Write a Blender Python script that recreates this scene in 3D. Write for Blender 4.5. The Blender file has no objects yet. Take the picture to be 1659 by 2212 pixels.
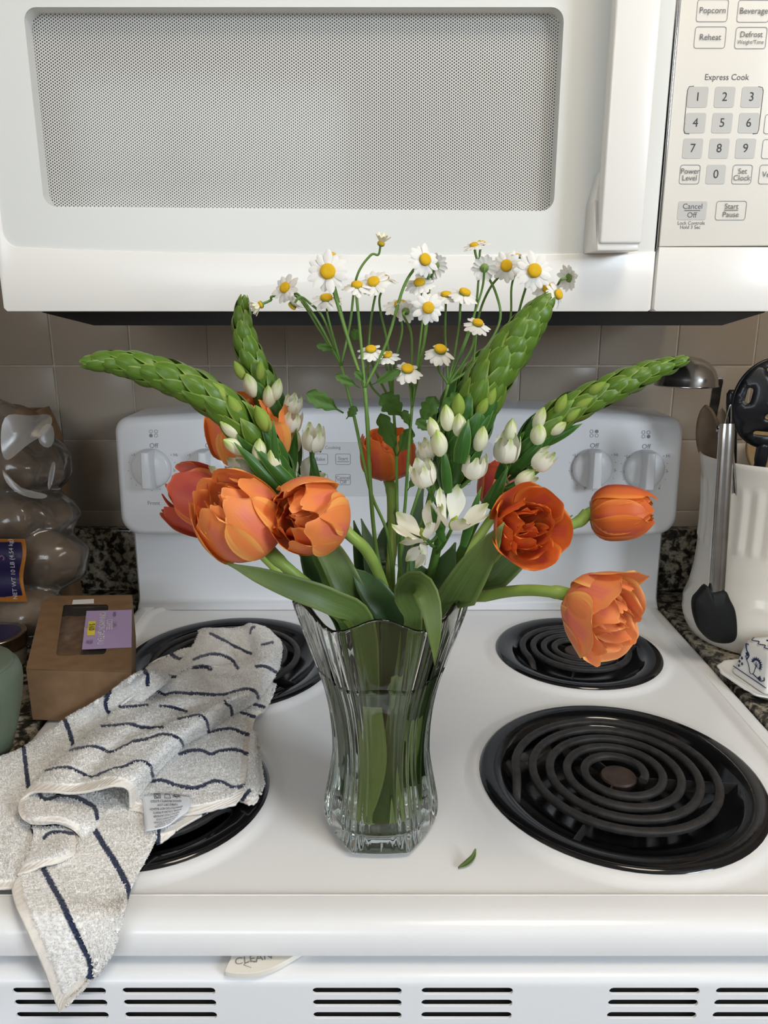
import bpy, bmesh, math, random
import numpy as np
from mathutils import Vector, Matrix, Euler, Quaternion, noise as mnoise

# ------------------------------------------------------------------ camera, world, lights, exposure
SC = bpy.context.scene
COL = SC.collection
W_PX, H_PX, F_PX = 1659, 2212, 1661.0
PITCH = math.radians(15.0)
CAM = Vector((-0.02, 0.0, 0.42))          # the cooktop surface is z = 0, the wall is at y = 1.13
cd = bpy.data.cameras.new('camera')
cam = bpy.data.objects.new('camera', cd)
COL.objects.link(cam)
cam.location = CAM
cam.rotation_euler = (math.pi / 2 - PITCH, 0, 0)
cd.sensor_fit = 'VERTICAL'
cd.sensor_height = 24.0
cd.lens = F_PX / H_PX * 24.0
cd.clip_start = 0.01
SC.camera = cam

SC.view_settings.view_transform = 'Standard'
SC.view_settings.look = 'None'
SC.view_settings.exposure = -0.06
SC.view_settings.gamma = 1.0
SC.view_settings.use_curve_mapping = False
SC.cycles.max_bounces = 24
SC.cycles.transmission_bounces = 20
SC.cycles.transparent_max_bounces = 16

wd = bpy.data.worlds.new('world')
SC.world = wd
wd.use_nodes = True
_bg = wd.node_tree.nodes['Background']
_bg.inputs[0].default_value = (0.72, 0.82, 1.0, 1)
_bg.inputs[1].default_value = 1.0

def area_light(name, loc, target, sx, sy, energy, color):
    l = bpy.data.lights.new(name, 'AREA')
    l.shape = 'RECTANGLE'; l.size = sx; l.size_y = sy
    l.energy = energy; l.color = color
    o = bpy.data.objects.new(name, l); COL.objects.link(o)
    o.location = loc
    d = Vector(target) - Vector(loc)
    o.rotation_euler = d.to_track_quat('-Z', 'Y').to_euler()
    return o

# daylight through the two windows behind the camera, and a warm ceiling lamp (built in its own builder)
area_light('daylight_window_1', (-0.95, -2.37, 0.97), (-0.6, 0, 0.1), 1.6, 0.85, 31, (0.84, 0.93, 1.0))
area_light('daylight_window_2', (1.97, -1.22, 0.99), (0.1, 0.3, 0.1), 0.9, 0.7, 66, (0.80, 0.90, 1.0))

# ------------------------------------------------------------------ pixel <-> world measuring helpers
SP, CP = math.sin(PITCH), math.cos(PITCH)
def ray(px, py):
    a = (px - W_PX / 2) / F_PX; b = (py - H_PX / 2) / F_PX
    return Vector((a, CP - b * SP, -SP - b * CP))     # forward + right*a - up*b
def P(px, py, y):                                      # the point of that sight line at depth y
    d = ray(px, py); return CAM + d * (y / d.y)
def G(px, py, z=0.0):                                  # ... at height z
    d = ray(px, py); return CAM + d * ((z - CAM.z) / d.z)
def m_per_px(p):
    return ((p.y - CAM.y) * CP - (p.z - CAM.z) * SP) / F_PX

# ------------------------------------------------------------------ object helpers
def link(o, parent=None, loc=None):
    COL.objects.link(o)
    if parent is not None:
        o.parent = parent
        if parent.get('_root'):
            o.matrix_parent_inverse = Matrix.Translation(-parent.location)
    return o
def thing(name, label, cat, loc, group=None):
    o = bpy.data.objects.new(name, None); COL.objects.link(o)
    o.empty_display_size = 0.02
    o.location = Vector(loc); o['_root'] = True
    o['label'] = label; o['category'] = cat
    if group: o['group'] = group
    return o
def tag(o, label=None, cat=None, group=None, kind=None):
    if label: o['label'] = label
    if cat: o['category'] = cat
    if group: o['group'] = group
    if kind: o['kind'] = kind
    return o
def mesh_data(name, verts, faces, mat=None, smooth=True, uvs=None, mats=None, fmat=None):
    me = bpy.data.meshes.new(name)
    me.from_pydata([tuple(v) for v in verts], [], [tuple(f) for f in faces])
    if mats:
        for m in mats: me.materials.append(m)
        if fmat is not None: me.polygons.foreach_set('material_index', np.array(fmat, dtype=np.int32))
    elif mat: me.materials.append(mat)
    if smooth: me.polygons.foreach_set('use_smooth', [True] * len(me.polygons))
    if uvs is not None:
        uvl = me.uv_layers.new(name='UVMap')
        li = np.empty(len(me.loops), dtype=np.int32); me.loops.foreach_get('vertex_index', li)
        uvl.data.foreach_set('uv', np.asarray(uvs, dtype=np.float32)[li].ravel())
    me.update()
    return me
def obj(name, verts, faces, mat, parent=None, smooth=True, uvs=None, **k):
    return link(bpy.data.objects.new(name, mesh_data(name, verts, faces, mat, smooth, uvs, **k)), parent)
def from_bm(name, bm, mat, parent=None, smooth=False, angle=None):
    me = bpy.data.meshes.new(name); bm.to_mesh(me); bm.free()
    if mat: me.materials.append(mat)
    if smooth or angle:
        me.polygons.foreach_set('use_smooth', [True] * len(me.polygons))
    o = link(bpy.data.objects.new(name, me), parent)
    if angle: me.set_sharp_from_angle(angle=angle)
    return o
def inst(name, me, M, parent):                        # an object of shared mesh data, M = world matrix
    o = bpy.data.objects.new(name, me); COL.objects.link(o)
    o.parent = parent
    if parent.get('_root'): o.matrix_parent_inverse = Matrix.Translation(-parent.location)
    o.matrix_basis = M
    return o
def sub(name, me, M, parent):                         # ... M local to the parent part
    o = bpy.data.objects.new(name, me); COL.objects.link(o)
    o.parent = parent; o.matrix_basis = M
    return o
def solidify(o, t, off=0.0):
    m = o.modifiers.new('solid', 'SOLIDIFY'); m.thickness = t; m.offset = off
    return o

def box_bm(x0, x1, y0, y1, z0, z1, bev=0.0, seg=2, bm=None):
    nb = bmesh.new()
    bmesh.ops.create_cube(nb, size=1.0)
    for v in nb.verts:
        v.co = Vector(((x0 + x1) / 2 + v.co.x * (x1 - x0), (y0 + y1) / 2 + v.co.y * (y1 - y0), (z0 + z1) / 2 + v.co.z * (z1 - z0)))
    if bev > 0:
        bmesh.ops.bevel(nb, geom=list(nb.edges), offset=bev, segments=seg, profile=0.5, affect='EDGES')
    if bm is None: return nb
    me = bpy.data.meshes.new('tmp'); nb.to_mesh(me); nb.free(); bm.from_mesh(me); bpy.data.meshes.remove(me)
    return bm
def box(name, x0, x1, y0, y1, z0, z1, mat, parent=None, bev=0.0, seg=2):
    bm = box_bm(x0, x1, y0, y1, z0, z1, bev, seg)
    return from_bm(name, bm, mat, parent, smooth=bev > 0, angle=math.radians(40) if bev > 0 else None)
def loft(loops, closed=True, cap0=False, cap1=False):
    """loops: list of equal-length point lists -> verts, faces"""
    n = len(loops[0]); vs = [p for l in loops for p in l]; fs = []
    for i in range(len(loops) - 1):
        for j in range(n if closed else n - 1):
            k = (j + 1) % n
            fs.append((i * n + j, i * n + k, (i + 1) * n + k, (i + 1) * n + j))
    if cap0: fs.append(tuple(reversed(range(n))))
    if cap1: fs.append(tuple((len(loops) - 1) * n + j for j in range(n)))
    return vs, fs
def rrect(x0, x1, y0, y1, r, n=6):
    pts = []
    for cx, cy, a0 in ((x1 - r, y1 - r, 0), (x0 + r, y1 - r, 90), (x0 + r, y0 + r, 180), (x1 - r, y0 + r, 270)):
        for i in range(n + 1):
            a = math.radians(a0 + 90 * i / n)
            pts.append((cx + r * math.cos(a), cy + r * math.sin(a)))
    return pts
def circle(cx, cy, r, n=48, a0=0.0):
    return [(cx + r * math.cos(a0 + 2 * math.pi * i / n), cy + r * math.sin(a0 + 2 * math.pi * i / n)) for i in range(n)]
def fill_bm(outer, holes, to3d, bm=None):
    """flat region with holes, triangulated"""
    bm = bm or bmesh.new(); edges = []
    for lp in [outer] + holes:
        vs = [bm.verts.new(to3d(p)) for p in lp]
        for i in range(len(vs)): edges.append(bm.edges.new((vs[i], vs[(i + 1) % len(vs)])))
    bmesh.ops.triangle_fill(bm, use_beauty=True, edges=edges)
    return bm
def lathe(name, prof, cx, cy, mat, parent=None, n=48, cap=True, z0=0.0, smooth_angle=40):
    loops = [[(cx + r * math.cos(2 * math.pi * i / n), cy + r * math.sin(2 * math.pi * i / n), z0 + z) for i in range(n)] for r, z in prof]
    vs, fs = loft(loops, True, cap, cap)
    o = obj(name, vs, fs, mat, parent)
    o.data.set_sharp_from_angle(angle=math.radians(smooth_angle))
    return o
def frames(pts):
    """tangent/normal/binormal per point by parallel transport"""
    T = []
    for i in range(len(pts)):
        a = pts[max(0, i - 1)]; b = pts[min(len(pts) - 1, i + 1)]
        T.append((b - a).normalized())
    up = Vector((0, 0, 1)) if abs(T[0].z) < 0.9 else Vector((0, 1, 0))
    n = (up - T[0] * up.dot(T[0])).normalized(); out = []
    for t in T:
        n = (n - t * n.dot(t)).normalized()
        out.append((t, n, t.cross(n)))
    return out
def tube_geo(pts, radii, n=8, cap=True):
    pts = [Vector(p) for p in pts]
    if not hasattr(radii, '__len__'): radii = [radii] * len(pts)
    loops = []
    for p, r, (t, a, b) in zip(pts, radii, frames(pts)):
        loops.append([p + (a * math.cos(2 * math.pi * j / n) + b * math.sin(2 * math.pi * j / n)) * r for j in range(n)])
    return loft(loops, True, cap, cap)
def tube(name, pts, radii, mat, parent=None, n=8):
    vs, fs = tube_geo(pts, radii, n)
    return obj(name, vs, fs, mat, parent)
def catmull(pts, per=8, closed=False):
    pts = [Vector(p) for p in pts]; out = []; n = len(pts)
    for i in range(n if closed else n - 1):
        p0 = pts[(i - 1) % n] if closed or i > 0 else pts[0] * 2 - pts[1]
        p1 = pts[i]; p2 = pts[(i + 1) % n]
        p3 = pts[(i + 2) % n] if closed or i + 2 < n else pts[-1] * 2 - pts[-2]
        for k in range(per):
            t = k / per
            out.append(0.5 * ((2 * p1) + (p2 - p0) * t + (2 * p0 - 5 * p1 + 4 * p2 - p3) * t * t + (3 * p1 - p0 - 3 * p2 + p3) * t ** 3))
    if not closed: out.append(pts[-1].copy())
    return out
def resample(pts, n):
    d = [0.0]
    for a, b in zip(pts, pts[1:]): d.append(d[-1] + (b - a).length)
    out = []; j = 0
    for i in range(n):
        s = d[-1] * i / (n - 1)
        while j < len(d) - 2 and d[j + 1] < s: j += 1
        k = (s - d[j]) / max(1e-9, d[j + 1] - d[j]); out.append(pts[j].lerp(pts[j + 1], min(1, max(0, k))))
    return out
def merge(geos):
    vs, fs = [], []
    for v, f in geos:
        o = len(vs); vs += list(v); fs += [tuple(i + o for i in q) for q in f]
    return vs, fs

_fontcache = {}
def text_mesh(s, size, align='CENTER', spacing=1.0, extrude=0.0):
    key = (s, size, align, spacing, extrude)
    if key not in _fontcache:
        cu = bpy.data.curves.new('t', 'FONT'); cu.body = s; cu.size = size; cu.align_x = align; cu.align_y = 'CENTER'
        cu.space_character = spacing; cu.resolution_u = 3; cu.extrude = extrude
        o = bpy.data.objects.new('t', cu); COL.objects.link(o)
        dg = bpy.context.evaluated_depsgraph_get(); dg.update()
        me = bpy.data.meshes.new_from_object(o.evaluated_get(dg))
        bpy.data.objects.remove(o); bpy.data.curves.remove(cu)
        _fontcache[key] = me
    return _fontcache[key]
WALL_M = Matrix.Rotation(math.pi / 2, 4, 'X')          # text lying in xy -> upright, facing -y
def text(s, size, M, mat, parent=None, name='lettering', bold=0.0, **k):
    me = text_mesh(s, size, **k).copy()
    me.materials.clear(); me.materials.append(mat)
    o = bpy.data.objects.new(name, me); COL.objects.link(o)
    if parent is not None:
        o.parent = parent
        if parent.get('_root'): o.matrix_parent_inverse = Matrix.Translation(-parent.location)
    o.matrix_basis = M
    return o

# ------------------------------------------------------------------ materials
def nodes_of(m):
    nt = m.node_tree
    return nt, nt.nodes, nt.links, nt.nodes['Principled BSDF']
def new_mat(name, color=(0.8, 0.8, 0.8), rough=0.5, spec=0.5, metal=0.0, coat=0.0, sss=0.0, trans=0.0, ior=1.45):
    m = bpy.data.materials.new(name); m.use_nodes = True
    b = m.node_tree.nodes['Principled BSDF']
    b.inputs['Base Color'].default_value = (*color, 1)
    b.inputs['Roughness'].default_value = rough
    b.inputs['Specular IOR Level'].default_value = spec
    b.inputs['Metallic'].default_value = metal
    b.inputs['Coat Weight'].default_value = coat
    b.inputs['Coat Roughness'].default_value = 0.08
    b.inputs['Transmission Weight'].default_value = trans
    b.inputs['IOR'].default_value = ior
    if sss:
        b.inputs['Subsurface Weight'].default_value = sss
        b.inputs['Subsurface Radius'].default_value = (0.004, 0.002, 0.001)
        b.inputs['Subsurface Scale'].default_value = 1.0
    return m
def nd(nt, t, **k):
    n = nt.nodes.new(t)
    for a, v in k.items(): setattr(n, a, v)
    return n
def ramp(nt, fac, stops, interp='LINEAR'):
    r = nt.nodes.new('ShaderNodeValToRGB'); e = r.color_ramp; e.interpolation = interp
    while len(e.elements) < len(stops): e.elements.new(0.5)
    for el, (p, c) in zip(e.elements, stops): el.position = p; el.color = (*c, 1)
    nt.links.new(fac, r.inputs[0]); return r.outputs[0]
def tex_noise(nt, scale, detail=3, rough=0.5, coord='Object', dist=0.0):
    tc = nt.nodes.new('ShaderNodeTexCoord'); n = nt.nodes.new('ShaderNodeTexNoise')
    n.inputs['Scale'].default_value = scale; n.inputs['Detail'].default_value = detail; n.inputs['Roughness'].default_value = rough
    n.inputs['Distortion'].default_value = dist
    nt.links.new(tc.outputs[coord], n.inputs['Vector']); return n.outputs['Fac']
def mixc(nt, fac, a, b, mode='MIX'):
    n = nt.nodes.new('ShaderNodeMix'); n.data_type = 'RGBA'; n.blend_type = mode
    for idx, v in ((0, fac), (6, a), (7, b)):
        if hasattr(v, 'is_linked') or hasattr(v, 'links'): nt.links.new(v, n.inputs[idx])
        elif idx == 0: n.inputs[0].default_value = v
        else: n.inputs[idx].default_value = (*v, 1)
    return n.outputs[2]
def math_n(nt, op, a, b=None, clamp=False):
    n = nt.nodes.new('ShaderNodeMath'); n.operation = op; n.use_clamp = clamp
    for i, v in enumerate((a, b)):
        if v is None: continue
        if hasattr(v, 'links'): nt.links.new(v, n.inputs[i])
        else: n.inputs[i].default_value = v
    return n.outputs[0]
def bump(m, height, strength=0.3, dist=0.001):
    nt, n, l, b = nodes_of(m)
    bp = nt.nodes.new('ShaderNodeBump'); bp.inputs['Strength'].default_value = strength; bp.inputs['Distance'].default_value = dist
    l.new(height, bp.inputs['Height']); l.new(bp.outputs[0], b.inputs['Normal'])
    return m
def noisy(name, c1, c2, scale, rough=0.5, spec=0.5, detail=4, bump_s=0.0, bump_d=0.0005, coat=0.0, metal=0.0, bscale=None):
    m = new_mat(name, c1, rough, spec, metal, coat)
    nt, n, l, b = nodes_of(m)
    f = tex_noise(nt, scale, detail)
    l.new(ramp(nt, f, [(0.3, c1), (0.7, c2)]), b.inputs['Base Color'])
    if bump_s: bump(m, tex_noise(nt, bscale or scale, detail), bump_s, bump_d)
    return m
def translucent_mix(m, color_socket, w):
    """adds a share of light passing through thin tissue"""
    nt, n, l, b = nodes_of(m)
    t = nt.nodes.new('ShaderNodeBsdfTranslucent'); mx = nt.nodes.new('ShaderNodeMixShader')
    mx.inputs[0].default_value = w
    if hasattr(color_socket, 'links'): l.new(color_socket, t.inputs[0])
    else: t.inputs[0].default_value = (*color_socket, 1)
    out = [x for x in nt.nodes if x.type == 'OUTPUT_MATERIAL'][0]
    l.new(b.outputs[0], mx.inputs[1]); l.new(t.outputs[0], mx.inputs[2]); l.new(mx.outputs[0], out.inputs[0])
    return m
def film_mat(name, color, gloss=0.12, opacity=0.1, rough=0.08):
    """thin clear film: mostly lets light straight through, mirrors a little, a share of milky film"""
    m = bpy.data.materials.new(name); m.use_nodes = True
    nt = m.node_tree; b = nt.nodes['Principled BSDF']; l = nt.links
    b.inputs['Base Color'].default_value = (*color, 1); b.inputs['Roughness'].default_value = 0.35
    tr = nt.nodes.new('ShaderNodeBsdfTransparent'); gl = nt.nodes.new('ShaderNodeBsdfGlossy'); gl.inputs['Roughness'].default_value = rough
    m1 = nt.nodes.new('ShaderNodeMixShader'); m2 = nt.nodes.new('ShaderNodeMixShader')
    fr = nt.nodes.new('ShaderNodeFresnel'); fr.inputs[0].default_value = 1.45
    g = math_n(nt, 'MULTIPLY', fr.outputs[0], gloss / 0.12, clamp=True)
    m1.inputs[0].default_value = opacity
    l.new(tr.outputs[0], m1.inputs[1]); l.new(b.outputs[0], m1.inputs[2])
    l.new(g, m2.inputs[0]); l.new(m1.outputs[0], m2.inputs[1]); l.new(gl.outputs[0], m2.inputs[2])
    out = [x for x in nt.nodes if x.type == 'OUTPUT_MATERIAL'][0]
    l.new(m2.outputs[0], out.inputs[0])
    return m

M = {}
M['enamel'] = noisy('white_enamel', (0.80, 0.80, 0.80), (0.83, 0.83, 0.83), 6, 0.22, 0.5, 2)
M['enamel_cool'] = noisy('white_painted_metal', (0.78, 0.79, 0.81), (0.81, 0.82, 0.84), 5, 0.28, 0.5, 2)
M['mw_white'] = noisy('white_microwave_plastic', (0.83, 0.81, 0.77), (0.86, 0.84, 0.80), 4, 0.25, 0.5, 2)
M['mw_glass'] = noisy('pale_backprinted_glass', (0.72, 0.73, 0.705), (0.75, 0.755, 0.73), 3, 0.32, 0.3, 2)
M['mw_panel'] = noisy('ivory_control_panel', (0.80, 0.765, 0.695), (0.83, 0.795, 0.73), 4, 0.25, 0.5, 2)
M['print_grey'] = new_mat('grey_print', (0.10, 0.10, 0.11), 0.5)
M['print_mid'] = new_mat('mid_grey_print', (0.25, 0.25, 0.26), 0.5)
M['print_black'] = new_mat('black_print', (0.02, 0.02, 0.025), 0.5)
M['print_red'] = new_mat('faded_red_print', (0.55, 0.28, 0.28), 0.5)
M['key_grey'] = new_mat('grey_key_print', (0.52, 0.505, 0.475), 0.35)
M['black_metal'] = new_mat('black_metal', (0.012, 0.013, 0.015), 0.35)
M['slot_shade'] = new_mat('slot_shade_black', (0.01, 0.01, 0.01), 0.7)
M['pan_black'] = new_mat('black_porcelain', (0.006, 0.006, 0.007), 0.10, 0.6)
M['coil'] = noisy('oxidised_coil', (0.018, 0.017, 0.017), (0.036, 0.033, 0.032), 120, 0.5, 0.3, 4)
M['coil_hub'] = noisy('brown_coil_hub', (0.03, 0.02, 0.017), (0.06, 0.038, 0.03), 90, 0.5, 0.4, 4)
M['chrome'] = new_mat('chrome', (0.62, 0.62, 0.62), 0.12, 0.5, 1.0)
M['steel'] = noisy('brushed_steel', (0.42, 0.41, 0.40), (0.55, 0.54, 0.53), 30, 0.2, 0.5, 2, metal=1.0)
M['ivory_plastic'] = noisy('ivory_plastic', (0.74, 0.70, 0.62), (0.80, 0.76, 0.68), 60, 0.4)
M['grout'] = noisy('grout', (0.50, 0.44, 0.37), (0.58, 0.52, 0.44), 60, 0.8, bump_s=0.3)
M['tile'] = noisy('cream_glazed_tile', (0.38, 0.325, 0.265), (0.42, 0.36, 0.295), 9, 0.25, 0.2, 3, bump_s=0.25, bump_d=0.0015, bscale=14)
M['wall'] = noisy('cream_wall_paint', (0.36, 0.32, 0.27), (0.39, 0.35, 0.30), 3, 0.8)
M['ceiling'] = new_mat('ceiling_white', (0.52, 0.49, 0.45), 0.9)
M['floor'] = noisy('oak_floor', (0.22, 0.14, 0.08), (0.32, 0.21, 0.12), 5, 0.5)
def granite():
    m = new_mat('speckled_granite', (0.3, 0.28, 0.24), 0.18, 0.5)
    nt, n, l, b = nodes_of(m)
    a = ramp(nt, tex_noise(nt, 85, 3, 0.55, dist=0.3), [(0.40, (0.018, 0.016, 0.014)), (0.47, (0.09, 0.075, 0.055)), (0.52, (0.29, 0.255, 0.19)), (0.70, (0.44, 0.40, 0.32))])
    c = ramp(nt, tex_noise(nt, 210, 3, 0.5), [(0.35, (0.25, 0.22, 0.18)), (0.5, (1, 1, 1))])
    l.new(mixc(nt, 0.7, a, c, 'MULTIPLY'), b.inputs['Base Color'])
    return m
M['granite'] = granite()
def mesh_screen():
    m = new_mat('perforated_screen', (0.7, 0.7, 0.7), 0.7, 0.15)
    nt, n, l, b = nodes_of(m)
    tc = nt.nodes.new('ShaderNodeTexCoord'); sx = nt.nodes.new('ShaderNodeSeparateXYZ'); l.new(tc.outputs['Object'], sx.inputs[0])
    px_, pz_ = 0.00383, 0.00252                          # staggered rows of holes
    def lattice(ox, oz):
        x = math_n(nt, 'MULTIPLY', math_n(nt, 'SUBTRACT', math_n(nt, 'FRACT', math_n(nt, 'ADD', math_n(nt, 'DIVIDE', sx.outputs[0], px_), 100 + ox)), 0.5), px_ / pz_)
        z = math_n(nt, 'SUBTRACT', math_n(nt, 'FRACT', math_n(nt, 'ADD', math_n(nt, 'DIVIDE', sx.outputs[2], pz_), 100 + oz)), 0.5)
        return math_n(nt, 'ADD', math_n(nt, 'MULTIPLY', x, x), math_n(nt, 'MULTIPLY', z, z))
    d = math_n(nt, 'SQRT', math_n(nt, 'MINIMUM', lattice(0, 0), lattice(0.5, 0.5)))
    l.new(ramp(nt, d, [(0.24, (0.035, 0.032, 0.03)), (0.33, (0.74, 0.72, 0.675))]), b.inputs['Base Color'])
    return m
M['screen'] = mesh_screen()
M['clear_pane'] = film_mat('clear_pane', (0.8, 0.8, 0.8), 0.03, 0.02, 0.12)
# ------------------------------------------------------------------ room
ZF, ZC = -0.915, 1.52
YW = 1.13
struct = lambda o: tag(o, kind='structure')
struct(box('floor', -1.95, 1.95, -2.35, YW + 0.1, ZF - 0.05, ZF, M['floor']))
struct(box('ceiling', -1.95, 1.95, -2.35, YW + 0.1, ZC, ZC + 0.05, M['ceiling']))
# back wall: grout bed with every tile on it
wb = box('wall_back', -1.95, 1.95, YW + 0.0018, YW + 0.1, ZF, ZC, M['grout']); struct(wb)
TW, TH = 0.1125, 0.109
tile_bm = box_bm(-TW / 2 + 0.0013, TW / 2 - 0.0013, 0, 0.01, -TH / 2 + 0.0013, TH / 2 - 0.0013, 0.0012, 2)
tile_me = bpy.data.meshes.new('tile'); tile_bm.to_mesh(tile_me); tile_bm.free()
tile_me.materials.append(M['tile']); tile_me.polygons.foreach_set('use_smooth', [True] * len(tile_me.polygons))
tile_me.set_sharp_from_angle(angle=math.radians(60))
rt = random.Random(4)
for i in range(-7, 9):
    for j in range(-3, 2):
        if j == 1: pass
        x = -0.273 + (i + 0.5) * TW; z = 0.336 + (j + 0.5) * TH
        if z < 0.05: continue
        o = inst('tile', tile_me, Matrix.Translation((x, YW + rt.uniform(-0.0004, 0.0004), z)) @ Euler((rt.uniform(-.004, .004), 0, rt.uniform(-.004, .004))).to_matrix().to_4x4(), wb)
def wall_with_hole(name, axis, pos, a0, a1, z0, z1, hole, mat, th):
    """axis 'x': wall in the plane x = pos running along y; 'y': plane y = pos running along x"""
    h0, h1, hz0, hz1 = hole
    bm = bmesh.new()
    for (p0, p1, q0, q1) in ((a0, h0, z0, z1), (h1, a1, z0, z1), (h0, h1, z0, hz0), (h0, h1, hz1, z1)):
        if axis == 'x': box_bm(min(pos, pos + th), max(pos, pos + th), p0, p1, q0, q1, bm=bm)
        else: box_bm(p0, p1, min(pos, pos + th), max(pos, pos + th), q0, q1, bm=bm)
    return struct(from_bm(name, bm, mat))
wall_with_hole('wall_front', 'y', -2.25, -1.95, 1.95, ZF, ZC, (-1.75, -0.15, 0.52, 1.42), M['wall'], -0.1)
wall_with_hole('wall_right', 'x', 1.85, -2.35, YW + 0.1, ZF, ZC, (-1.74, -0.70, 0.56, 1.42), M['wall'], 0.1)
struct(box('shade_partition_left', -0.74, -0.66, -0.25, YW + 0.003, ZF, ZC, M['wall']))  # unseen partition, added to keep window light off the left corner
struct(box('shade_partition_right', 0.86, 0.94, 0.30, YW + 0.003, ZF, ZC, M['wall']))  # added out of view to block window light from the right-hand tiles
struct(box('wall_left', -1.95, -1.85, -2.35, YW + 0.1, ZF, ZC, M['wall']))
def window(name, axis, pos, h0, h1, z0, z1, th):
    bm = bmesh.new(); w = 0.045
    def bx(p0, p1, q0, q1, t0, t1):
        if axis == 'x': box_bm(pos + t0, pos + t1, p0, p1, q0, q1, bm=bm)
        else: box_bm(p0, p1, pos + t0, pos + t1, q0, q1, bm=bm)
    s = 1 if th > 0 else -1
    t = sorted((0.02 * s, 0.06 * s))
    for p0, p1, q0, q1 in ((h0, h0 + w, z0, z1), (h1 - w, h1, z0, z1), (h0, h1, z0, z0 + w), (h0, h1, z1 - w, z1),
                           ((h0 + h1) / 2 - .015, (h0 + h1) / 2 + .015, z0, z1), (h0, h1, (z0 + z1) / 2 - .02, (z0 + z1) / 2 + .02)):
        bx(p0, p1, q0, q1, *t)
    f = struct(from_bm(name, bm, M['ceiling']))
    bm = bmesh.new(); t = sorted((0.038 * s, 0.042 * s)); bx(h0, h1, z0, z1, *t)
    from_bm('pane', bm, M['clear_pane'], f)
window('window_1', 'y', -2.25, -1.75, -0.15, 0.52, 1.42, -0.1)
window('window_2', 'x', 1.85, -1.74, -0.70, 0.56, 1.42, 0.1)

# warm ceiling lamp, behind the camera to the right
def ceiling_lamp(x, y):
    t = thing('ceiling_lamp', 'round opal glass ceiling lamp glowing warm above the stove front', 'lamp', (x, y, ZC))
    lathe('base', [(0.0, 0), (0.29, 0), (0.29, -0.025), (0.0, -0.025)], x, y, M['steel'], t, z0=ZC)
    gm = new_mat('lit_opal_glass', (0.9, 0.85, 0.75), 0.4)
    b = gm.node_tree.nodes['Principled BSDF']; b.inputs['Emission Color'].default_value = (1, 0.88, 0.72, 1); b.inputs['Emission Strength'].default_value = LAMP_STRENGTH
    lathe('shade', [(0.0, -0.024), (0.28, -0.024), (0.265, -0.06), (0.19, -0.09), (0.09, -0.105), (0.0, -0.108)], x, y, gm, t, z0=ZC)
LAMP_STRENGTH = 14.0
ceiling_lamp(0.38, -0.02)

# ------------------------------------------------------------------ counters, splashes, cabinets
def counter(side, x0, x1, label_c, label_b, label_cab):
    tag(box('countertop', x0, x1, 0.44, YW, -0.035, -0.003, M['granite'], bev=0.004), label_c, 'countertop')
    tag(box('backsplash_slab', x0, x1, YW - 0.022, YW + 0.002, -0.002, 0.095, M['granite'], bev=0.002), label_b, 'backsplash')
    t = thing('base_cabinet', label_cab, 'cabinet', ((x0 + x1) / 2, 0.8, ZF))
    box('body', x0, x1, 0.50, YW, ZF + 0.09, -0.036, M['cab'], t)
    box('plinth', x0, x1, 0.56, YW, ZF, ZF + 0.09, M['cab'], t)
    w = (x1 - x0) / 2
    for k in range(2):
        d = box('door', x0 + k * w + 0.004, x0 + (k + 1) * w - 0.004, 0.48, 0.499, ZF + 0.1, -0.19, M['cab'], t, bev=0.003)
        box('handle', x0 + (k + .5) * w - 0.05, x0 + (k + .5) * w + 0.05, 0.455, 0.48, -0.235, -0.222, M['steel'], d, bev=0.003)
        d = box('drawer', x0 + k * w + 0.004, x0 + (k + 1) * w - 0.004, 0.48, 0.499, -0.18, -0.045, M['cab'], t, bev=0.003)
        box('handle', x0 + (k + .5) * w - 0.05, x0 + (k + .5) * w + 0.05, 0.455, 0.48, -0.118, -0.105, M['steel'], d, bev=0.003)
M['cab'] = noisy('cream_cabinet_paint', (0.62, 0.57, 0.48), (0.66, 0.61, 0.52), 4, 0.4)
counter('left', -0.6595, -0.3815, 'speckled granite countertop under the potatoes and brown box', 'upright granite splash strip behind the potato bag', 'cream base cabinet under the counter with the potatoes')
counter('right', 0.3815, 0.8595, 'speckled granite countertop under the white utensil crock', 'upright granite splash strip beside the white crock', 'cream base cabinet under the counter with the crock')

# ------------------------------------------------------------------ electric range
RG = thing('electric_range', 'white electric coil range under the vase and towel', 'stove', (0, 0.75, ZF))
BURN = [(-0.226, 0.60, 0.1025, 'small'), (-0.21, 0.866, 0.128, 'big'), (0.197, 0.624, 0.128, 'big'), (0.224, 0.891, 0.1025, 'small')]
box('body', -0.372, 0.372, 0.475, 1.11, ZF + 0.02, -0.035, M['enamel_cool'], RG)
ZI = -0.004
rl = [(0.345, 0.482, 1.036, ZI, 0.03), (0.349, 0.478, 1.039, ZI + 0.0008, 0.032), (0.353, 0.4765, 1.042, -0.0006, 0.034), (0.357, 0.4755, 1.044, 0.0, 0.03), (0.358, 0.4748, 1.045, -0.0012, 0.028),
      (0.359, 0.474, 1.046, 0.0, 0.026), (0.369, 0.463, 1.052, 0.0, 0.014), (0.3735, 0.455, 1.055, -0.0012, 0.014), (0.3765, 0.449, 1.057, -0.0045, 0.013), (0.378, 0.446, 1.058, -0.0095, 0.012),
      (0.378, 0.4455, 1.058, -0.024, 0.012), (0.377, 0.447, 1.058, -0.027, 0.012), (0.365, 0.475, 1.05, -0.0275, 0.01)]
loops = [[(p[0], p[1], z) for p in rrect(-hx, hx, y0, y1, r, 8)] for hx, y0, y1, z, r in rl]
vs, fs = loft(loops)
bm = bmesh.new()
bv = [bm.verts.new(v) for v in vs]
for f in fs: bm.faces.new([bv[i] for i in f])
inner = [v[:2] for v in loops[0]]
NB = 72
holes = [circle(x, y, r + 0.016, NB) for x, y, r, _ in BURN]
fill_bm(inner, holes, lambda p: (p[0], p[1], ZI), bm)
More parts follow.
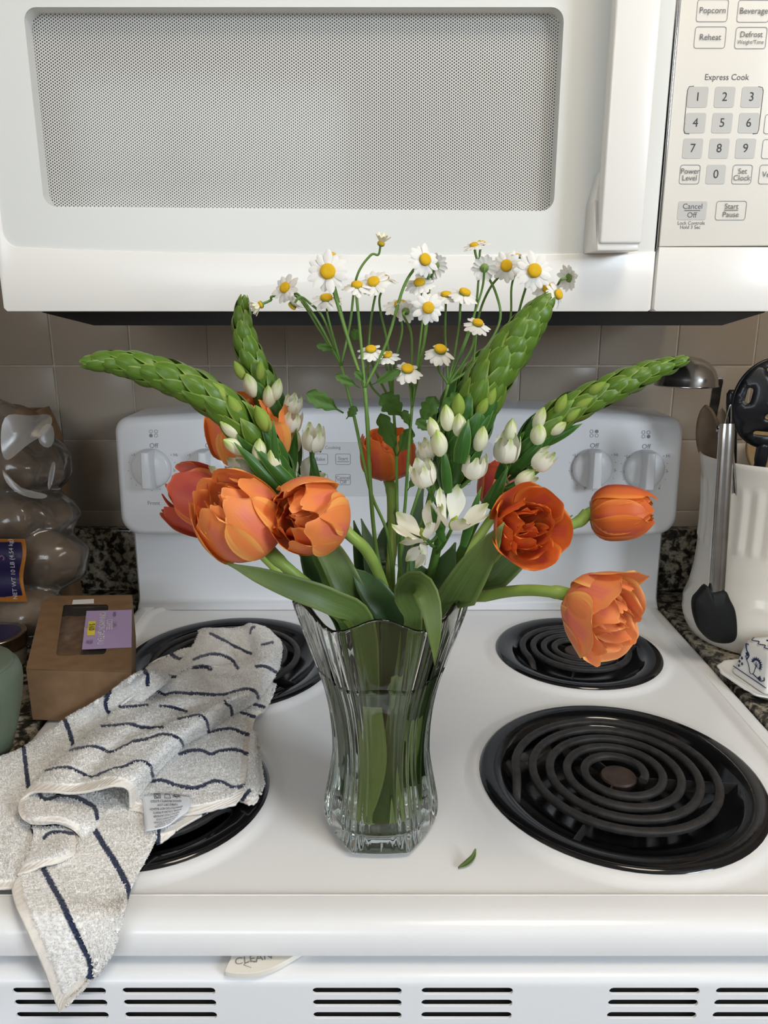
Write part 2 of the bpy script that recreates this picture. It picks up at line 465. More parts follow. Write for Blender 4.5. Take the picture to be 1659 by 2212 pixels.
for x, y, r, _ in BURN:                               # raised collar around each pan
    prof = [(r + 0.016, ZI), (r + 0.011, ZI + 0.0006), (r + 0.007, ZI + 0.0024), (r + 0.003, ZI + 0.0036), (r - 0.004, ZI + 0.0036), (r - 0.006, ZI - 0.012)]
    vs2, fs2 = loft([[(px, py, z) for px, py in circle(x, y, rr, NB)] for rr, z in prof])
    b2 = [bm.verts.new(v) for v in vs2]
    for f in fs2: bm.faces.new([b2[i] for i in f])
bmesh.ops.remove_doubles(bm, verts=bm.verts, dist=0.00005)
bmesh.ops.recalc_face_normals(bm, faces=bm.faces)
from_bm('cooktop', bm, M['enamel'], RG, angle=math.radians(35))
def burner(x, y, r, size, rot):
    n = 72
    prof = [(r - 0.006, -0.0015), (r, 0.0), (r - 0.0015, 0.0022), (r - 0.004, 0.003), (r - 0.019, 0.0012), (r - 0.022, -0.001), (r - 0.030, -0.012), (r * 0.55, -0.021), (0.02, -0.024), (0.0, -0.024)]
    loops = [[(px, py, z) for px, py in circle(x, y, max(rr, 0.0005), n)] for rr, z in prof]
    vs, fs = loft(loops)
    pan = obj('drip_pan', vs, fs, M['pan_black'], RG); pan.data.set_sharp_from_angle(angle=math.radians(50))
    pan['label'] = {('small', True): 'small black drip pan under the towel', ('big', True): 'large black drip pan behind the towel', ('big', False): 'large black drip pan with bare coil', ('small', False): 'small black drip pan below the drooping tulip'}[(size, x < 0)]
    # the coil: flattened tube wound as a spiral
    turns = 4.6 if size == 'big' else 3.6
    rmax = r - 0.033; rmin = 0.022
    N = int(turns * 44); pts = []
    for i in range(N + 1):
        s = i / N
        a = rot + 2 * math.pi * turns * s
        rr = rmin + (rmax - rmin) * s
        pts.append(Vector((x + rr * math.cos(a), y + rr * math.sin(a), 0.0035)))
    pts = [pts[0] + Vector((0, 0, -0.012))] + pts
    last = pts[-1]; dirv = (last - Vector((x, y, last.z))).normalized(); tang = Vector((-dirv.y, dirv.x, 0))
    pts += [last + tang * 0.012 + dirv * 0.002 + Vector((0, 0, -0.002)), last + tang * 0.022 + dirv * 0.004 + Vector((0, 0, -0.012))]
    prof2 = [(-0.0040, 0.0006), (-0.0030, 0.0021), (0.0030, 0.0021), (0.0040, 0.0006), (0.0034, -0.0026), (0, -0.0036), (-0.0034, -0.0026)]
    loops = []
    for p, (t, _, _) in zip(pts, frames(pts)):
        th = Vector((t.x, t.y, 0)).normalized(); sd = Vector((th.y, -th.x, 0))
        loops.append([p + sd * a + Vector((0, 0, b)) for a, b in prof2])
    vs, fs = loft(loops, True, True, True)
    o = obj('coil', vs, fs, M['coil'], pan); o.data.set_sharp_from_angle(angle=math.radians(60))
    lathe('coil_hub', [(0.0, -0.006), (0.015, -0.006), (0.0165, -0.001), (0.0155, 0.0008), (0.012, 0.0014), (0.0, 0.0018)], x, y, M['coil_hub'], pan, n=32)
    geos = []
    for k in range(3):
        a = rot + 0.5 + k * 2 * math.pi / 3; d = Vector((math.cos(a), math.sin(a), 0)); s = Vector((-d.y, d.x, 0)) * 0.0007
        c = Vector((x, y, 0)); lo, hi = -0.012, -0.0008
        q = [c + d * 0.012, c + d * (r - 0.022)]
        vs = [q[0] - s + Vector((0, 0, lo)), q[1] - s + Vector((0, 0, lo)), q[1] - s + Vector((0, 0, hi)), q[0] - s + Vector((0, 0, hi))]
        vs += [v + s * 2 for v in vs]
        geos.append((vs, [(0, 1, 2, 3), (7, 6, 5, 4), (0, 4, 5, 1), (1, 5, 6, 2), (2, 6, 7, 3), (3, 7, 4, 0)]))
    vs, fs = merge(geos)
    obj('coil_support', vs, fs, M['coil'], pan, smooth=False)
for (x, y, r, s), rot in zip(BURN, (2.0, 1.0, -0.6, -0.3)): burner(x, y, r, s, rot)

# backguard
def outline_panel(hx, z0, z1, arch, rb, rtp, n=8, nt=24):
    pts = []
    for i in range(n + 1):                             # bottom right corner
        a = math.radians(-90 + 90 * i / n); pts.append((hx - rb + rb * math.cos(a), z0 + rb + rb * math.sin(a)))
    for i in range(n + 1):
        a = math.radians(90 * i / n); pts.append((hx - rtp + rtp * math.cos(a), z1 - rtp + rtp * math.sin(a)))
    for i in range(1, nt):
        s = 1 - 2 * i / nt; pts.append((s * (hx - rtp), z1 + arch * (1 - s * s)))
    for i in range(n + 1):
        a = math.radians(90 + 90 * i / n); pts.append((-hx + rtp + rtp * math.cos(a), z1 - rtp + rtp * math.sin(a)))
    for i in range(n + 1):
        a = math.radians(180 + 90 * i / n); pts.append((-hx + rb + rb * math.cos(a), z0 + rb + rb * math.sin(a)))
    return pts
ZP0, ZP1 = 0.118, 0.278
YP = 1.0
def tilt(z): return (z - ZP0) * 0.06                  # the face leans back a little
prof = [(0.0, 0.0), (0.0035, 0.0011), (0.0075, 0.0055), (0.009, 0.011), (0.009, 0.10)]
loops = []
for ins, dy in prof:
    g = ins - 0.009
    loops.append([(x, YP + dy + tilt(z), z) for x, z in outline_panel(0.378 + g, ZP0 - g, ZP1 + g, 0.014, 0.026, 0.02)])
vs, fs = loft(loops, True, True, True)
o = obj('backguard', vs, fs, M['enamel_cool'], RG); o.data.set_sharp_from_angle(angle=math.radians(45))
# lower riser, a smooth cove between cooktop and panel
prof = [(1.034, -0.003), (1.037, 0.0005), (1.040, 0.004), (1.043, 0.012), (1.0445, 0.03), (1.046, 0.09), (1.047, 0.121), (1.11, 0.121), (1.11, -0.02)]
loops = [[(x, y, z) for y, z in prof] for x in (-0.376, -0.373, 0.373, 0.376)]
for lp, dy in ((0, 0.004), (3, 0.004)): loops[lp] = [(x, y + dy if i < 7 else y, z) for i, (x, y, z) in enumerate(loops[lp])]
vs, fs = loft(loops, False); n = len(prof)
fs += [tuple(range(n)), tuple(reversed(range(3 * n, 4 * n)))]
o = obj('backguard_riser', vs, fs, M['enamel_cool'], RG); o.data.set_sharp_from_angle(angle=math.radians(50))
def face_y(z): return YP + tilt(z)
def on_panel(px, py, off=0.0):                         # a point measured on the backguard face
    y = YP
    for _ in range(4):
        p = P(px, py, y); y = face_y(p.z) - off
    return P(px, py, y)
TILT_M = Matrix.Rotation(-math.atan(0.06), 4, 'X')
def panel_text(s, px, py, hpx, mat, parent, **k):
    p = on_panel(px, py, 0.0004)
    return text(s, hpx * m_per_px(p) * 1.1, Matrix.Translation(p) @ TILT_M @ WALL_M, mat, parent, **k)
def outline_geo(w, h, r, t):
    a = rrect(-w / 2, w / 2, -h / 2, h / 2, r, 5); b = rrect(-w / 2 + t, w / 2 - t, -h / 2 + t, h / 2 - t, max(r - t, 0.0001), 5)
    n = len(a)
    return [(x, y, 0) for x, y in a + b], [(i, (i + 1) % n, n + (i + 1) % n, n + i) for i in range(n)]
def plate(name, w, h, r, th, Mx, mat, parent):
    a = rrect(-w / 2, w / 2, -h / 2, h / 2, r, 5); e = min(0.0004, th * 0.5)
    loops = [[(x, y, 0) for x, y in a], [(x, y, th - e) for x, y in a], [(x * (1 - e / w * 2), y * (1 - e / h * 2), th) for x, y in a]]
    vs, fs = loft(loops, True, True, True)
    me = mesh_data(name, vs, fs, mat, smooth=False)
    return inst(name, me, Mx, parent)
# control inset in the middle
pa = on_panel(655, 955); pb = on_panel(1062, 1072)
Mi = Matrix.Translation(((pa.x + pb.x) / 2, face_y((pa.z + pb.z) / 2) , (pa.z + pb.z) / 2)) @ TILT_M @ WALL_M
M['inset'] = noisy('cool_grey_overlay', (0.66, 0.675, 0.69), (0.69, 0.70, 0.715), 5, 0.3)
cp = plate('control_overlay', pb.x - pa.x, pa.z - pb.z, 0.006, 0.0012, Mi, M['inset'], RG)
def overlay_key(px, py, w, h, lines, line_px=None, under=None, dot=False):
    p = on_panel(px, py, 0.0014); k = m_per_px(p)
    Mx = Matrix.Translation(p) @ TILT_M @ WALL_M
    vs, fs = outline_geo(w * k, h * k, 4 * k, 1.0 * k)
    o = inst('key', mesh_data('key', vs, fs, M['print_mid'], smooth=False), Mx, RG)
    for s, dy in lines:
        me = text_mesh(s, 10 * k * 1.1).copy(); me.materials.clear(); me.materials.append(M['print_mid'])
        sub('lettering', me, Matrix.Translation((0, -dy * k, 0.0001)), o)
    if under is not None:
        sub('underline', mesh_data('u', [(-13 * k, -under * k, 0.0001), (13 * k, -under * k, 0.0001), (13 * k, -(under - 1.3) * k, 0.0001), (-13 * k, -(under - 1.3) * k, 0.0001)], [(0, 1, 2, 3)], M['print_red' if len(lines) > 1 else 'print_mid']), Matrix.Identity(4), o)
    if dot:
        sub('indicator', mesh_data('d', [(x * k, y * k + (h / 2 + 5) * k, 0.0002) for x, y in circle(0, 0, 2.6, 10)], [tuple(range(10))], M['print_black']), Matrix.Identity(4), o)
overlay_key(692, 992, 33, 24, [('Bake', 0)], dot=True)
overlay_key(741, 992, 33, 24, [('Start', -1)], under=6)
overlay_key(692, 1036, 33, 24, [('Broil', 0)], dot=True)
overlay_key(741, 1036, 33, 24, [('Cancel', -4), ('Off', 6)], under=2)
for px, py in ((950, 992), (1000, 992), (950, 1036), (1000, 1036)): overlay_key(px, py, 33, 24, [('Timer' if px < 980 else 'Clock', 0)])
def ptxt(s, px, py, h):
    p = on_panel(px, py, 0.0014); text(s, h * m_per_px(p) * 1.1, Matrix.Translation(p) @ TILT_M @ WALL_M, M['print_mid'], RG)
ptxt('Cooking', 719, 967, 9)
# four knobs
def knob(px, py, label, filled, place):
    p = on_panel(px, py); k = m_per_px(p)
    Mx = Matrix.Translation(p) @ TILT_M @ WALL_M       # local z = out of the face
    r = 0.0265; n = 40
    prof = [(r, 0.0005), (r, 0.004), (r - 0.0012, 0.0062), (r - 0.004, 0.0078), (r * 0.5, 0.0105), (0.0005, 0.0112)]
    loops = [[(x, y, z) for x, y in circle(0, 0, rr, n)] for rr, z in prof]
    vs, fs = loft(loops, True, True, True)
    me = mesh_data('knob', vs, fs, M['enamel_cool']); me.set_sharp_from_angle(angle=math.radians(50))
    o = inst('knob', me, Mx, RG); o['label'] = label
    gl = []
    for z, wt, wb, h in ((0.006, 0.0078, 0.0078, 0.0262), (0.024, 0.0062, 0.0068, 0.0250), (0.0275, 0.0045, 0.0054, 0.0236)):
        gl.append([(-wb, -h, z), (wb, -h, z), (wt, h * 1.0, z), (-wt, h * 1.0, z)])
    vs, fs = loft(gl, True, True, True)
    bm = bmesh.new(); bv = [bm.verts.new(v) for v in vs]
    for f in fs: bm.faces.new([bv[i] for i in f])
    bmesh.ops.recalc_face_normals(bm, faces=bm.faces)
    bmesh.ops.bevel(bm, geom=list(bm.edges), offset=0.0012, segments=2, affect='EDGES', profile=0.5)
    g = bpy.data.meshes.new('grip'); bm.to_mesh(g); bm.free(); g.materials.append(M['enamel_cool'])
    g.polygons.foreach_set('use_smooth', [True] * len(g.polygons)); g.set_sharp_from_angle(angle=math.radians(40))
    sub('grip', g, Matrix.Identity(4), o)
    # printed dial: dots, words, burner picture
    dx = px + 5
    for s, ox, oy, h in (('Off', 0, -48, 13), ('Lo', -38, -27, 9), ('Hi', 47, -28, 9), ('8', -47, 6, 8), ('2', 44, 5, 8), ('6', -20, 42, 8), ('4', 28, 42, 8), (place, 0, 76, 11)):
        panel_text(s, dx + ox, py + oy, h, M['print_mid'], RG)
    vs, fs = [], []
    for i in range(13):
        a = math.radians(35 - 20.8 * i)
        q = on_panel(px + 1 + 51 * math.cos(a), py - 49 * math.sin(a), 0.0004); b = len(vs)
        for x, z in circle(0, 0, 1.0 * k, 6): vs.append((q.x + x, q.y + z * 0.06, q.z + z))
        fs.append(tuple(range(b, b + 6)))
    for i, (ox, oy) in enumerate(((-6, -79), (5, -79), (-6, -70), (5, -70))):
        q = on_panel(dx + ox, py + oy, 0.0004); b = len(vs)
        a_ = circle(0, 0, 3.9 * k, 14); b_ = circle(0, 0, (0.1 if i == filled else 3.0) * k, 14)
        for x, z in a_ + b_: vs.append((q.x + x, q.y + z * 0.06, q.z + z))
        fs += [(b + j, b + (j + 1) % 14, b + 14 + (j + 1) % 14, b + 14 + j) for j in range(14)]
    obj('dial_print', vs, fs, M['print_mid'], RG, smooth=False)['kind'] = 'stuff'
knob(327, 1011, 'first knob from the left, white with grip bar', 2, 'Front')
knob(447, 1011, 'white knob half hidden by the rear left tulip', 0, 'Rear')
knob(1279, 1011, 'third white knob, above the drooping tulip bud', 1, 'Rear')
knob(1391, 1013, 'white knob at the end nearest the crock', 3, 'Front')

# oven door with its vent slots, and the self-clean latch lever
YD = 0.437
slots = []
for row, zc_ in enumerate((-0.0475, -0.0580, -0.0690, -0.0800, -0.0910)):
    for a, b in ((-0.2825, -0.2163), (-0.205, -0.139), (-0.0706, -0.0074), (0.0064, 0.0712), (0.139, 0.203), (0.2144, 0.281)):
        sh = row * 0.0012 * (1 if a < -0.1 else (-1 if a > 0.1 else 0)) * 0.0
        slots.append((a + sh, b + sh, zc_))
def slot_loop(a, b, z, h, n=5):
    r = h / 2; pts = []
    for i in range(n + 1): t = math.radians(-90 + 180 * i / n); pts.append((b - r + r * math.cos(t), z + r * math.sin(t)))
    for i in range(n + 1): t = math.radians(90 + 180 * i / n); pts.append((a + r + r * math.cos(t), z + r * math.sin(t)))
    return pts
bm = bmesh.new()
ZD0 = -0.62
fill_bm([(-0.37, -0.100), (0.37, -0.100), (0.37, -0.0415), (-0.37, -0.0415)], [slot_loop(a, b, z, 0.0060) for a, b, z in slots], lambda p: (p[0], YD, p[1]), bm)
for a, b, z in slots:
    l0 = slot_loop(a, b, z, 0.0060); l1 = slot_loop(a, b, z, 0.0050)
    vs, fs = loft([[(x, YD, q) for x, q in l0], [(x, YD + 0.0010, q) for x, q in l1], [(x, YD + 0.0016, q) for x, q in l1]])
    bv = [bm.verts.new(v) for v in vs]
    for f in fs: bm.faces.new([bv[i] for i in f])
prof = [(YD, -0.0415), (YD + 0.0008, -0.0395), (YD + 0.003, -0.0372), (YD + 0.0065, -0.036), (YD + 0.012, -0.0355), (0.472, -0.0355), (0.472, ZD0), (YD, ZD0), (YD, -0.100)]
vs, fs = loft([[(x, y, z) for y, z in prof] for x in (-0.37, 0.37)], False)
bv = [bm.verts.new(v) for v in vs]
for f in fs: bm.faces.new([bv[i] for i in f])
bm.faces.new([bv[i] for i in range(9)]); bm.faces.new([bv[i] for i in range(17, 8, -1)])
bmesh.ops.remove_doubles(bm, verts=bm.verts, dist=0.00003)
bmesh.ops.recalc_face_normals(bm, faces=bm.faces)
door = from_bm('oven_door', bm, M['enamel_cool'], RG, angle=math.radians(40))
box('vent_shade_plate', -0.35, 0.35, YD + 0.007, YD + 0.009, -0.099, -0.043, M['slot_shade'], door)  # thin black plate, its colour stands in for the shade behind the slots
# door handle, its end post just enters the picture
pts = catmull([(-0.305, YD, -0.100), (-0.305, YD - 0.03, -0.098), (-0.302, YD - 0.048, -0.106), (-0.28, YD - 0.055, -0.112), (0.0, YD - 0.058, -0.114), (0.28, YD - 0.055, -0.112), (0.302, YD - 0.048, -0.106), (0.305, YD - 0.03, -0.098), (0.305, YD, -0.100)], 8)
tube('oven_handle', pts, 0.0115, M['enamel_cool'], door, 14)
box('storage_drawer', -0.37, 0.37, 0.44, 0.47, ZF + 0.03, -0.63, M['enamel_cool'], RG, bev=0.004)
# the latch lever
zl = -0.0305
tp = [G(x, y, zl) for x, y in ((488, 2098), (487, 2092), (497, 2072), (510, 2060), (600, 2040), (680, 2040), (655, 2053), (630, 2068), (600, 2085), (575, 2095), (548, 2101), (515, 2102))]
tp = [Vector((p.x, max(p.y, 0.4295), p.z)) for p in catmull(tp, 5, True)]
vs, fs = loft([[p - Vector((0, 0, 0.0042)) for p in tp], [p - Vector((0, 0, 0.0006)) for p in tp], [p.lerp(sum(tp, Vector()) / len(tp), 0.02) for p in tp]], True, True, True)
lv = obj('latch_lever', vs, fs, M['ivory_plastic'], RG, smooth=False); lv['label'] = 'ivory oven latch lever reading CLEAN'
pc = G(548, 2071, zl + 0.0002); kk = m_per_px(pc)
text('CLEAN', 26 * kk, Matrix.Translation(pc) @ Matrix.Rotation(0.22, 4, 'Z'), M['print_mid'], lv)
a0 = [G(x, y, zl + 0.0003) for x, y in ((535, 2078), (526, 2084), (543, 2090))]
vs, fs = merge([tube_geo(a0, 0.00022, 4), tube_geo([G(x, y, zl + 0.0003) for x, y in ((535, 2080), (535, 2077), (546, 2075))], 0.00022, 4), tube_geo([G(x, y, zl + 0.0003) for x, y in ((548, 2079), (556, 2075), (553, 2079))], 0.00022, 4)])
obj('arrow_print', vs, fs, M['print_mid'], lv)

# ------------------------------------------------------------------ microwave
YM = 0.742
MWX0, MWX1 = -0.375, 0.388
p_bot = P(840, 673, YM).z
MZ0 = p_bot; MZ1 = MZ0 + 0.42
MW = thing('microwave', 'white over-the-range microwave with perforated window above the flowers', 'microwave', (0, 0.93, MZ0))
def mp(px, py, y=YM): p = P(px, py, y); return p.x, p.z
XS = mp(1411, 640)[0]                                  # seam between the door and the control side
box('body', MWX0 + 0.002, MWX1 - 0.002, YM + 0.03, YW - 0.002, MZ0 + 0.006, MZ1, M['mw_white'], MW)
# door: frame with a gently smiling lower border, pale glass panel, recessed perforated window
wx0 = mp(92, 430)[0]; wx1 = mp(1198, 430)[0]; wz0 = mp(700, 457)[1]; wz1 = mp(640, 14)[1]
gx0 = mp(4, 500)[0]; gx1 = XS - 0.002; gz0 = mp(840, 551)[1]; gz1 = wz1 + 0.035
def smile(x):                                          # the border line lifts toward both sides
    c = mp(860, 550)[0]; return 0.0075 * min(1.0, ((x - c) / 0.36) ** 2)
# window hole
wl = rrect(wx0, wx1, wz0, wz1, 0.011, 6)
wl = [(x, z + smile(x) * 0.8 * (1 if z < (wz0 + wz1) / 2 else 0)) for x, z in wl]
ins = []
N1 = 24
gl_ = []
r = 0.014
for i in range(7): a = math.radians(180 + 15 * i); gl_.append((gx0 + r + r * math.cos(a), gz0 + r + r * math.sin(a) + smile(gx0 + r)))
for i in range(1, N1): x = gx0 + r + (gx1 - gx0 - r) * i / N1; gl_.append((x, gz0 + smile(x)))
gl_ += [(gx1, gz0 + smile(gx1)), (gx1, gz1), (gx0, gz1)]
bm = fill_bm(gl_, [wl], lambda p: (p[0], YM + 0.0015, p[1]))
vs, fs = loft([[(x, YM + 0.0015, z) for x, z in wl], [(x, YM + 0.017, z) for x, z in wl]])
bv = [bm.verts.new(v) for v in vs]
for f in fs: bm.faces.new([bv[i] for i in f])
bmesh.ops.remove_doubles(bm, verts=bm.verts, dist=0.00003)
bmesh.ops.recalc_face_normals(bm, faces=bm.faces)
dg_ = from_bm('door', bm, M['mw_glass'], MW, angle=math.radians(40)); dg_['label'] = 'door of pale glass with perforated window'
vs = [(wx0 - .01, YM + 0.0168, wz0 - .01), (wx1 + .01, YM + 0.0168, wz0 - .01), (wx1 + .01, YM + 0.0168, wz1 + .01), (wx0 - .01, YM + 0.0168, wz1 + .01)]
obj('perforated_screen', vs, [(0, 1, 2, 3)], M['screen'], dg_, smooth=False)
vs, fs = loft([[(x, YM + 0.0022, z) for x, z in wl], [(x, YM + 0.0030, z) for x, z in wl]], True, True, True)
obj('window_pane', vs, fs, M['clear_pane'], dg_, smooth=False)
# door surround below and left of the glass
bm = bmesh.new()
outer = [(MWX0, MZ0), (XS - 0.0008, MZ0), (XS - 0.0008, gz0 + smile(gx1))]
line = list(reversed(gl_[:-2]))
poly = [(MWX0, MZ1 - 0.005), (MWX0, MZ0 + 0.003), (MWX0 + 0.003, MZ0), (XS - 0.0035, MZ0), (XS - 0.0012, MZ0 + 0.002), (XS - 0.0012, gz0 + smile(gx1))] + line + [(gx0, MZ1 - 0.005)]
def extr(name, poly, y0, y1, mat, parent, bev=0.0012):
    bm = bmesh.new()
    v0 = [bm.verts.new((x, y0, z)) for x, z in poly]; f = bm.faces.new(v0)
    ex = bmesh.ops.extrude_face_region(bm, geom=[f])
    for v in [g for g in ex['geom'] if isinstance(g, bmesh.types.BMVert)]: v.co.y = y1
    bmesh.ops.recalc_face_normals(bm, faces=bm.faces)
    front = [e for e in bm.edges if all(abs(v.co.y - y0) < 1e-6 for v in e.verts)]
    if bev: bmesh.ops.bevel(bm, geom=front, offset=bev, segments=2, affect='EDGES', profile=0.5)
    return from_bm(name, bm, mat, parent, angle=math.radians(35))
extr('door_surround', poly, YM, YM + 0.03, M['mw_white'], dg_)
# handle
hx0 = mp(1294, 520, YM - 0.035)[0]; hx1 = mp(1386, 520, YM - 0.035)[0]; hz0 = mp(1340, 527, YM - 0.035)[1]
box('handle', hx0, hx1, YM - 0.037, YM - 0.020, hz0, MZ1 - 0.03, M['mw_white'], dg_, bev=0.0025, seg=3)
ex0 = mp(1271, 520, YM - 0.015)[0]
hp = [(ex0, hz0 - 0.004), (hx1 + 0.0005, hz0 - 0.0035), (hx1 + 0.0005, hz0 + 0.055), (hx0 + 0.004, hz0 + 0.062), (ex0 + 0.001, hz0 + 0.038)]
bm = bmesh.new()
lo = [(ex0, YM + 0.001, hz0 - 0.006), (ex0 + 0.002, YM - 0.022, hz0 - 0.006), (hx0 - 0.001, YM - 0.0345, hz0 - 0.0055), (hx1 - 0.002, YM - 0.0345, hz0 - 0.0055), (hx1, YM - 0.030, hz0 - 0.005), (hx1, YM + 0.001, hz0 - 0.005)]
mi_ = [(x, y, hz0 - 0.0006) for x, y, z in lo]; mi_[0] = (ex0 - 0.0005, lo[0][1], hz0); mi_[1] = (ex0 + 0.001, lo[1][1], hz0)
m2_ = [(x, y, hz0 + 0.036) for x, y, z in lo]; m2_[2] = (hx0, YM - 0.020, hz0 + 0.036); m2_[3] = (hx1 - 0.002, YM - 0.020, hz0 + 0.036); m2_[4] = (hx1, YM - 0.018, hz0 + 0.036)
hi = [(hx0 + 0.002, YM + 0.001, hz0 + 0.062), (hx0 + 0.002, YM - 0.018, hz0 + 0.062), (hx0 + 0.003, YM - 0.020, hz0 + 0.062), (hx1 - 0.002, YM - 0.020, hz0 + 0.062), (hx1, YM - 0.018, hz0 + 0.062), (hx1, YM + 0.001, hz0 + 0.062)]
mi_[2] = (hx0 - 0.001, YM - 0.0345, hz0 - 0.0008); mi_[3] = (hx1 - 0.002, YM - 0.0345, hz0 - 0.0008)
vs, fs = loft([lo, mi_, m2_, hi], True, True, True)
bv = [bm.verts.new(v) for v in vs]
for f in fs: bm.faces.new([bv[i] for i in f])
bmesh.ops.recalc_face_normals(bm, faces=bm.faces)
bmesh.ops.bevel(bm, geom=list(bm.edges), offset=0.0012, segments=2, affect='EDGES', profile=0.5)
from_bm('handle_foot', bm, M['mw_white'], dg_, angle=math.radians(40))
# chrome strip beside the seam, control side
extr('seam_strip', [(XS - 0.0008, gz0 + 0.006), (XS + 0.0012, gz0 + 0.006), (XS + 0.0012, MZ1 - 0.005), (XS - 0.0008, MZ1 - 0.005)], YM - 0.0004, YM + 0.03, M['chrome'], MW, 0.0004)
zcp = mp(1560, 532)[1]
extr('control_side', [(XS + 0.0016, MZ0 + 0.002), (XS + 0.004, MZ0), (MWX1 - 0.003, MZ0), (MWX1, MZ0 + 0.003), (MWX1, zcp - 0.0006), (XS + 0.0016, zcp - 0.0006)], YM, YM + 0.03, M['mw_white'], MW)
cpn = extr('control_panel', [(XS + 0.002, zcp), (MWX1 - 0.001, zcp + 0.001), (MWX1 - 0.001, MZ1 - 0.005), (XS + 0.002, MZ1 - 0.005)], YM + 0.0008, YM + 0.03, M['mw_panel'], MW, 0.0006)
YK = YM + 0.0005
def key(px, py, w, h, lines, style, bar=None, skew=0):
    p = P(px, py, YK); k = m_per_px(p); kz = k / CP * 1.0
    ang = 0.0
    Mx = Matrix.Translation(p) @ WALL_M
    W_, H_ = w * k, h * kz
    if style == 'solid':
        o = plate('key', W_, H_, 5 * k, 0.0003, Matrix.Translation(P(px, py, YM + 0.0008)) @ WALL_M, M['key_grey'], MW)
    else:
        vs, fs = outline_geo(W_, H_, 6 * k, 1.3 * k)
        o = inst('key', mesh_data('key', vs, fs, M['print_mid'], smooth=False), Mx, MW)
    for s, dy, hp_ in lines:
        me = text_mesh(s, hp_ * k * 1.12).copy(); me.materials.clear(); me.materials.append(M['print_black' if style == 'solid' and len(s) == 1 else 'print_grey'])
        sub('lettering', me, Matrix.Translation((0, -dy * kz, 0.0005)), o)
    if bar is not None:
        bw, dy = bar
        sub('dividing_line', mesh_data('u', [(-bw * k, -dy * kz, 0.0005), (bw * k, -dy * kz, 0.0005), (bw * k, -(dy - 1.5) * kz, 0.0005), (-bw * k, -(dy - 1.5) * kz, 0.0005)], [(0, 1, 2, 3)], M['print_grey']), Matrix.Identity(4), o)
key(1539, 23, 68, 42, [('Popcorn', 0, 15)], 'line')
key(1628, 24, 70, 42, [('Beverage', 0, 15)], 'line')
key(1534, 81, 68, 41, [('Reheat', 0, 15)], 'line')
key(1622, 82, 68, 41, [('Defrost', -6, 14), ('Weight/Time', 8, 9.6)], 'line')
for i, s in enumerate('123'): key(1507 + 58 * i, 210, 44, 40, [(s, 0, 22)], 'solid')
for i, s in enumerate('456'): key(1502 + 57.5 * i, 266, 44, 39, [(s, 0, 22)], 'solid')
for i, s in enumerate('789'): key(1496 + 57 * i, 321, 43, 39, [(s, 0, 22)], 'solid')
key(1490, 377, 44, 38, [('Power', -6, 14), ('Level', 7, 14)], 'line')
key(1546, 377, 42, 38, [('0', 0, 22)], 'solid')
key(1603, 377, 43, 38, [('Set', -6, 14), ('Clock', 7, 14)], 'line')
key(1661, 377, 43, 38, [('Vent', 0, 14)], 'line')
key(1667, 322, 42, 38, [], 'line')
key(1672, 268, 42, 38, [], 'line')
key(1495, 455, 63, 37, [('Cancel', -8, 14), ('Off', 9, 14)], 'solid', (17, 0.5))
key(1579, 455, 66, 38, [('Start', -8, 14), ('Pause', 8, 14)], 'line', (15, 0))
def mtext(s, px, py, h, mat='print_grey', **k):
    p = P(px, py, YK); text(s, h * m_per_px(p) * 1.12, Matrix.Translation(p) @ WALL_M, M[mat], MW, **k)
mtext('Express Cook', 1570, 167, 15)
mtext('Lock Controls', 1493, 482, 9); mtext('Hold 3 Sec', 1491, 491, 9)
# bracket around 1-6
br = []
for side, pts in (('l', [(1499, 186), (1489, 187), (1485, 195), (1477, 281), (1479, 288), (1489, 289)]), ('r', [(1638, 187), (1647, 189), (1649, 196), (1639, 281), (1636, 288), (1626, 289)])):
    br.append(tube_geo([P(x, y, YM + 0.0006) for x, y in pts], 0.0003, 5))
obj('bracket_print', *merge(br), M['print_grey'], MW)
# black vent tray under the microwave: seen as a dark strip below the white edge
zt = MZ0 - 0.0
loops = []
ya, yb = YM + 0.02, YW - 0.05
xa0, xa1 = mp(92, 680, ya)[0], mp(1652, 675, ya)[0]
yb2 = YM + 0.035
xb0, xb1 = mp(203, 700, yb2)[0], mp(1560, 697, yb2)[0]
zb = mp(800, 703, yb2)[1]
loops = [[(xa0, ya, MZ0 + 0.008), (xa1, ya, MZ0 + 0.008), (xa1, yb, MZ0 + 0.008), (xa0, yb, MZ0 + 0.008)], [(xa0, ya, MZ0 - 0.001), (xa1, ya, MZ0 - 0.001), (xa1, yb, MZ0 - 0.001), (xa0, yb, MZ0 - 0.001)],
         [(xb0, yb2, zb), (xb1, yb2, zb), (xb1, yb - 0.05, zb), (xb0, yb - 0.05, zb)]]
vs, fs = loft(loops, True, True, True)
obj('vent_tray', vs, fs, M['black_metal'], MW, smooth=False)
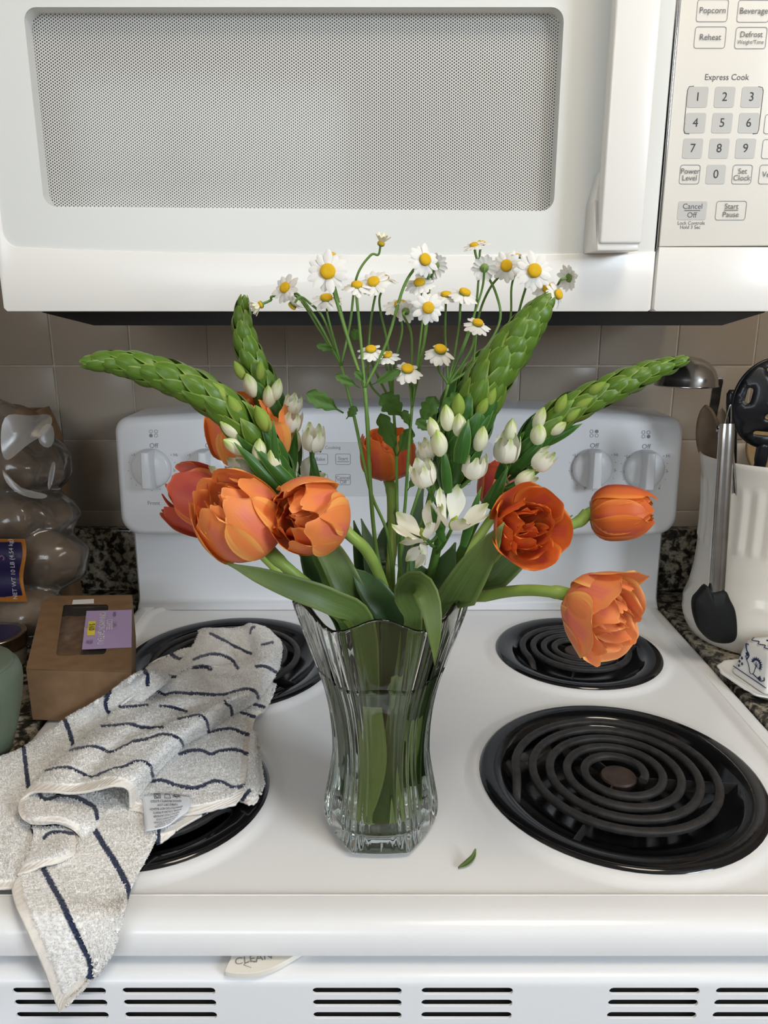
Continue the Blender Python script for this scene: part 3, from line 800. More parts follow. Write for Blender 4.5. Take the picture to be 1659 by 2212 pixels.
# ------------------------------------------------------------------ things on the left counter
M['kraft'] = noisy('kraft_cardboard', (0.20, 0.118, 0.062), (0.25, 0.152, 0.083), 60, 0.75, 0.2, 4, bump_s=0.1)
M['kraft_in'] = new_mat('kraft_inside', (0.16, 0.10, 0.06), 0.8)
M['lilac'] = new_mat('lilac_label', (0.47, 0.36, 0.62), 0.5)
M['yellow'] = new_mat('yellow_sticker', (0.80, 0.66, 0.08), 0.5)
M['white_paper'] = new_mat('white_paper', (0.80, 0.80, 0.80), 0.6)
M['cake'] = noisy('brown_crumb_cake', (0.16, 0.075, 0.03), (0.34, 0.18, 0.08), 90, 0.8, bump_s=0.8, bump_d=0.003)
M['film'] = film_mat('clear_film', (0.7, 0.7, 0.7), 0.14, 0.05, 0.12)
def pastry_box():
    z0, z1 = 0.0036, 0.062
    FL, FR, BR, BL = Vector((-0.386, 0.718, 0)), Vector((-0.2765, 0.712, 0)), Vector((-0.343, 0.925, 0)), Vector((-0.455, 0.922, 0))
    t = thing('pastry_box', 'brown cardboard pastry box with film window and lilac label', 'box', (-0.365, 0.82, z0))
    def at(u, v, z):                                   # u along the front edge, v to the back
        a = FL.lerp(FR, u); b = BL.lerp(BR, u); p = a.lerp(b, v); return Vector((p.x, p.y, z))
    def uv_of(px, py):
        g = G(px, py, z1); u, v = 0.5, 0.5
        for _ in range(12):
            p = at(u, v, z1); du = at(u + .01, v, z1) - p; dv = at(u, v + .01, z1) - p; e = g - p
            m = Matrix(((du.x, dv.x), (du.y, dv.y))).inverted(); s = m @ Vector((e.x, e.y)); u += s.x * .01; v += s.y * .01
        return u, v
    hole = [uv_of(x, y) for x, y in ((137, 1307), (142, 1305), (229, 1304), (234, 1308), (229, 1408), (224, 1413), (126, 1417), (121, 1413))]
    th = 0.0012
    bm = bmesh.new()
    fill_bm([(0, 0), (1, 0), (1, 1), (0, 1)], [hole], lambda p: at(p[0], p[1], z1), bm)
    o = from_bm('lid_panel', bm, M['kraft'], t); solidify(o, th, -1)
    vs = [at(u, v, z) for z in (z0, z1 - 0.0006) for u, v in ((0, 0), (1, 0), (1, 1), (0, 1))]
    o = obj('body', vs, [(0, 1, 2, 3), (0, 4, 5, 1), (1, 5, 6, 2), (2, 6, 7, 3), (3, 7, 4, 0)], M['kraft'], t, smooth=False); solidify(o, 0.001, 1)
    # film behind the window, and the cake seen through it
    vs, fs, n = [], [], 10
    us = [h[0] for h in hole]; vv = [h[1] for h in hole]
    u0, u1, v0, v1 = min(us) - .03, max(us) + .03, min(vv) - .03, max(vv) + .03
    for i in range(n + 1):
        for j in range(n + 1):
            u = u0 + (u1 - u0) * i / n; v = v0 + (v1 - v0) * j / n
            p = at(u, v, z1 - 0.0016 - 0.0006 * abs(math.sin(j * 1.3 + i * .4))); vs.append(p)
    for i in range(n):
        for j in range(n): a = i * (n + 1) + j; fs.append((a, a + n + 1, a + n + 2, a + 1))
    obj('window_film', vs, fs, M['film'], t)
    # label: lies on the lid, its left half over the film
    c = [uv_of(x, y) for x, y in ((177, 1404), (285, 1399.5), (285, 1318), (187, 1320.5))]
    vs, fs, n = [], [], 30
    def lab(s, q, dz=0.0):
        a = Vector(c[0]).lerp(Vector(c[1]), s); b = Vector(c[3]).lerp(Vector(c[2]), s); p = a.lerp(b, q)
        d = (q - 0.47) + 0.30 * (s - 0.1)                # a pucker running across the label
        cr = math.exp(-(d / 0.045) ** 2) * max(0.0, 1 - s / 0.75) * 0.0018
        return at(min(p.x, 1.0), p.y, z1 + 0.0005 + cr + dz)
    for i in range(n + 1):
        for j in range(n + 1): vs.append(lab(i / n, j / n))
    for i in range(n):
        for j in range(n): a = i * (n + 1) + j; fs.append((a, a + n + 1, a + n + 2, a + 1))
    lb = obj('label', vs, fs, M['lilac'], t); lb['label'] = 'lilac printed label with yellow price sticker'
    def ltext(s, a, q, size, mat, dz=0.0011):
        p = lab(a, q, dz); dirv = (lab(a, q - 0.1) - lab(a, q)); ang = math.atan2(dirv.y, dirv.x)
        me = text_mesh(s, size).copy(); me.materials.clear(); me.materials.append(mat)
        R = Matrix.Translation((p.x, p.y, 0)) @ Matrix.Rotation(ang, 4, 'Z')
        Mi_ = R.inverted()
        o = bpy.data.objects.new('lettering', me); COL.objects.link(o); o.parent = lb
        for v in me.vertices:                            # print follows the pucker
            w = R @ Vector((v.co.x, v.co.y, 0))
            best = (w.x - p.x) ** 2; v.co = w
            q2 = q - (Vector((w.x, w.y, 0)) - Vector((p.x, p.y, 0))).dot(Vector((math.cos(ang), math.sin(ang), 0))) / max(1e-6, (lab(a, 0) - lab(a, 1)).length)
            v.co.z = lab(a, min(1, max(0, q2)), dz).z
    st = []
    for i in range(9):
        for j in range(17): st.append(lab(0.07 + 0.16 * i / 8, 0.32 + 0.38 * j / 16, 0.0005))
    obj('price_sticker', st, [(i * 17 + j, i * 17 + 17 + j, i * 17 + 18 + j, i * 17 + 1 + j) for i in range(8) for j in range(16)], M['yellow'], lb)
    ltext('$ 6.50', 0.155, 0.51, 0.0085, M['print_black'], 0.0014)
    ltext('CINNAMON GATEAU', 0.36, 0.50, 0.0098, M['white_paper'])
    ltext('COFFEE', 0.52, 0.58, 0.0092, M['white_paper']); ltext('CAKE', 0.635, 0.58, 0.0062, M['print_mid'])
    ltext('BAKED', 0.62, 0.86, 0.0046, M['print_black']); ltext('KEEP', 0.10, 0.15, 0.0042, M['print_black']); ltext('COOL', 0.17, 0.15, 0.0042, M['print_black'])
    q = [uv_of(x, y) for x, y in ((156, 1306), (203, 1304), (203, 1295), (158, 1297))]
    vs = [at(u, v, z1 + 0.0003) for u, v in q] + [at(u, v, z1 + 0.0008) for u, v in q]
    obj('seal_sticker', vs, [(4, 5, 6, 7), (0, 1, 5, 4), (1, 2, 6, 5), (2, 3, 7, 6), (3, 0, 4, 7)], M['white_paper'], t, smooth=False)
    # the cake inside: a separate thing
    n = 16; loops = []
    for z, s in ((0.0, 0.94), (0.030, 1.0), (0.042, 0.97), (0.046, 0.85), (0.048, 0.4), (0.048, 0.02)):
        lp = []
        for i in range(32):
            a = 2 * math.pi * i / 32; ca, sa = math.cos(a), math.sin(a)
            k = 1 / max(abs(ca), abs(sa)) ** 0.75
            lp.append(at(0.5 + 0.36 * ca * k * s, 0.5 + 0.36 * sa * k * s, z0 + 0.0016 + z + 0.0025 * mnoise.noise(Vector((ca * 3 * s, sa * 3 * s, z * 40)))))
        loops.append(lp)
    vs, fs = loft(loops, True, True, True)
    tag(obj('cake', vs, fs, M['cake'], None), 'brown crumb cake inside the windowed cardboard box', 'cake')
pastry_box()

# sage green canister in front, wide jar with a screw band behind it
M['sage'] = noisy('sage_ceramic', (0.105, 0.135, 0.095), (0.125, 0.155, 0.11), 20, 0.4, 0.4)
cx, cy = -0.4185, 0.664
t = thing('canister', 'sage green tapered ceramic canister beside the brown pastry box', 'canister', (cx, cy, -0.003))
lathe('body', [(0.0, 0), (0.030, 0), (0.033, 0.003), (0.041, 0.028), (0.0475, 0.055), (0.0505, 0.074), (0.0505, 0.083), (0.0485, 0.090), (0.045, 0.094)], cx, cy, M['sage'], t, 64, z0=-0.003)
lathe('lid', [(0.0445, 0.094), (0.0435, 0.0965), (0.038, 0.0985), (0.0, 0.0995)], cx, cy, M['sage'], t, 64, z0=-0.003)
M['jar_glass'] = film_mat('jar_glass', (0.35, 0.3, 0.25), 0.2, 0.55, 0.05)
M['lid_blue'] = noisy('dark_blue_lid', (0.015, 0.014, 0.05), (0.03, 0.025, 0.08), 20, 0.3)
M['pewter'] = noisy('dull_metal_band', (0.30, 0.26, 0.20), (0.40, 0.35, 0.28), 80, 0.28, metal=1.0)
cx, cy = -0.4905, 0.858
t = thing('jar', 'squat glass jar with blue lid and metal screw band', 'jar', (cx, cy, -0.003))
lathe('body', [(0.0, 0), (0.030, 0), (0.033, 0.003), (0.034, 0.016), (0.034, 0.028), (0.030, 0.030), (0.0, 0.030)], cx, cy, M['jar_glass'], t, 48, z0=-0.003)
loops = []
for r_, z_ in ((0.0335, 0.0262), (0.0362, 0.0262), (0.0366, 0.0272), (0.0360, 0.0285), (0.0360, 0.0400), (0.0366, 0.0408), (0.0364, 0.0420), (0.0350, 0.0426), (0.0300, 0.0422), (0.0295, 0.0405)):
    loops.append([(cx + (r_ + (0.0003 if 0.028 < z_ < 0.0405 and i % 2 else 0)) * math.cos(2 * math.pi * i / 96), cy + (r_ + (0.0003 if 0.028 < z_ < 0.0405 and i % 2 else 0)) * math.sin(2 * math.pi * i / 96), z_ - 0.003) for i in range(96)])
vs, fs = loft(loops, True); obj('screw_band', vs, fs, M['pewter'], t)
lathe('lid', [(0.0, 0.030), (0.0298, 0.030), (0.0298, 0.0412), (0.0285, 0.0417), (0.020, 0.0410), (0.0, 0.0408)], cx, cy, M['lid_blue'], t, 48, z0=-0.003)

# potatoes in a clear bag, a kraft paper bag behind
M['potato'] = noisy('russet_potato_skin', (0.125, 0.075, 0.042), (0.20, 0.13, 0.075), 45, 0.75, 0.3, 5, bump_s=0.5, bump_d=0.001, bscale=160)
M['bag'] = film_mat('clear_bag_film', (0.55, 0.50, 0.44), 0.20, 0.13, 0.14)
M['bag_milky'] = film_mat('milky_bag_film', (0.62, 0.58, 0.54), 0.16, 0.42, 0.2)
rp = random.Random(11)
pot = []
def potato(x, y, z, a, b, c, rz, ry, label):
    bm = bmesh.new(); bmesh.ops.create_icosphere(bm, subdivisions=4, radius=1.0)
    sd = rp.uniform(0, 50)
    for v in bm.verts:
        n = mnoise.noise(v.co * 1.3 + Vector((sd, 0, 0))) * 0.13 + mnoise.noise(v.co * 3.1 + Vector((0, sd, 0))) * 0.04
        v.co = Vector((v.co.x * a, v.co.y * b, v.co.z * c)) * (1 + n)
    R = Euler((0, ry, rz)).to_matrix()
    for v in bm.verts: v.co = R @ v.co + Vector((x, y, z))
    o = from_bm('potato', bm, M['potato'], None, smooth=True)
    tag(o, label, 'potato', 'potatoes in the clear bag')
    pot.append((Vector((x, y, z)), R, (a, b, c)))
zc0 = -0.003
PL = [(P(60, 1325, 0.925), 'lowest potato in the bag, beside the jar'), (P(95, 1205, 0.955), 'potato to the right of the navy label'), (P(88, 1110, 0.985), 'potato just above the one beside the navy label'),
      (P(30, 1120, 0.955), 'potato above the top edge of the navy label'), (P(20, 1010, 0.98), 'potato low in the upper half of the bag'), (P(75, 1000, 1.005), 'potato under the milky fold of film'),
      (P(10, 1235, 0.965), 'potato behind the navy label'), (P(-40, 1110, 0.98), 'potato at the bag side away from the stove'), (P(25, 930, 1.01), 'topmost potato under the gathered film')]
dims = [(0.048, 0.034, 0.031), (0.050, 0.035, 0.037), (0.043, 0.033, 0.030), (0.040, 0.033, 0.032), (0.044, 0.034, 0.036), (0.040, 0.033, 0.034), (0.038, 0.03, 0.036), (0.045, 0.035, 0.04), (0.042, 0.034, 0.036)]
for (p, lb), (a, b, c) in zip(PL, dims):
    z = max(p.z, zc0 + c * 1.02)
    potato(p.x, p.y, z, a, b, c, rp.uniform(-.4, .4), rp.uniform(-.25, .25), lb)
def bag():
    t = thing('potato_bag', 'clear plastic potato bag with navy and orange label', 'bag', (-0.55, 0.98, zc0))
    nth, nz = 120, 90
    zt = 0.295; c0 = Vector((-0.555, 0.985))
    grid = np.zeros((nz, nth, 3)); rad = np.zeros((nz, nth))
    for i in range(nz):
        z = zc0 + 0.001 + (zt - zc0) * i / (nz - 1)
        for j in range(nth):
            a = 2 * math.pi * j / nth; d = Vector((math.cos(a), math.sin(a), 0)); o = Vector((c0.x, c0.y, z)); best = 0.05
            for p, R, (A, B, C) in pot:
                # support of the ellipse slice in this direction
                Rt = R.transposed(); q = Rt @ (p - o); w = Rt @ d
                S = Vector((1 / A, 1 / B, 1 / C)); q = Vector((q.x * S.x, q.y * S.y, q.z * S.z)); w = Vector((w.x * S.x, w.y * S.y, w.z * S.z))
                k = q.dot(w) / w.length_squared; h = (q - w * k).length_squared
                if h < 1.25: best = max(best, k + math.sqrt(max(0.0, 1.25 - h)) / w.length)
            rad[i, j] = best
    for _ in range(7):                                   # film spans the hollows
        sm = rad.copy()
        for dj in (-2, -1, 1, 2): sm += np.roll(rad, dj, 1)
        up = np.vstack([rad[1:], rad[-1:]]); dn = np.vstack([rad[:1], rad[:-1]])
        rad = np.maximum(rad, (sm + up + dn) / 7.0)
    vs = []
    for i in range(nz):
        f = i / (nz - 1); z = zc0 + 0.001 + (zt - zc0) * f
        for j in range(nth):
            a = 2 * math.pi * j / nth
            r = rad[i, j] + 0.004
            pin = max(0.0, (f - 0.86) / 0.14); r *= (1 - 0.55 * pin ** 1.5)
            pb = max(0.0, (0.05 - f) / 0.05); r *= (1 - 0.3 * pb)
            n = mnoise.noise(Vector((math.cos(a) * 5, math.sin(a) * 5, z * 26))); r += 0.005 * (1 - abs(n) * 3) * (0.4 + f) * 0.6
            y = c0.y + r * math.sin(a)
            vs.append((max(c0.x + r * math.cos(a), -0.65), min(y, YW - 0.07), z + (0.012 * math.sin(a * 3 + 1) * pin)))
    fs = [(i * nth + j, i * nth + (j + 1) % nth, (i + 1) * nth + (j + 1) % nth, (i + 1) * nth + j) for i in range(nz - 1) for j in range(nth)]
    obj('film', vs, fs, M['bag'], t)
    # milky folded flaps of the gathered neck
    for k, pts in enumerate((((0, 880, .93), (60, 905, .95), (118, 885, 1.0), (112, 935, .96), (60, 955, .93), (20, 1000, .92), (0, 990, .92)),
                             ((118, 890, .97), (122, 985, .955), (62, 950, .94)),
                             ((3, 1000, .93), (8, 1045, .925), (50, 1075, .925), (100, 1080, .935), (108, 1066, .94), (56, 1060, .93), (14, 1040, .93)),
                             ((112, 990, .96), (124, 1000, .965), (108, 1068, .945), (100, 1050, .945)))):
        ps = [P(*q) for q in pts]; c = sum(ps, Vector()) / len(ps) + Vector((0, -0.004, 0))
        vs = ps + [c]; n = len(ps)
        o = obj('film_fold', vs, [(i, (i + 1) % n, n) for i in range(n)], M['bag_milky'], t)
        sb = o.modifiers.new('s', 'SUBSURF'); sb.levels = 2; sb.render_levels = 2
    # printed label panel on the film
    M['navy'] = noisy('navy_print', (0.008, 0.007, 0.045), (0.02, 0.015, 0.085), 14, 0.35)
    M['orange'] = noisy('orange_print', (0.36, 0.13, 0.02), (0.44, 0.17, 0.03), 20, 0.45)
    def panel(name, px0, px1, py0, py1, off, mat, parent, wob=0):
        vs, fs, n, m = [], [], 8, 12
        for i in range(n + 1):
            for j in range(m + 1):
                x = px0 + (px1 - px0) * i / n; y = py0 + (py1 - py0) * j / m
                w = (4.5 * math.sin(j / m * 6.5 + 0.5) if i == n and wob else 0)
                xx = x + (w - 4 * (1 - j / m)) * (i / n)
                vs.append(P(xx, y, 0.892 - off + 0.006 * ((i / n - .3) ** 2) + 0.0015 * math.sin(j * 1.1)))
        for i in range(n):
            for j in range(m): a = i * (m + 1) + j; fs.append((a, a + m + 1, a + m + 2, a + 1))
        return obj(name, vs, fs, mat, parent)
    lb = panel('label', -60, 56, 1164, 1300, 0, M['orange'], t, 1); lb['label'] = 'navy label with orange border reading NET WT 10 LB'
    panel('label_field', -60, 47, 1171, 1290, 0.0016, M['navy'], lb, 1)
    M['pale_print'] = new_mat('pale_print', (0.55, 0.53, 0.58), 0.5); M['mauve'] = new_mat('mauve_print', (0.22, 0.10, 0.22), 0.5)
    p = P(28, 1230, 0.8845); k = m_per_px(p)
    text('NET WT 10 LB (4.54 kg)', 12.3 * k * 1.1, Matrix.Translation(p) @ WALL_M @ Matrix.Rotation(math.pi / 2 - 0.04, 4, 'Z'), M['pale_print'], lb)
    p = P(0, 1205, 0.8845)
    text('S', 30 * k, Matrix.Translation(p) @ WALL_M @ Matrix.Rotation(math.pi / 2, 4, 'Z'), M['mauve'], lb)
bag()
def paper_bag():
    t = thing('paper_bag', 'crumpled brown paper bag standing against the tiles behind potatoes', 'bag', (-0.56, 1.085, zc0))
    prof = [(-0.004 + 0.0015, 1.0), (0.05, 1.0), (0.12, 1.0), (0.19, .985), (0.240, .97), (0.265, .94), (0.285, .90)]
    xr, xl, y0, y1 = -0.478, -0.652, 1.062, 1.104
    loops = []
    for k, (z, s) in enumerate(prof):
        lp = []
        for x, y in rrect(xl, xr, y0, y1, 0.008, 4):
            n = mnoise.noise(Vector((x * 30, y * 30, z * 22))) * 0.004
            lp.append((xl + (x - xl) * s + n, y + n * 0.5, z + (0.010 * math.sin(x * 40) if k == len(prof) - 1 else 0)))
        loops.append(lp)
    vs, fs = loft(loops, True, True, False)
    obj('body', vs, fs, M['kraft'], t, smooth=False)
paper_bag()

# ------------------------------------------------------------------ things on the right counter
M['ironstone'] = noisy('cream_ironstone', (0.74, 0.70, 0.63), (0.80, 0.76, 0.69), 12, 0.22, 0.5, 2)
CX, CY = 0.4715, 0.948
def crock():
    t = thing('utensil_crock', 'white fluted ceramic crock full of utensils', 'crock', (CX, CY, -0.003))
    prof = [(0.074, 0.0), (0.080, 0.003), (0.0865, 0.014), (0.090, 0.030), (0.0895, 0.046), (0.0860, 0.066), (0.0825, 0.090), (0.0810, 0.118), (0.0805, 0.150), (0.0812, 0.180), (0.0835, 0.205), (0.0870, 0.225), (0.0895, 0.236), (0.0902, 0.2405),
            (0.0890, 0.2425), (0.0870, 0.2412), (0.084, 0.232), (0.079, 0.205), (0.076, 0.15), (0.076, 0.02), (0.06, 0.012), (0.0005, 0.011)]
    # finer rings so the flutes and the wavy ridge read
    fine = []
    for (r0, z0), (r1, z1) in zip(prof, prof[1:]):
        n = max(1, int(abs(z1 - z0) / 0.004)) if r1 > 0.07 and z1 >= z0 else 1
        for i in range(n): fine.append((r0 + (r1 - r0) * i / n, z0 + (z1 - z0) * i / n, z1 >= z0))
    fine.append((*prof[-1], False))
    N = 240; loops = []
    for r, z, outer in fine:
        lp = []
        for i in range(N):
            a = 2 * math.pi * i / N; rr = r
            if outer and 0.02 < z:
                wob = 0.058 + 0.012 * math.sin(a * 6 + 1.0)      # wavy raised ridge low on the body
                rr += 0.0022 * math.exp(-((z - wob) / 0.0035) ** 2) + 0.0014 * (1 if z < wob else 0) * min(1, (wob - z) / 0.004 if z < wob else 0)
                zb, ztp = 0.128, 0.214
                w = max(0.0, min(1.0, (z - zb) / 0.006, (ztp - z) / 0.006))
                rr += 0.0026 * w * (0.5 - abs((a * 30 / (2 * math.pi)) % 1.0 - 0.5) * 2 + 0.2)
            lp.append((CX + rr * math.cos(a), CY + rr * math.sin(a), z - 0.003))
        loops.append(lp)
    vs, fs = loft(loops, True, True, True)
    obj('body', vs, fs, M['ironstone'], t)
crock()
M['wood_dark'] = noisy('worn_dark_wood', (0.14, 0.095, 0.06), (0.22, 0.155, 0.10), 40, 0.6)
M['wood_pale'] = noisy('pale_wood', (0.34, 0.27, 0.18), (0.44, 0.36, 0.25), 40, 0.6)
M['wood_warm'] = noisy('warm_wood', (0.42, 0.27, 0.11), (0.50, 0.33, 0.15), 40, 0.55)
M['nylon'] = new_mat('black_nylon', (0.008, 0.009, 0.012), 0.32, 0.5)
M['silicone'] = new_mat('black_silicone', (0.006, 0.006, 0.006), 0.6, 0.3)
def spoon_blade(bottom, top, half, depth, wmax, mat, parent, name, facing):
    """paddle bowl along bottom->top; facing = direction its hollow looks"""
    a, b = Vector(bottom), Vector(top); ax = (b - a); L = ax.length; ax.normalize()
    f = Vector(facing); f = (f - ax * f.dot(ax)).normalized(); sd = ax.cross(f)
    vs, fs, n, m = [], [], 14, 10
    for i in range(n + 1):
        s = i / n; w = wmax * math.sin(math.pi * min(1, 0.10 + 0.90 * s) ** 0.9) ** 0.55 if s < 1 else 0.0005
        for j in range(m + 1):
            q = -1 + 2 * j / m
            vs.append(a + ax * (L * s) + sd * (w * q) - f * (depth * (1 - q * q) * math.sin(math.pi * s) ** 0.7))
    fs = [(i * (m + 1) + j, i * (m + 1) + j + 1, (i + 1) * (m + 1) + j + 1, (i + 1) * (m + 1) + j) for i in range(n) for j in range(m)]
    o = obj(name, vs, fs, mat, parent); solidify(o, 0.0035, 0); return o
def wooden_spoon(label, foot, neck, tip, wmax, mat, facing):
    t = thing('wooden_spoon', label, 'spoon', foot, 'wooden spoons in the crock')
    tube('handle', [foot, Vector(foot).lerp(Vector(neck), 0.5), neck], [0.005, 0.0048, 0.0042], mat, t, 10)
    d = (Vector(neck) - Vector(foot)).normalized()
    spoon_blade(Vector(neck) - d * 0.004, tip, 0.5, 0.008, wmax, mat, t, 'bowl', facing)
zin = 0.013
wooden_spoon('dark wooden spoon nearest the stove in the crock', (CX + 0.02, CY - 0.01, zin), P(1532, 990, 0.965), P(1523, 876, 0.985), 0.017, M['wood_dark'], (-0.8, -0.6, 0))
wooden_spoon('pale wooden spoon between dark spoon and tongs', (CX + 0.03, CY + 0.01, zin), P(1548, 1000, 0.965), P(1561, 880, 0.985), 0.018, M['wood_pale'], (-0.9, -0.35, 0))
wooden_spoon('warm brown wooden spoon behind the black skimmer', (CX + 0.01, CY + 0.03, zin), P(1655, 1010, 0.985), P(1650, 900, 1.0), 0.024, M['wood_warm'], (0, -1, 0))
def ladle():
    t = thing('ladle', 'steel ladle with its bowl hooked downward beside the spoons', 'ladle', (CX - 0.01, CY + 0.035, zin))
    c = P(1482, 833, 0.99); r = 0.0375
    prof = [(r + 0.0012, 0.0), (r, 0.0015), (r * 0.97, 0.010), (r * 0.86, 0.020), (r * 0.66, 0.0285), (r * 0.38, 0.0338), (0.0005, 0.0355)]
    o = lathe('bowl', prof, c.x, c.y, M['steel'], t, 48, cap=False, z0=c.z); solidify(o, 0.001, 1)
    a = Vector((c.x + r * 0.95, c.y - 0.004, c.z + 0.006))
    pts = catmull([a + Vector((-0.004, -0.001, 0.005)), a + Vector((0.002, -0.002, 0.001)), a + Vector((0.001, -0.002, -0.02)), a + Vector((0.004, 0.0, -0.09)), Vector((CX - 0.02, CY + 0.035, 0.1)), Vector((CX - 0.01, CY + 0.035, zin))], 6)
    vs, fs = [], []
    loops = []
    for p in pts: loops.append([p + Vector((-0.0058, -0.0012, 0)), p + Vector((0.0058, -0.0012, 0)), p + Vector((0.0058, 0.0012, 0)), p + Vector((-0.0058, 0.0012, 0))])
    vs, fs = loft(loops, True, True, True); o = obj('handle', vs, fs, M['steel'], t)
    o.data.set_sharp_from_angle(angle=math.radians(40))
    lathe('rivet', [(0.0028, 0), (0.0028, 0.001), (0.0005, 0.0016)], a.x - 0.003, a.y - 0.002, M['steel'], t, 12, z0=a.z + 0.004)
ladle()
def skimmer():
    t = thing('slotted_skimmer', 'round black nylon skimmer with slots standing in the crock', 'skimmer', (CX + 0.03, CY + 0.0, zin))
    c = P(1672, 872, 0.905); R = 0.0475; RZ = 0.0515
    slots = [(0.0, 0.030), (0.0, 0.014), (0.0, -0.003), (0.0, -0.020), (0.0, -0.034)]
    hole = []
    def sl(cx_, cz_, w, h, rot=0.0, n=5):
        r = h / 2; pts = []
        for i in range(n + 1): a = math.radians(-90 + 180 * i / n); pts.append((w / 2 - r + r * math.cos(a), r * math.sin(a)))
        for i in range(n + 1): a = math.radians(90 + 180 * i / n); pts.append((-w / 2 + r + r * math.cos(a), r * math.sin(a)))
        return [(cx_ + x * math.cos(rot) - z * math.sin(rot), cz_ + x * math.sin(rot) + z * math.cos(rot)) for x, z in pts]
    hole = [sl(-0.010, 0.041, 0.013, 0.0045, 0.45), sl(0.0, 0.029, 0.020, 0.0055, 0.1), sl(-0.0335, 0.010, 0.018, 0.0055, 1.40), sl(-0.002, 0.004, 0.016, 0.006, 0.1), sl(-0.004, -0.014, 0.022, 0.007, -0.1), sl(-0.006, -0.034, 0.034, 0.0055, -0.08), sl(0.030, 0.010, 0.018, 0.0055, 1.75)]
    outer = [(R * math.cos(2 * math.pi * i / 48), RZ * math.sin(2 * math.pi * i / 48)) for i in range(48)]
    bm = fill_bm(outer, hole, lambda p: (p[0], 0, p[1]))
    bmesh.ops.subdivide_edges(bm, edges=[e for e in bm.edges if e.calc_length() > 0.012], cuts=2)
    bmesh.ops.triangulate(bm, faces=bm.faces)
    for v in bm.verts:
        q = (v.co.x / R) ** 2 + (v.co.z / RZ) ** 2
        v.co = Vector((c.x + v.co.x, c.y - 0.014 * (1 - q), c.z + v.co.z))
    o = from_bm('head', bm, M['nylon'], t, angle=math.radians(35)); solidify(o, 0.0025, 1)
    rim = [Vector((c.x + (R + .0005) * math.cos(a), c.y + 0.001, c.z + (RZ + .0005) * math.sin(a))) for a in [2 * math.pi * i / 48 for i in range(49)]]
    tube('rim', rim, 0.0022, M['nylon'], t, 8)
    pts = catmull([(c.x - 0.006, c.y + 0.0, c.z - RZ + 0.004), (c.x - 0.006, c.y + 0.002, c.z - RZ - 0.02), (c.x + 0.000, c.y + 0.012, c.z - RZ - 0.06), (CX + 0.03, CY, zin)], 8)
    tube('handle', pts, [0.0075] * 8 + [0.0068] * (len(pts) - 8), M['nylon'], t, 12)
skimmer()
def spatula():
    t = thing('black_spatula', 'black nylon spatula with hooked handle end behind the skimmer', 'spatula', (CX - 0.0, CY + 0.02, zin))
    a, b = P(1582, 900, 0.935), P(1584, 842, 0.935)
    loops = []
    for s, w, th in ((0, .006, .003), (.15, .0075, .0045), (.5, .0082, .005), (.85, .008, .0048), (1.0, .005, .003)):
        p = a.lerp(b, s); loops.append([p + Vector((w * math.cos(q), th * math.sin(q), 0)) for q in [2 * math.pi * i / 14 for i in range(14)]])
    vs, fs = loft(loops, True, True, True); obj('grip', vs, fs, M['nylon'], t)
    tube('handle', [a + Vector((0, 0, 0.006)), a.lerp(Vector((CX - 0.02, CY + 0.02, zin)), 0.5), (CX - 0.0, CY + 0.02, zin)], [0.005, 0.0045, 0.004], M['nylon'], t, 10)
spatula()
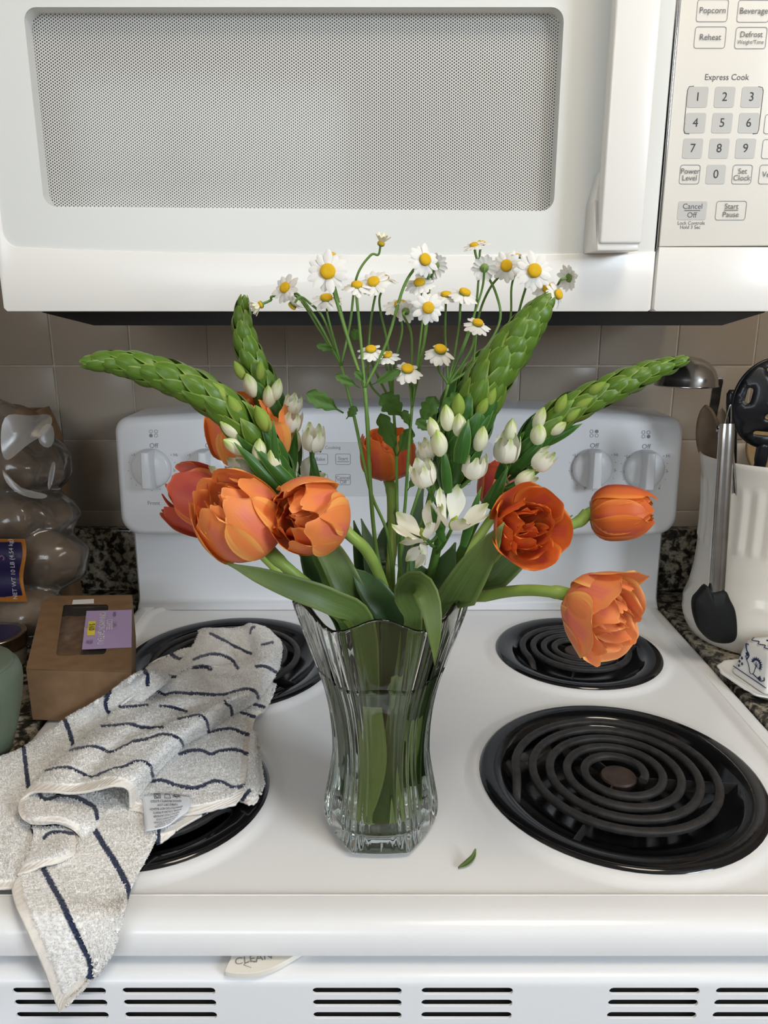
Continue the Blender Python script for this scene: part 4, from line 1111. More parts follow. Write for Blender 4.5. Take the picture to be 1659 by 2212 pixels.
def tongs():
    top = P(1571, 915, 0.868); bot = P(1546, 1300, 0.848)
    t = thing('tongs', 'steel kitchen tongs with black silicone head straddling the crock rim', 'tongs', bot)
    ax = (bot - top); L = ax.length; ax.normalize(); sd = Vector((1, 0, 0)); sd = (sd - ax * sd.dot(ax)).normalized(); f = ax.cross(sd)
    if f.y > 0: f = -f                                   # toward the viewer
    def leg(name, off, parent, spread, w0, w1):
        loops = []
        n = 20
        for i in range(n + 1):
            s = i / n; w = w0 + (w1 - w0) * s; w *= (0.92 if s < 0.02 else 1)
            c = top + ax * (L * s) + off * s * spread
            lp = []
            for j in range(11):
                a = math.pi * j / 10; lp.append(c + sd * (-w * math.cos(a)) + f * (w * 0.62 * math.sin(a)))
            for j in range(9, 0, -1):
                a = math.pi * j / 10; lp.append(c + sd * (-(w - .0011) * math.cos(a)) + f * ((w - .0012) * 0.62 * math.sin(a) - 0.0008))
            loops.append(lp)
        vs, fs = loft(loops, True, True, True)
        o = obj(name, vs, fs, M['steel'], parent); o.data.set_sharp_from_angle(angle=math.radians(45)); return o
    leg('leg', Vector(), t, 0, 0.0093, 0.0103)
    f_ = f; back = Vector((0.0, 0.052, 0.0))
    # inner leg hangs inside the crock
    loops = []
    for i in range(13):
        s = i / 12; w = 0.009; c = top + Vector((0.003, 0.012, -0.004)) + (Vector((CX - 0.03, CY - 0.02, 0.035)) - top) * s
        loops.append([c + sd * (-w * math.cos(math.pi * j / 8)) - f * (w * .5 * math.sin(math.pi * j / 8)) for j in range(9)] + [c + sd * (w * .8 * math.cos(math.pi * j / 8)) - f * (w * .5 * math.sin(math.pi * j / 8) - 0.001) for j in range(9)])
    vs, fs = loft(loops, True, True, True); obj('leg', vs, fs, M['steel'], t)
    tube('hinge_pin', [top + ax * 0.008 + sd * -0.009 + Vector((0, .006, 0)), top + ax * 0.008 + sd * 0.009 + Vector((0, .006, 0))], 0.0022, M['steel'], t, 10)
    ring = catmull([top + sd * -0.002 + Vector((0, .003, -0.006)), top + sd * 0.0005 + Vector((0, .003, 0.012)), top + sd * 0.0025 + Vector((0, .003, 0.021)), top + sd * 0.0045 + Vector((0, .003, 0.012)), top + sd * 0.006 + Vector((0, .003, -0.006))], 6)
    tube('pull_loop', ring, 0.0007, M['chrome'], t, 6)
    # silicone head: broad scoop, its outline measured on the photograph
    out = [(1527, 1266), (1540, 1281), (1566, 1277), (1577, 1296), (1588, 1320), (1592, 1355), (1590, 1378), (1578, 1388), (1555, 1389), (1533, 1382), (1515, 1366), (1505, 1345), (1499, 1318), (1500, 1296), (1510, 1283)]
    yb = 0.842
    front = [P(p.x, p.y, yb) for p in catmull([Vector((x, y, 0)) for x, y in out], 4, True)]
    front = [Vector((p.x, yb, max(p.z, 0.006))) for p in front]
    c = sum(front, Vector()) / len(front)
    l0 = [p + Vector((0, 0.008, 0)) for p in front]
    l1 = [p.lerp(c, -0.01) for p in front]
    l2 = [p.lerp(c, 0.08) + Vector((0, -0.003, 0)) for p in front]
    l3 = [p.lerp(c, 0.55) + Vector((0, -0.006, 0)) for p in front]
    vs, fs = loft([l0, l1, l2, l3], True, True, True)
    o = obj('silicone_head', vs, fs, M['silicone'], t)
    o.data.set_sharp_from_angle(angle=math.radians(50))
    o['label'] = 'black silicone tong head'
tongs()
# butter dish: tapered lid on a wavy-edged plate, blue flower print
M['porcelain'] = new_mat('white_porcelain', (0.80, 0.80, 0.78), 0.15)
M['cobalt'] = new_mat('cobalt_print', (0.012, 0.022, 0.085), 0.3)
M['cobalt_pale'] = new_mat('pale_cobalt_print', (0.12, 0.16, 0.28), 0.3)
def butter_dish():
    o0 = G(1581, 1438, 0.012); o1 = G(1656, 1489, 0.012)
    e1 = (o1 - o0); W = e1.length; e1.normalize(); e2 = Vector((-e1.y, e1.x, 0))   # e2 runs away to the right
    L = 0.155
    t = thing('butter_dish', 'white butter dish with blue flower pattern and plate', 'dish', o0 + e1 * W / 2 + e2 * L / 2 - Vector((0, 0, 0.012)))
    def at(u, v, z): return o0 + e1 * u + e2 * v + Vector((0, 0, z - 0.012))
    n = 64
    def ov(ex, z, wav=0.0):
        pts = []
        base = rrect(-ex, W + ex, -ex, L + ex, min(0.03, 0.012 + ex), 15)
        for i, (u, v) in enumerate(base):
            k = wav * math.sin(i * 2 * math.pi * 10 / len(base)); c = Vector((W / 2, L / 2)); d = (Vector((u, v)) - c).normalized()
            pts.append(at(u + d.x * k, v + d.y * k, z))
        return pts
    vs, fs = loft([ov(0.0, -0.002), ov(0.006, 0.0), ov(0.016, 0.0065, 0.0006), ov(0.019, 0.0078, 0.0012), ov(0.0195, 0.0092, 0.0012), ov(0.018, 0.0098, 0.0010), ov(0.014, 0.0082, 0.0004), ov(0.006, 0.0050), ov(0.002, 0.0045)], True, True, True)
    obj('plate', vs, fs, M['porcelain'], t)
    def lidring(ins, z, r): return [at(u, v, z) for u, v in rrect(ins, W - ins, ins, L - ins, r, 8)]
    vs, fs = loft([lidring(-0.0005, 0.0052, 0.007), lidring(-0.001, 0.008, 0.007), lidring(0.001, 0.012, 0.007), lidring(0.0048, 0.042, 0.009), lidring(0.0065, 0.0470, 0.010), lidring(0.0105, 0.0500, 0.010), lidring(0.02, 0.0510, 0.010)], True, False, True)
    lid = obj('lid', vs, fs, M['porcelain'], t)
    # print on the short end facing the stove
    nrm = -e2
    def face(u, h): s = h / 0.03; return at(u * W, 0.001 + 0.0038 * s, 0.012 + h) + nrm * 0.0005
    def top(u, v): return at(0.012 + u * (W - 0.024), 0.012 + v * (L - 0.024), 0.0515)
    geo, gp = [], []
    def stroke(f, pts, w):
        q = catmull([f(*p) for p in pts], 5); geo.append(tube_geo(q, w, 5))
    def blob(f, c, r, petals, depth):
        ring = []
        for i in range(petals * 2): a = 2 * math.pi * i / (petals * 2); rr = r * (1 if i % 2 == 0 else depth); ring.append(f(c[0] + rr * math.cos(a), c[1] + rr * math.sin(a) * fx[0]))
        geo.append((ring + [f(*c)], [(i, (i + 1) % len(ring), len(ring)) for i in range(len(ring))]))
    fx = [W]
    # flower: scalloped fan with a pale centre
    ring = []
    for i in range(23):
        a = math.radians(-30 + 210 * i / 22); rr = 0.17 if i % 2 == 0 else 0.12; ring.append((0.60 + rr * math.cos(a), 0.018 + rr * W * 0.9 * math.sin(a)))
    inn = [(0.60 + 0.085 * math.cos(math.radians(-30 + 210 * i / 22)), 0.018 + 0.085 * W * 0.9 * math.sin(math.radians(-30 + 210 * i / 22))) for i in range(23)]
    vs = [face(*p) for p in ring + inn]; geo.append((vs, [(i, i + 1, 24 + i, 23 + i) for i in range(22)]))
    for i in range(6):
        a = math.radians(-20 + 190 * i / 5); stroke(face, [(0.60, 0.016), (0.60 + 0.07 * math.cos(a), 0.017 + 0.07 * W * math.sin(a))], 0.00025)
    stroke(face, [(0.60, 0.016), (0.58, 0.007), (0.50, 0.005), (0.42, 0.012), (0.33, 0.017), (0.27, 0.020)], 0.0004)
    stroke(face, [(0.58, 0.006), (0.68, 0.005), (0.80, 0.004), (0.88, 0.007), (0.86, 0.010)], 0.0006)
    stroke(face, [(0.33, 0.017), (0.36, 0.023), (0.27, 0.027), (0.22, 0.033), (0.28, 0.034)], 0.0007)
    for c in ((0.31, 0.023), (0.76, 0.006)): blob(face, c, 0.055, 4, 0.6)
    for c in ((0.16, 0.010), (0.20, 0.015), (0.13, 0.017), (0.24, 0.009), (0.17, 0.005)): blob(face, c, 0.042, 5, 0.5)
    stroke(face, [(0.03, 0.0005), (0.5, 0.0005), (0.97, 0.0005)], 0.0005)
    fx[0] = 0.45
    stroke(top, [(0.0, 0.02), (0.15, -0.03), (0.3, 0.01), (0.45, -0.03), (0.6, 0.01), (0.75, -0.03), (1.0, 0.02)], 0.0006)
    for k in range(6):
        a = 2 * math.pi * k / 6
        stroke(top, [(0.45, 0.20), (0.45 + 0.2 * math.cos(a + .3), 0.20 + 0.08 * math.sin(a + .3)), (0.45 + 0.34 * math.cos(a), 0.20 + 0.13 * math.sin(a))], 0.0011)
        stroke(top, [(0.45, 0.62), (0.45 + 0.2 * math.cos(a + .3), 0.62 + 0.08 * math.sin(a + .3)), (0.45 + 0.34 * math.cos(a), 0.62 + 0.13 * math.sin(a))], 0.0011)
    vs, fs = merge(geo)
    pr = obj('flower_print', vs, fs, M['cobalt'], lid, smooth=False); pr['kind'] = 'stuff'
butter_dish()
# ------------------------------------------------------------------ the crumpled terry towel
def cr_matrix(n, m):
    """(m x n) matrix that samples n control rows at m places with Catmull-Rom weights"""
    A = np.zeros((m, n))
    for i in range(m):
        t = i / (m - 1) * (n - 1); k = min(int(t), n - 2); f = t - k
        w = (0.5 * (-f + 2 * f * f - f ** 3), 0.5 * (2 - 5 * f * f + 3 * f ** 3), 0.5 * (f + 4 * f * f - 3 * f ** 3), 0.5 * (-f * f + f ** 3))
        for d, ww in zip((-1, 0, 1, 2), w):
            q = k + d
            if q < 0: A[i, 0] += 2 * ww; A[i, 1] -= ww
            elif q > n - 1: A[i, n - 1] += 2 * ww; A[i, n - 2] -= ww
            else: A[i, q] += ww
    return A
KS = 2.4797
def tpt(cx, cy, z=None, y=None):
    px, py = cx / KS, 1320 + cy / KS
    return G(px, py, z / 1000.0) if y is None else P(px, py, y)
rng = np.random.default_rng(7)
JT = rng.random((512, 512, 3))
def terry(u, v):
    """loop-pile height for surface coordinates in metres"""
    su, sv = u / 0.0025, v / 0.0019
    iu, iv = np.floor(su).astype(int), np.floor(sv).astype(int)
    best = np.zeros_like(u)
    for a in (-1, 0, 1):
        for b in (-1, 0, 1):
            j = JT[(iu + a) % 512, (iv + b) % 512]
            dx = su - (iu + a + 0.25 + 0.5 * j[..., 0]); dy = sv - (iv + b + 0.25 + 0.5 * j[..., 1])
            h = (0.55 + 0.45 * j[..., 2]) * np.clip(1 - (dx * dx + dy * dy) / 0.62, 0, 1) ** 0.6
            best = np.maximum(best, h)
    return best
def seg_dist(x, y, line):
    d = np.full(x.shape, 1e9)
    for (x0, y0), (x1, y1) in zip(line, line[1:]):
        vx, vy = x1 - x0, y1 - y0; L = vx * vx + vy * vy + 1e-9
        t = np.clip(((x - x0) * vx + (y - y0) * vy) / L, 0, 1)
        d = np.minimum(d, np.hypot(x - x0 - t * vx, y - y0 - t * vy))
    return d
def smooth_line(l):
    return [(p.x, p.y) for p in catmull([Vector((x, y, 0)) for x, y in l], 6)] if len(l) > 2 else l
TV, TF, TA, TU, TN = [], [], [], [], []
def patch(rows, stripes=(), hems=(), amp=0.0015, wrinkle=0.0012, seed=0, sw=9.0, hem_w=34, res=0.00085):
    """rows of control points (crop x, crop y, z mm) or (x, y, None, depth)"""
    R, Cn = len(rows), len(rows[0])
    W3 = np.array([[tuple(tpt(*p)) for p in r] for r in rows]); W2 = np.array([[p[:2] for p in r] for r in rows], dtype=float)
    lu = np.max([np.sum(np.linalg.norm(np.diff(W3[:, j], axis=0), axis=1)) for j in range(Cn)]); lv = np.max([np.sum(np.linalg.norm(np.diff(W3[i], axis=0), axis=1)) for i in range(R)])
    m, n = max(12, int(lu / res)), max(12, int(lv / res))
    A, B = cr_matrix(R, m), cr_matrix(Cn, n)
    pos = np.einsum('ir,rck,jc->ijk', A, W3, B); pp = np.einsum('ir,rck,jc->ijk', A, W2, B)
    du = np.gradient(pos, axis=0); dv = np.gradient(pos, axis=1)
    nrm = np.cross(du, dv); nrm /= np.linalg.norm(nrm, axis=2, keepdims=True) + 1e-12
    if nrm[m // 2, n // 2, 2] - nrm[m // 2, n // 2, 1] < 0: nrm = -nrm
    uu = np.cumsum(np.linalg.norm(du, axis=2), axis=0); vv = np.cumsum(np.linalg.norm(dv, axis=2), axis=1)
    uu = np.repeat(uu[:, n // 2:n // 2 + 1], n, 1); vv = np.repeat(vv[m // 2:m // 2 + 1], m, 0)
    sd = np.full((m, n), 1e9)
    for s in stripes: sd = np.minimum(sd, seg_dist(pp[..., 0], pp[..., 1], smooth_line(s)))
    hd = np.full((m, n), 1e9)
    for s in hems: hd = np.minimum(hd, seg_dist(pp[..., 0], pp[..., 1], smooth_line(s)))
    fr = rng.normal(0, 1.3, (m, n))
    mask = np.clip((sw * 1.12 - sd + fr) / 3.0 + 0.5, 0, 1)
    hm = np.clip((hem_w - hd) / 5.0, 0, 1)
    px_h = terry(uu + seed * 0.11, vv + seed * 0.07)
    h = px_h * amp * (1 - hm * 0.85) * (1 - 0.45 * mask)
    w = np.zeros((m, n)); ph = rng.random(8) * 6.28
    for k in range(8):
        a = rng.uniform(0, 6.28); f = rng.uniform(60, 260); w += np.sin((np.cos(a) * uu + np.sin(a) * vv) * f + ph[k]) / 8 * (90 / f) ** 0.5
    h += w * wrinkle + hm * 0.00035 * np.sin(uu * 900 + vv * 900) * 0.6
    ei = np.minimum(np.arange(m), m - 1 - np.arange(m)); ej = np.minimum(np.arange(n), n - 1 - np.arange(n))
    h *= np.clip(np.minimum(ei[:, None], ej[None, :]) / 5.0, 0.1, 1)
    pos = pos + nrm * h[..., None]
    o = len(TV) and sum(len(x) for x in TV)
    TN.append(nrm.reshape(-1, 3)); TV.append(pos.reshape(-1, 3)); TA.append(np.stack([mask, hm], -1).reshape(-1, 2)); TU.append(np.stack([uu, vv], -1).reshape(-1, 2))
    i, j = np.meshgrid(np.arange(m - 1), np.arange(n - 1), indexing='ij'); a = (o + i * n + j).ravel()
    flip = np.cross(du, dv)[m // 2, n // 2]; up = flip[2] - flip[1] > 0
    f = np.stack([a, a + n, a + n + 1, a + 1], -1) if up else np.stack([a, a + 1, a + n + 1, a + n], -1)
    TF.append(f)
# underlying sheet: left flap that runs out of the picture to the left
patch([[(880, 262, 8), (940, 225, 10), (1010, 200, 12), (1090, 215, 11)],
       [(770, 330, 9), (830, 285, 12), (930, 255, 14), (1030, 290, 12)],
       [(702, 374, None, .704), (752, 330, None, .712), (850, 318, None, .745), (925, 362, None, .745)],
       [(640, 415, None, .703), (690, 365, None, .702), (790, 350, None, .716), (850, 420, None, .712)],
       [(500, 515, None, .702), (570, 455, None, .701), (640, 470, None, .699), (700, 540, None, .694)],
       [(330, 600, None, .703), (400, 560, None, .702), (490, 590, None, .697), (560, 660, 8)],
       [(200, 700, 7), (280, 650, 10), (380, 700, 9), (450, 780, 5)],
       [(60, 770, 7), (150, 735, 10), (270, 790, 9), (350, 880, 5)],
       [(-90, 850, 7), (20, 800, 10), (160, 890, 9), (260, 1000, 5)],
       [(-200, 960, 7), (-60, 900, 10), (100, 1010, 9), (240, 1120, 5)],
       [(-200, 1150, 7), (-60, 1120, 10), (90, 1160, 9), (250, 1220, 5)],
       [(-200, 1330, 7), (-60, 1300, 9), (80, 1310, 8), (240, 1320, 5)],
       [(-200, 1500, 5), (-60, 1485, 6), (70, 1478, 6), (230, 1450, 5)]],
      stripes=[[(915, 235), (950, 258), (1000, 268)], [(765, 310), (787, 345), (790, 395)], [(590, 428), (570, 480), (572, 520), (600, 556)],
               [(350, 590), (375, 660), (392, 728)], [(128, 738), (140, 840), (152, 950)], [(172, 1150), (185, 1200), (205, 1238)]],
      hems=[[(-200, 1500), (-60, 1485), (70, 1478)]], seed=1, sw=11)
# hanging corner
patch([[(330, 870, 7), (450, 870, 7), (560, 860, 7), (650, 860, 7), (740, 900, 7), (800, 960, 7)],
       [(330, 1000, 8), (450, 1000, 9), (560, 990, 10), (650, 990, 10), (740, 1050, 9), (800, 1110, 8)],
       [(330, 1150, 8), (440, 1120, 9), (530, 1130, 11), (640, 1130, 10), (740, 1150, 9), (840, 1195, 8)],
       [(260, 1290, 8), (380, 1260, 9), (500, 1230, 11), (620, 1220, 10), (740, 1230, 9), (825, 1245, 8)],
       [(120, 1400, 9), (230, 1370, 9), (400, 1350, 11), (560, 1340, 10), (680, 1340, 9), (795, 1310, 7)],
       [(66, 1475, 8), (262, 1440, 10), (420, 1440, 11), (560, 1440, 10), (660, 1440, 9), (745, 1400, 7)],
       [(75, 1550, 8), (318, 1540, 11), (450, 1540, 11), (560, 1540, 10), (640, 1535, 9), (700, 1500, 7)],
       [(110, 1640, None, .446), (368, 1640, None, .441), (480, 1640, None, .441), (570, 1640, None, .442), (630, 1620, None, .444), (672, 1600, None, .446)],
       [(175, 1790, None, .435), (440, 1780, None, .432), (510, 1780, None, .432), (570, 1770, None, .433), (610, 1740, None, .436), (640, 1690, None, .439)],
       [(240, 1940, None, .430), (485, 1900, None, .427), (525, 1890, None, .427), (555, 1875, None, .428), (580, 1850, None, .430), (600, 1800, None, .434)],
       [(285, 2070, None, .427), (400, 2040, None, .424), (440, 2020, None, .424), (470, 1995, None, .425), (495, 1965, None, .428), (520, 1930, None, .430)],
       [(318, 2152, None, .425), (340, 2122, None, .423), (370, 2092, None, .423), (400, 2068, None, .424), (430, 2045, None, .426), (455, 2020, None, .428)]],
      stripes=[[(225, 1365), (262, 1440), (318, 1540), (368, 1640), (440, 1780), (485, 1880), (488, 1960)], [(495, 1155), (560, 1265), (605, 1335), (655, 1420), (692, 1512), (696, 1545)]],
      hems=[[(66, 1475), (75, 1550), (110, 1640), (175, 1790), (240, 1940), (285, 2070), (318, 2152), (370, 2110)], [(318, 2152), (400, 2080), (470, 2010)]], seed=2, sw=15, hem_w=62, amp=0.0017)
# lower folded layers at the right
patch([[(1300, 620, 5), (1355, 640, 8), (1372, 660, 3)], [(1310, 760, 6), (1365, 765, 9), (1398, 790, 3)], [(1290, 880, 6), (1350, 885, 10), (1410, 905, 4)],
       [(1270, 960, 6), (1345, 960, 11), (1414, 950, 4)], [(1270, 1010, 5), (1330, 1033, 9), (1378, 1030, 4)]],
      stripes=[[(1300, 1010), (1335, 965)]], hems=[[(1270, 1010), (1330, 1033), (1378, 1030)]], seed=3, sw=10, hem_w=30)
patch([[(790, 1110, 8), (900, 1085, 8), (1000, 1070, 8), (1125, 1070, 7)], [(830, 1190, 8), (900, 1160, 9), (1000, 1125, 8), (1120, 1085, 6)], [(838, 1248, 6), (885, 1224, 7), (985, 1160, 7), (1112, 1100, 5)]],
      stripes=[[(848, 1170), (845, 1240)], [(1100, 1080), (1095, 1110)]], hems=[[(838, 1248), (885, 1224), (985, 1160), (1112, 1100)]], seed=4, sw=12)
patch([[(1300, 340, 8), (1400, 350, 10), (1455, 380, 10), (1480, 400, 5)], [(1270, 480, 10), (1340, 500, 13), (1385, 508, 12), (1428, 520, 6)], [(1150, 570, 10), (1250, 555, 15), (1310, 560, 14), (1370, 572, 7)],
       [(1000, 670, 11), (1180, 645, 15), (1260, 640, 15), (1347, 668, 8)], [(880, 760, 12), (1070, 752, 15), (1180, 757, 16), (1334, 768, 9)], [(780, 880, 13), (900, 925, 15), (1150, 922, 16), (1314, 930, 10)],
       [(700, 990, 14), (900, 1010, 15), (1150, 1000, 16), (1305, 975, 12)], [(690, 1060, 13), (860, 1086, 13), (1060, 1082, 13), (1262, 1030, 12)]],
      stripes=[[(1350, 500), (1410, 516)], [(1280, 545), (1362, 566)], [(1112, 655), (1180, 640), (1240, 634), (1290, 655), (1340, 667)], [(965, 768), (1030, 748), (1085, 752), (1130, 770), (1180, 752), (1250, 745), (1332, 767)],
               [(795, 918), (870, 912), (950, 938), (1050, 950), (1140, 918), (1190, 922), (1250, 948), (1310, 930)]],
      hems=[[(690, 1060), (860, 1086), (1060, 1082), (1262, 1030)], [(1262, 1030), (1305, 975), (1314, 930), (1334, 768), (1347, 668), (1370, 572)]], seed=5, sw=9, hem_w=40)
# curls of the hem at the front left
patch([[(130, 985, 20), (210, 975, 17), (320, 985, 15), (440, 975, 13), (560, 960, 11)], [(103, 1020, 19), (200, 1010, 18), (320, 1020, 17), (440, 1045, 15), (560, 1050, 12)],
       [(98, 1065, 21), (190, 1060, 22), (310, 1070, 22), (425, 1090, 19), (535, 1110, 13)], [(118, 1112, 21), (190, 1115, 24), (310, 1122, 24), (405, 1140, 20), (512, 1165, 12)], [(165, 1143, 17), (230, 1146, 18), (310, 1143, 19), (392, 1175, 16), (450, 1235, 9)]],
      stripes=[[(205, 968), (225, 1005), (265, 1012), (320, 990), (390, 998), (455, 1022), (505, 1055), (520, 1110)]],
      hems=[[(103, 1020), (98, 1065), (118, 1112), (165, 1143), (230, 1146), (310, 1143), (392, 1175)]], seed=6, sw=11, hem_w=36)
patch([[(172, 1148, 12), (240, 1158, 12), (310, 1150, 13), (388, 1178, 15), (408, 1235, 15)], [(178, 1200, 12), (240, 1200, 13), (310, 1200, 14), (372, 1205, 16), (406, 1245, 15)],
       [(165, 1270, 12), (230, 1260, 15), (300, 1255, 17), (362, 1260, 18), (406, 1270, 14)], [(135, 1335, 12), (220, 1310, 16), (290, 1305, 18), (350, 1300, 18), (397, 1308, 13)], [(90, 1412, 10), (160, 1388, 13), (230, 1367, 14), (292, 1357, 14), (337, 1345, 12)]],
      stripes=[[(235, 1215), (265, 1190), (320, 1185), (390, 1192)]],
      hems=[[(90, 1412), (160, 1388), (230, 1367), (292, 1357), (337, 1345)], [(337, 1345), (397, 1308), (406, 1270), (408, 1235), (388, 1178)]], seed=7, sw=9, hem_w=34)
# the bundled main part: long folds crossed by the stripes
main = [[(1060, 118, 6), (1100, 104, 11), (1170, 106, 14), (1250, 108, 16), (1310, 100, 19), (1345, 84, 24), (1420, 106, 22), (1500, 168, 10)],
        [(1066, 112, 12), (1110, 98, 17), (1170, 101, 20), (1250, 103, 22), (1310, 92, 26), (1345, 74, 32), (1422, 98, 30), (1506, 170, 13)],
        [(1036, 180, 12), (1130, 125, 21), (1190, 155, 25), (1250, 190, 23), (1350, 232, 20), (1375, 150, 37), (1445, 175, 37), (1512, 208, 14)],
        [(962, 266, 14), (1040, 256, 26), (1160, 235, 31), (1275, 312, 21), (1345, 270, 25), (1385, 235, 39), (1455, 240, 38), (1502, 265, 14)],
        [(822, 374, 40), (872, 350, 41), (940, 352, 38), (1035, 308, 38), (1130, 317, 31), (1270, 327, 33), (1390, 298, 43), (1486, 328, 15)],
        [(685, 482, 38), (780, 420, 36), (880, 451, 28), (1000, 444, 38), (1210, 447, 34), (1310, 420, 44), (1365, 432, 40), (1388, 468, 14)],
        [(565, 580, 17), (660, 515, 34), (780, 512, 34), (870, 508, 38), (1000, 541, 33), (1120, 520, 40), (1215, 490, 41), (1246, 568, 13)],
        [(435, 684, 8), (555, 620, 25), (690, 612, 36), (870, 627, 34), (960, 582, 40), (1060, 565, 43), (1102, 590, 38), (1120, 650, 12)],
        [(325, 784, 8), (400, 745, 24), (480, 730, 34), (600, 758, 34), (700, 710, 40), (870, 664, 44), (957, 685, 39), (985, 730, 12)],
        [(198, 894, 9), (260, 855, 24), (370, 845, 34), (480, 891, 31), (600, 850, 39), (740, 805, 44), (802, 830, 39), (820, 894, 12)],
        [(95, 1020, 17), (172, 968, 25), (282, 966, 31), (400, 970, 32), (520, 951, 38), (608, 934, 42), (692, 962, 34), (705, 1055, 14)]]
patch(main, stripes=[[(1130, 125), (1190, 155), (1250, 190), (1350, 232)], [(1040, 262), (1090, 243), (1160, 236), (1235, 262), (1275, 312)], [(870, 345), (940, 357)], [(1030, 308), (1085, 300), (1130, 316)], [(1375, 300), (1420, 300), (1478, 328)],
                     [(780, 420), (830, 425), (880, 451), (940, 440), (1000, 444), (1100, 446), (1210, 447), (1310, 420), (1365, 432), (1382, 465)],
                     [(650, 518), (720, 512), (790, 508)], [(860, 510), (920, 515), (1000, 541)], [(1205, 490), (1235, 515), (1242, 562)],
                     [(550, 621), (620, 616), (690, 611), (760, 626), (870, 627)], [(960, 583), (1060, 565), (1102, 590), (1116, 645)],
                     [(365, 752), (480, 729), (540, 740), (600, 757), (700, 712), (790, 690), (870, 664), (957, 685), (980, 725)],
                     [(250, 858), (310, 848), (370, 845), (425, 866), (480, 891), (520, 886), (600, 850), (660, 842), (740, 805), (802, 830), (816, 890)], [(1345, 120), (1350, 95), (1362, 90)], [(1405, 185), (1455, 172)]],
      hems=[[(95, 1020), (172, 968), (282, 966), (400, 970), (520, 951), (608, 934), (692, 962), (705, 1055)]], seed=8, sw=8, hem_w=40, wrinkle=0.0018, amp=0.0016)
V = np.concatenate(TV); F = np.concatenate(TF); A_ = np.concatenate(TA); U_ = np.concatenate(TU)
# keep the cloth clear of the cooktop, the raised pans and the front edge
def floor_h(x, y):
    z = np.where(y < 0.476, -9.0, 0.0009)
    for bx, by, br, _ in BURN:
        d = np.hypot(x - bx, y - by); z = np.where(d < br + 0.004, 0.0048, z); z = np.where(d < br - 0.028, 0.0075, z)
    return z
V[:, 2] = np.maximum(V[:, 2], floor_h(V[:, 0], V[:, 1]) + 0.0022)
M['terry'] = new_mat('white_terry_cotton', (0.8, 0.78, 0.75), 0.95, 0.1)
def towel_mat():
    m = M['terry']; nt, n, l, b = nodes_of(m)
    at = nt.nodes.new('ShaderNodeAttribute'); at.attribute_name = 'weave'
    sp = nt.nodes.new('ShaderNodeSeparateColor'); l.new(at.outputs['Color'], sp.inputs[0])
    f = tex_noise(nt, 420, 2, 0.6)
    white = ramp(nt, f, [(0.25, (0.86, 0.84, 0.81)), (0.7, (0.94, 0.93, 0.91))])
    hem = ramp(nt, tex_noise(nt, 300, 2), [(0.3, (0.80, 0.745, 0.67)), (0.7, (0.87, 0.815, 0.745))])
    navy = ramp(nt, tex_noise(nt, 900, 2), [(0.35, (0.008, 0.011, 0.03)), (0.65, (0.035, 0.05, 0.11))])
    c = mixc(nt, sp.outputs[1], white, hem)
    c = mixc(nt, sp.outputs[0], c, navy)
    l.new(c, b.inputs['Base Color'])
    b.inputs['Sheen Weight'].default_value = 0.3
    bump(m, tex_noise(nt, 1100, 3, 0.7), 0.5, 0.0006)
towel_mat()
me = bpy.data.meshes.new('dish_towel')
me.vertices.add(len(V)); me.vertices.foreach_set('co', V.astype(np.float32).ravel())
me.loops.add(len(F) * 4); me.loops.foreach_set('vertex_index', F.astype(np.int32).ravel())
me.polygons.add(len(F)); me.polygons.foreach_set('loop_start', np.arange(0, len(F) * 4, 4, dtype=np.int32)); me.polygons.foreach_set('loop_total', np.full(len(F), 4, dtype=np.int32))
me.update(calc_edges=True)
ca = me.color_attributes.new('weave', 'FLOAT_COLOR', 'POINT')
ca.data.foreach_set('color', np.concatenate([A_, np.zeros((len(V), 1)), np.ones((len(V), 1))], 1).astype(np.float32).ravel())
me.materials.append(M['terry']); me.polygons.foreach_set('use_smooth', [True] * len(F)); me.validate()
TW_ = thing('dish_towel', 'crumpled white terry dish towel with navy stripes hanging over the stove edge', 'towel', (-0.26, 0.62, 0.004))
tw = link(bpy.data.objects.new('cloth', me), TW_)
solidify(tw, 0.0022, -1)
# the loop pile: short bent tufts standing all over the woven ground
def pile(n):
    NN = np.concatenate(TN); ok = np.nonzero((A_[:, 1] < 0.25) & (A_[:, 0] < 0.25))[0]
    i = rng.choice(ok, n); p = V[i] + NN[i] * -0.0003; nn = NN[i]
    r = rng.normal(0, 1, (n, 3)); r -= nn * np.sum(r * nn, 1, keepdims=True); r /= np.linalg.norm(r, axis=1, keepdims=True) + 1e-9
    sd = np.cross(nn, r); L = rng.uniform(0.0013, 0.0024, (n, 1)); w = rng.uniform(0.00032, 0.00055, (n, 1))
    lean = rng.uniform(0.5, 1.2, (n, 1))
    a = p; b = p + nn * L * 0.55 + r * L * 0.25 * lean; c = p + nn * L * 0.62 + r * L * 0.75 * lean
    vs = np.stack([a - sd * w, a + sd * w, b + sd * w, b - sd * w, c + sd * w * 0.7, c - sd * w * 0.7], 1).reshape(-1, 3)
    k = np.arange(n)[:, None] * 6
    q = np.concatenate([k + np.array([[0, 1, 2, 3]]), k + np.array([[3, 2, 4, 5]])], 1).reshape(-1, 4)
    me = bpy.data.meshes.new('pile'); me.vertices.add(len(vs)); me.vertices.foreach_set('co', vs.astype(np.float32).ravel())
    me.loops.add(q.size); me.loops.foreach_set('vertex_index', q.astype(np.int32).ravel())
    me.polygons.add(len(q)); me.polygons.foreach_set('loop_start', np.arange(0, q.size, 4, dtype=np.int32)); me.polygons.foreach_set('loop_total', np.full(len(q), 4, dtype=np.int32))
    me.update(calc_edges=True); me.materials.append(M['tuft']); me.polygons.foreach_set('use_smooth', [True] * len(q))
    o = link(bpy.data.objects.new('pile', me), TW_); o['kind'] = 'stuff'
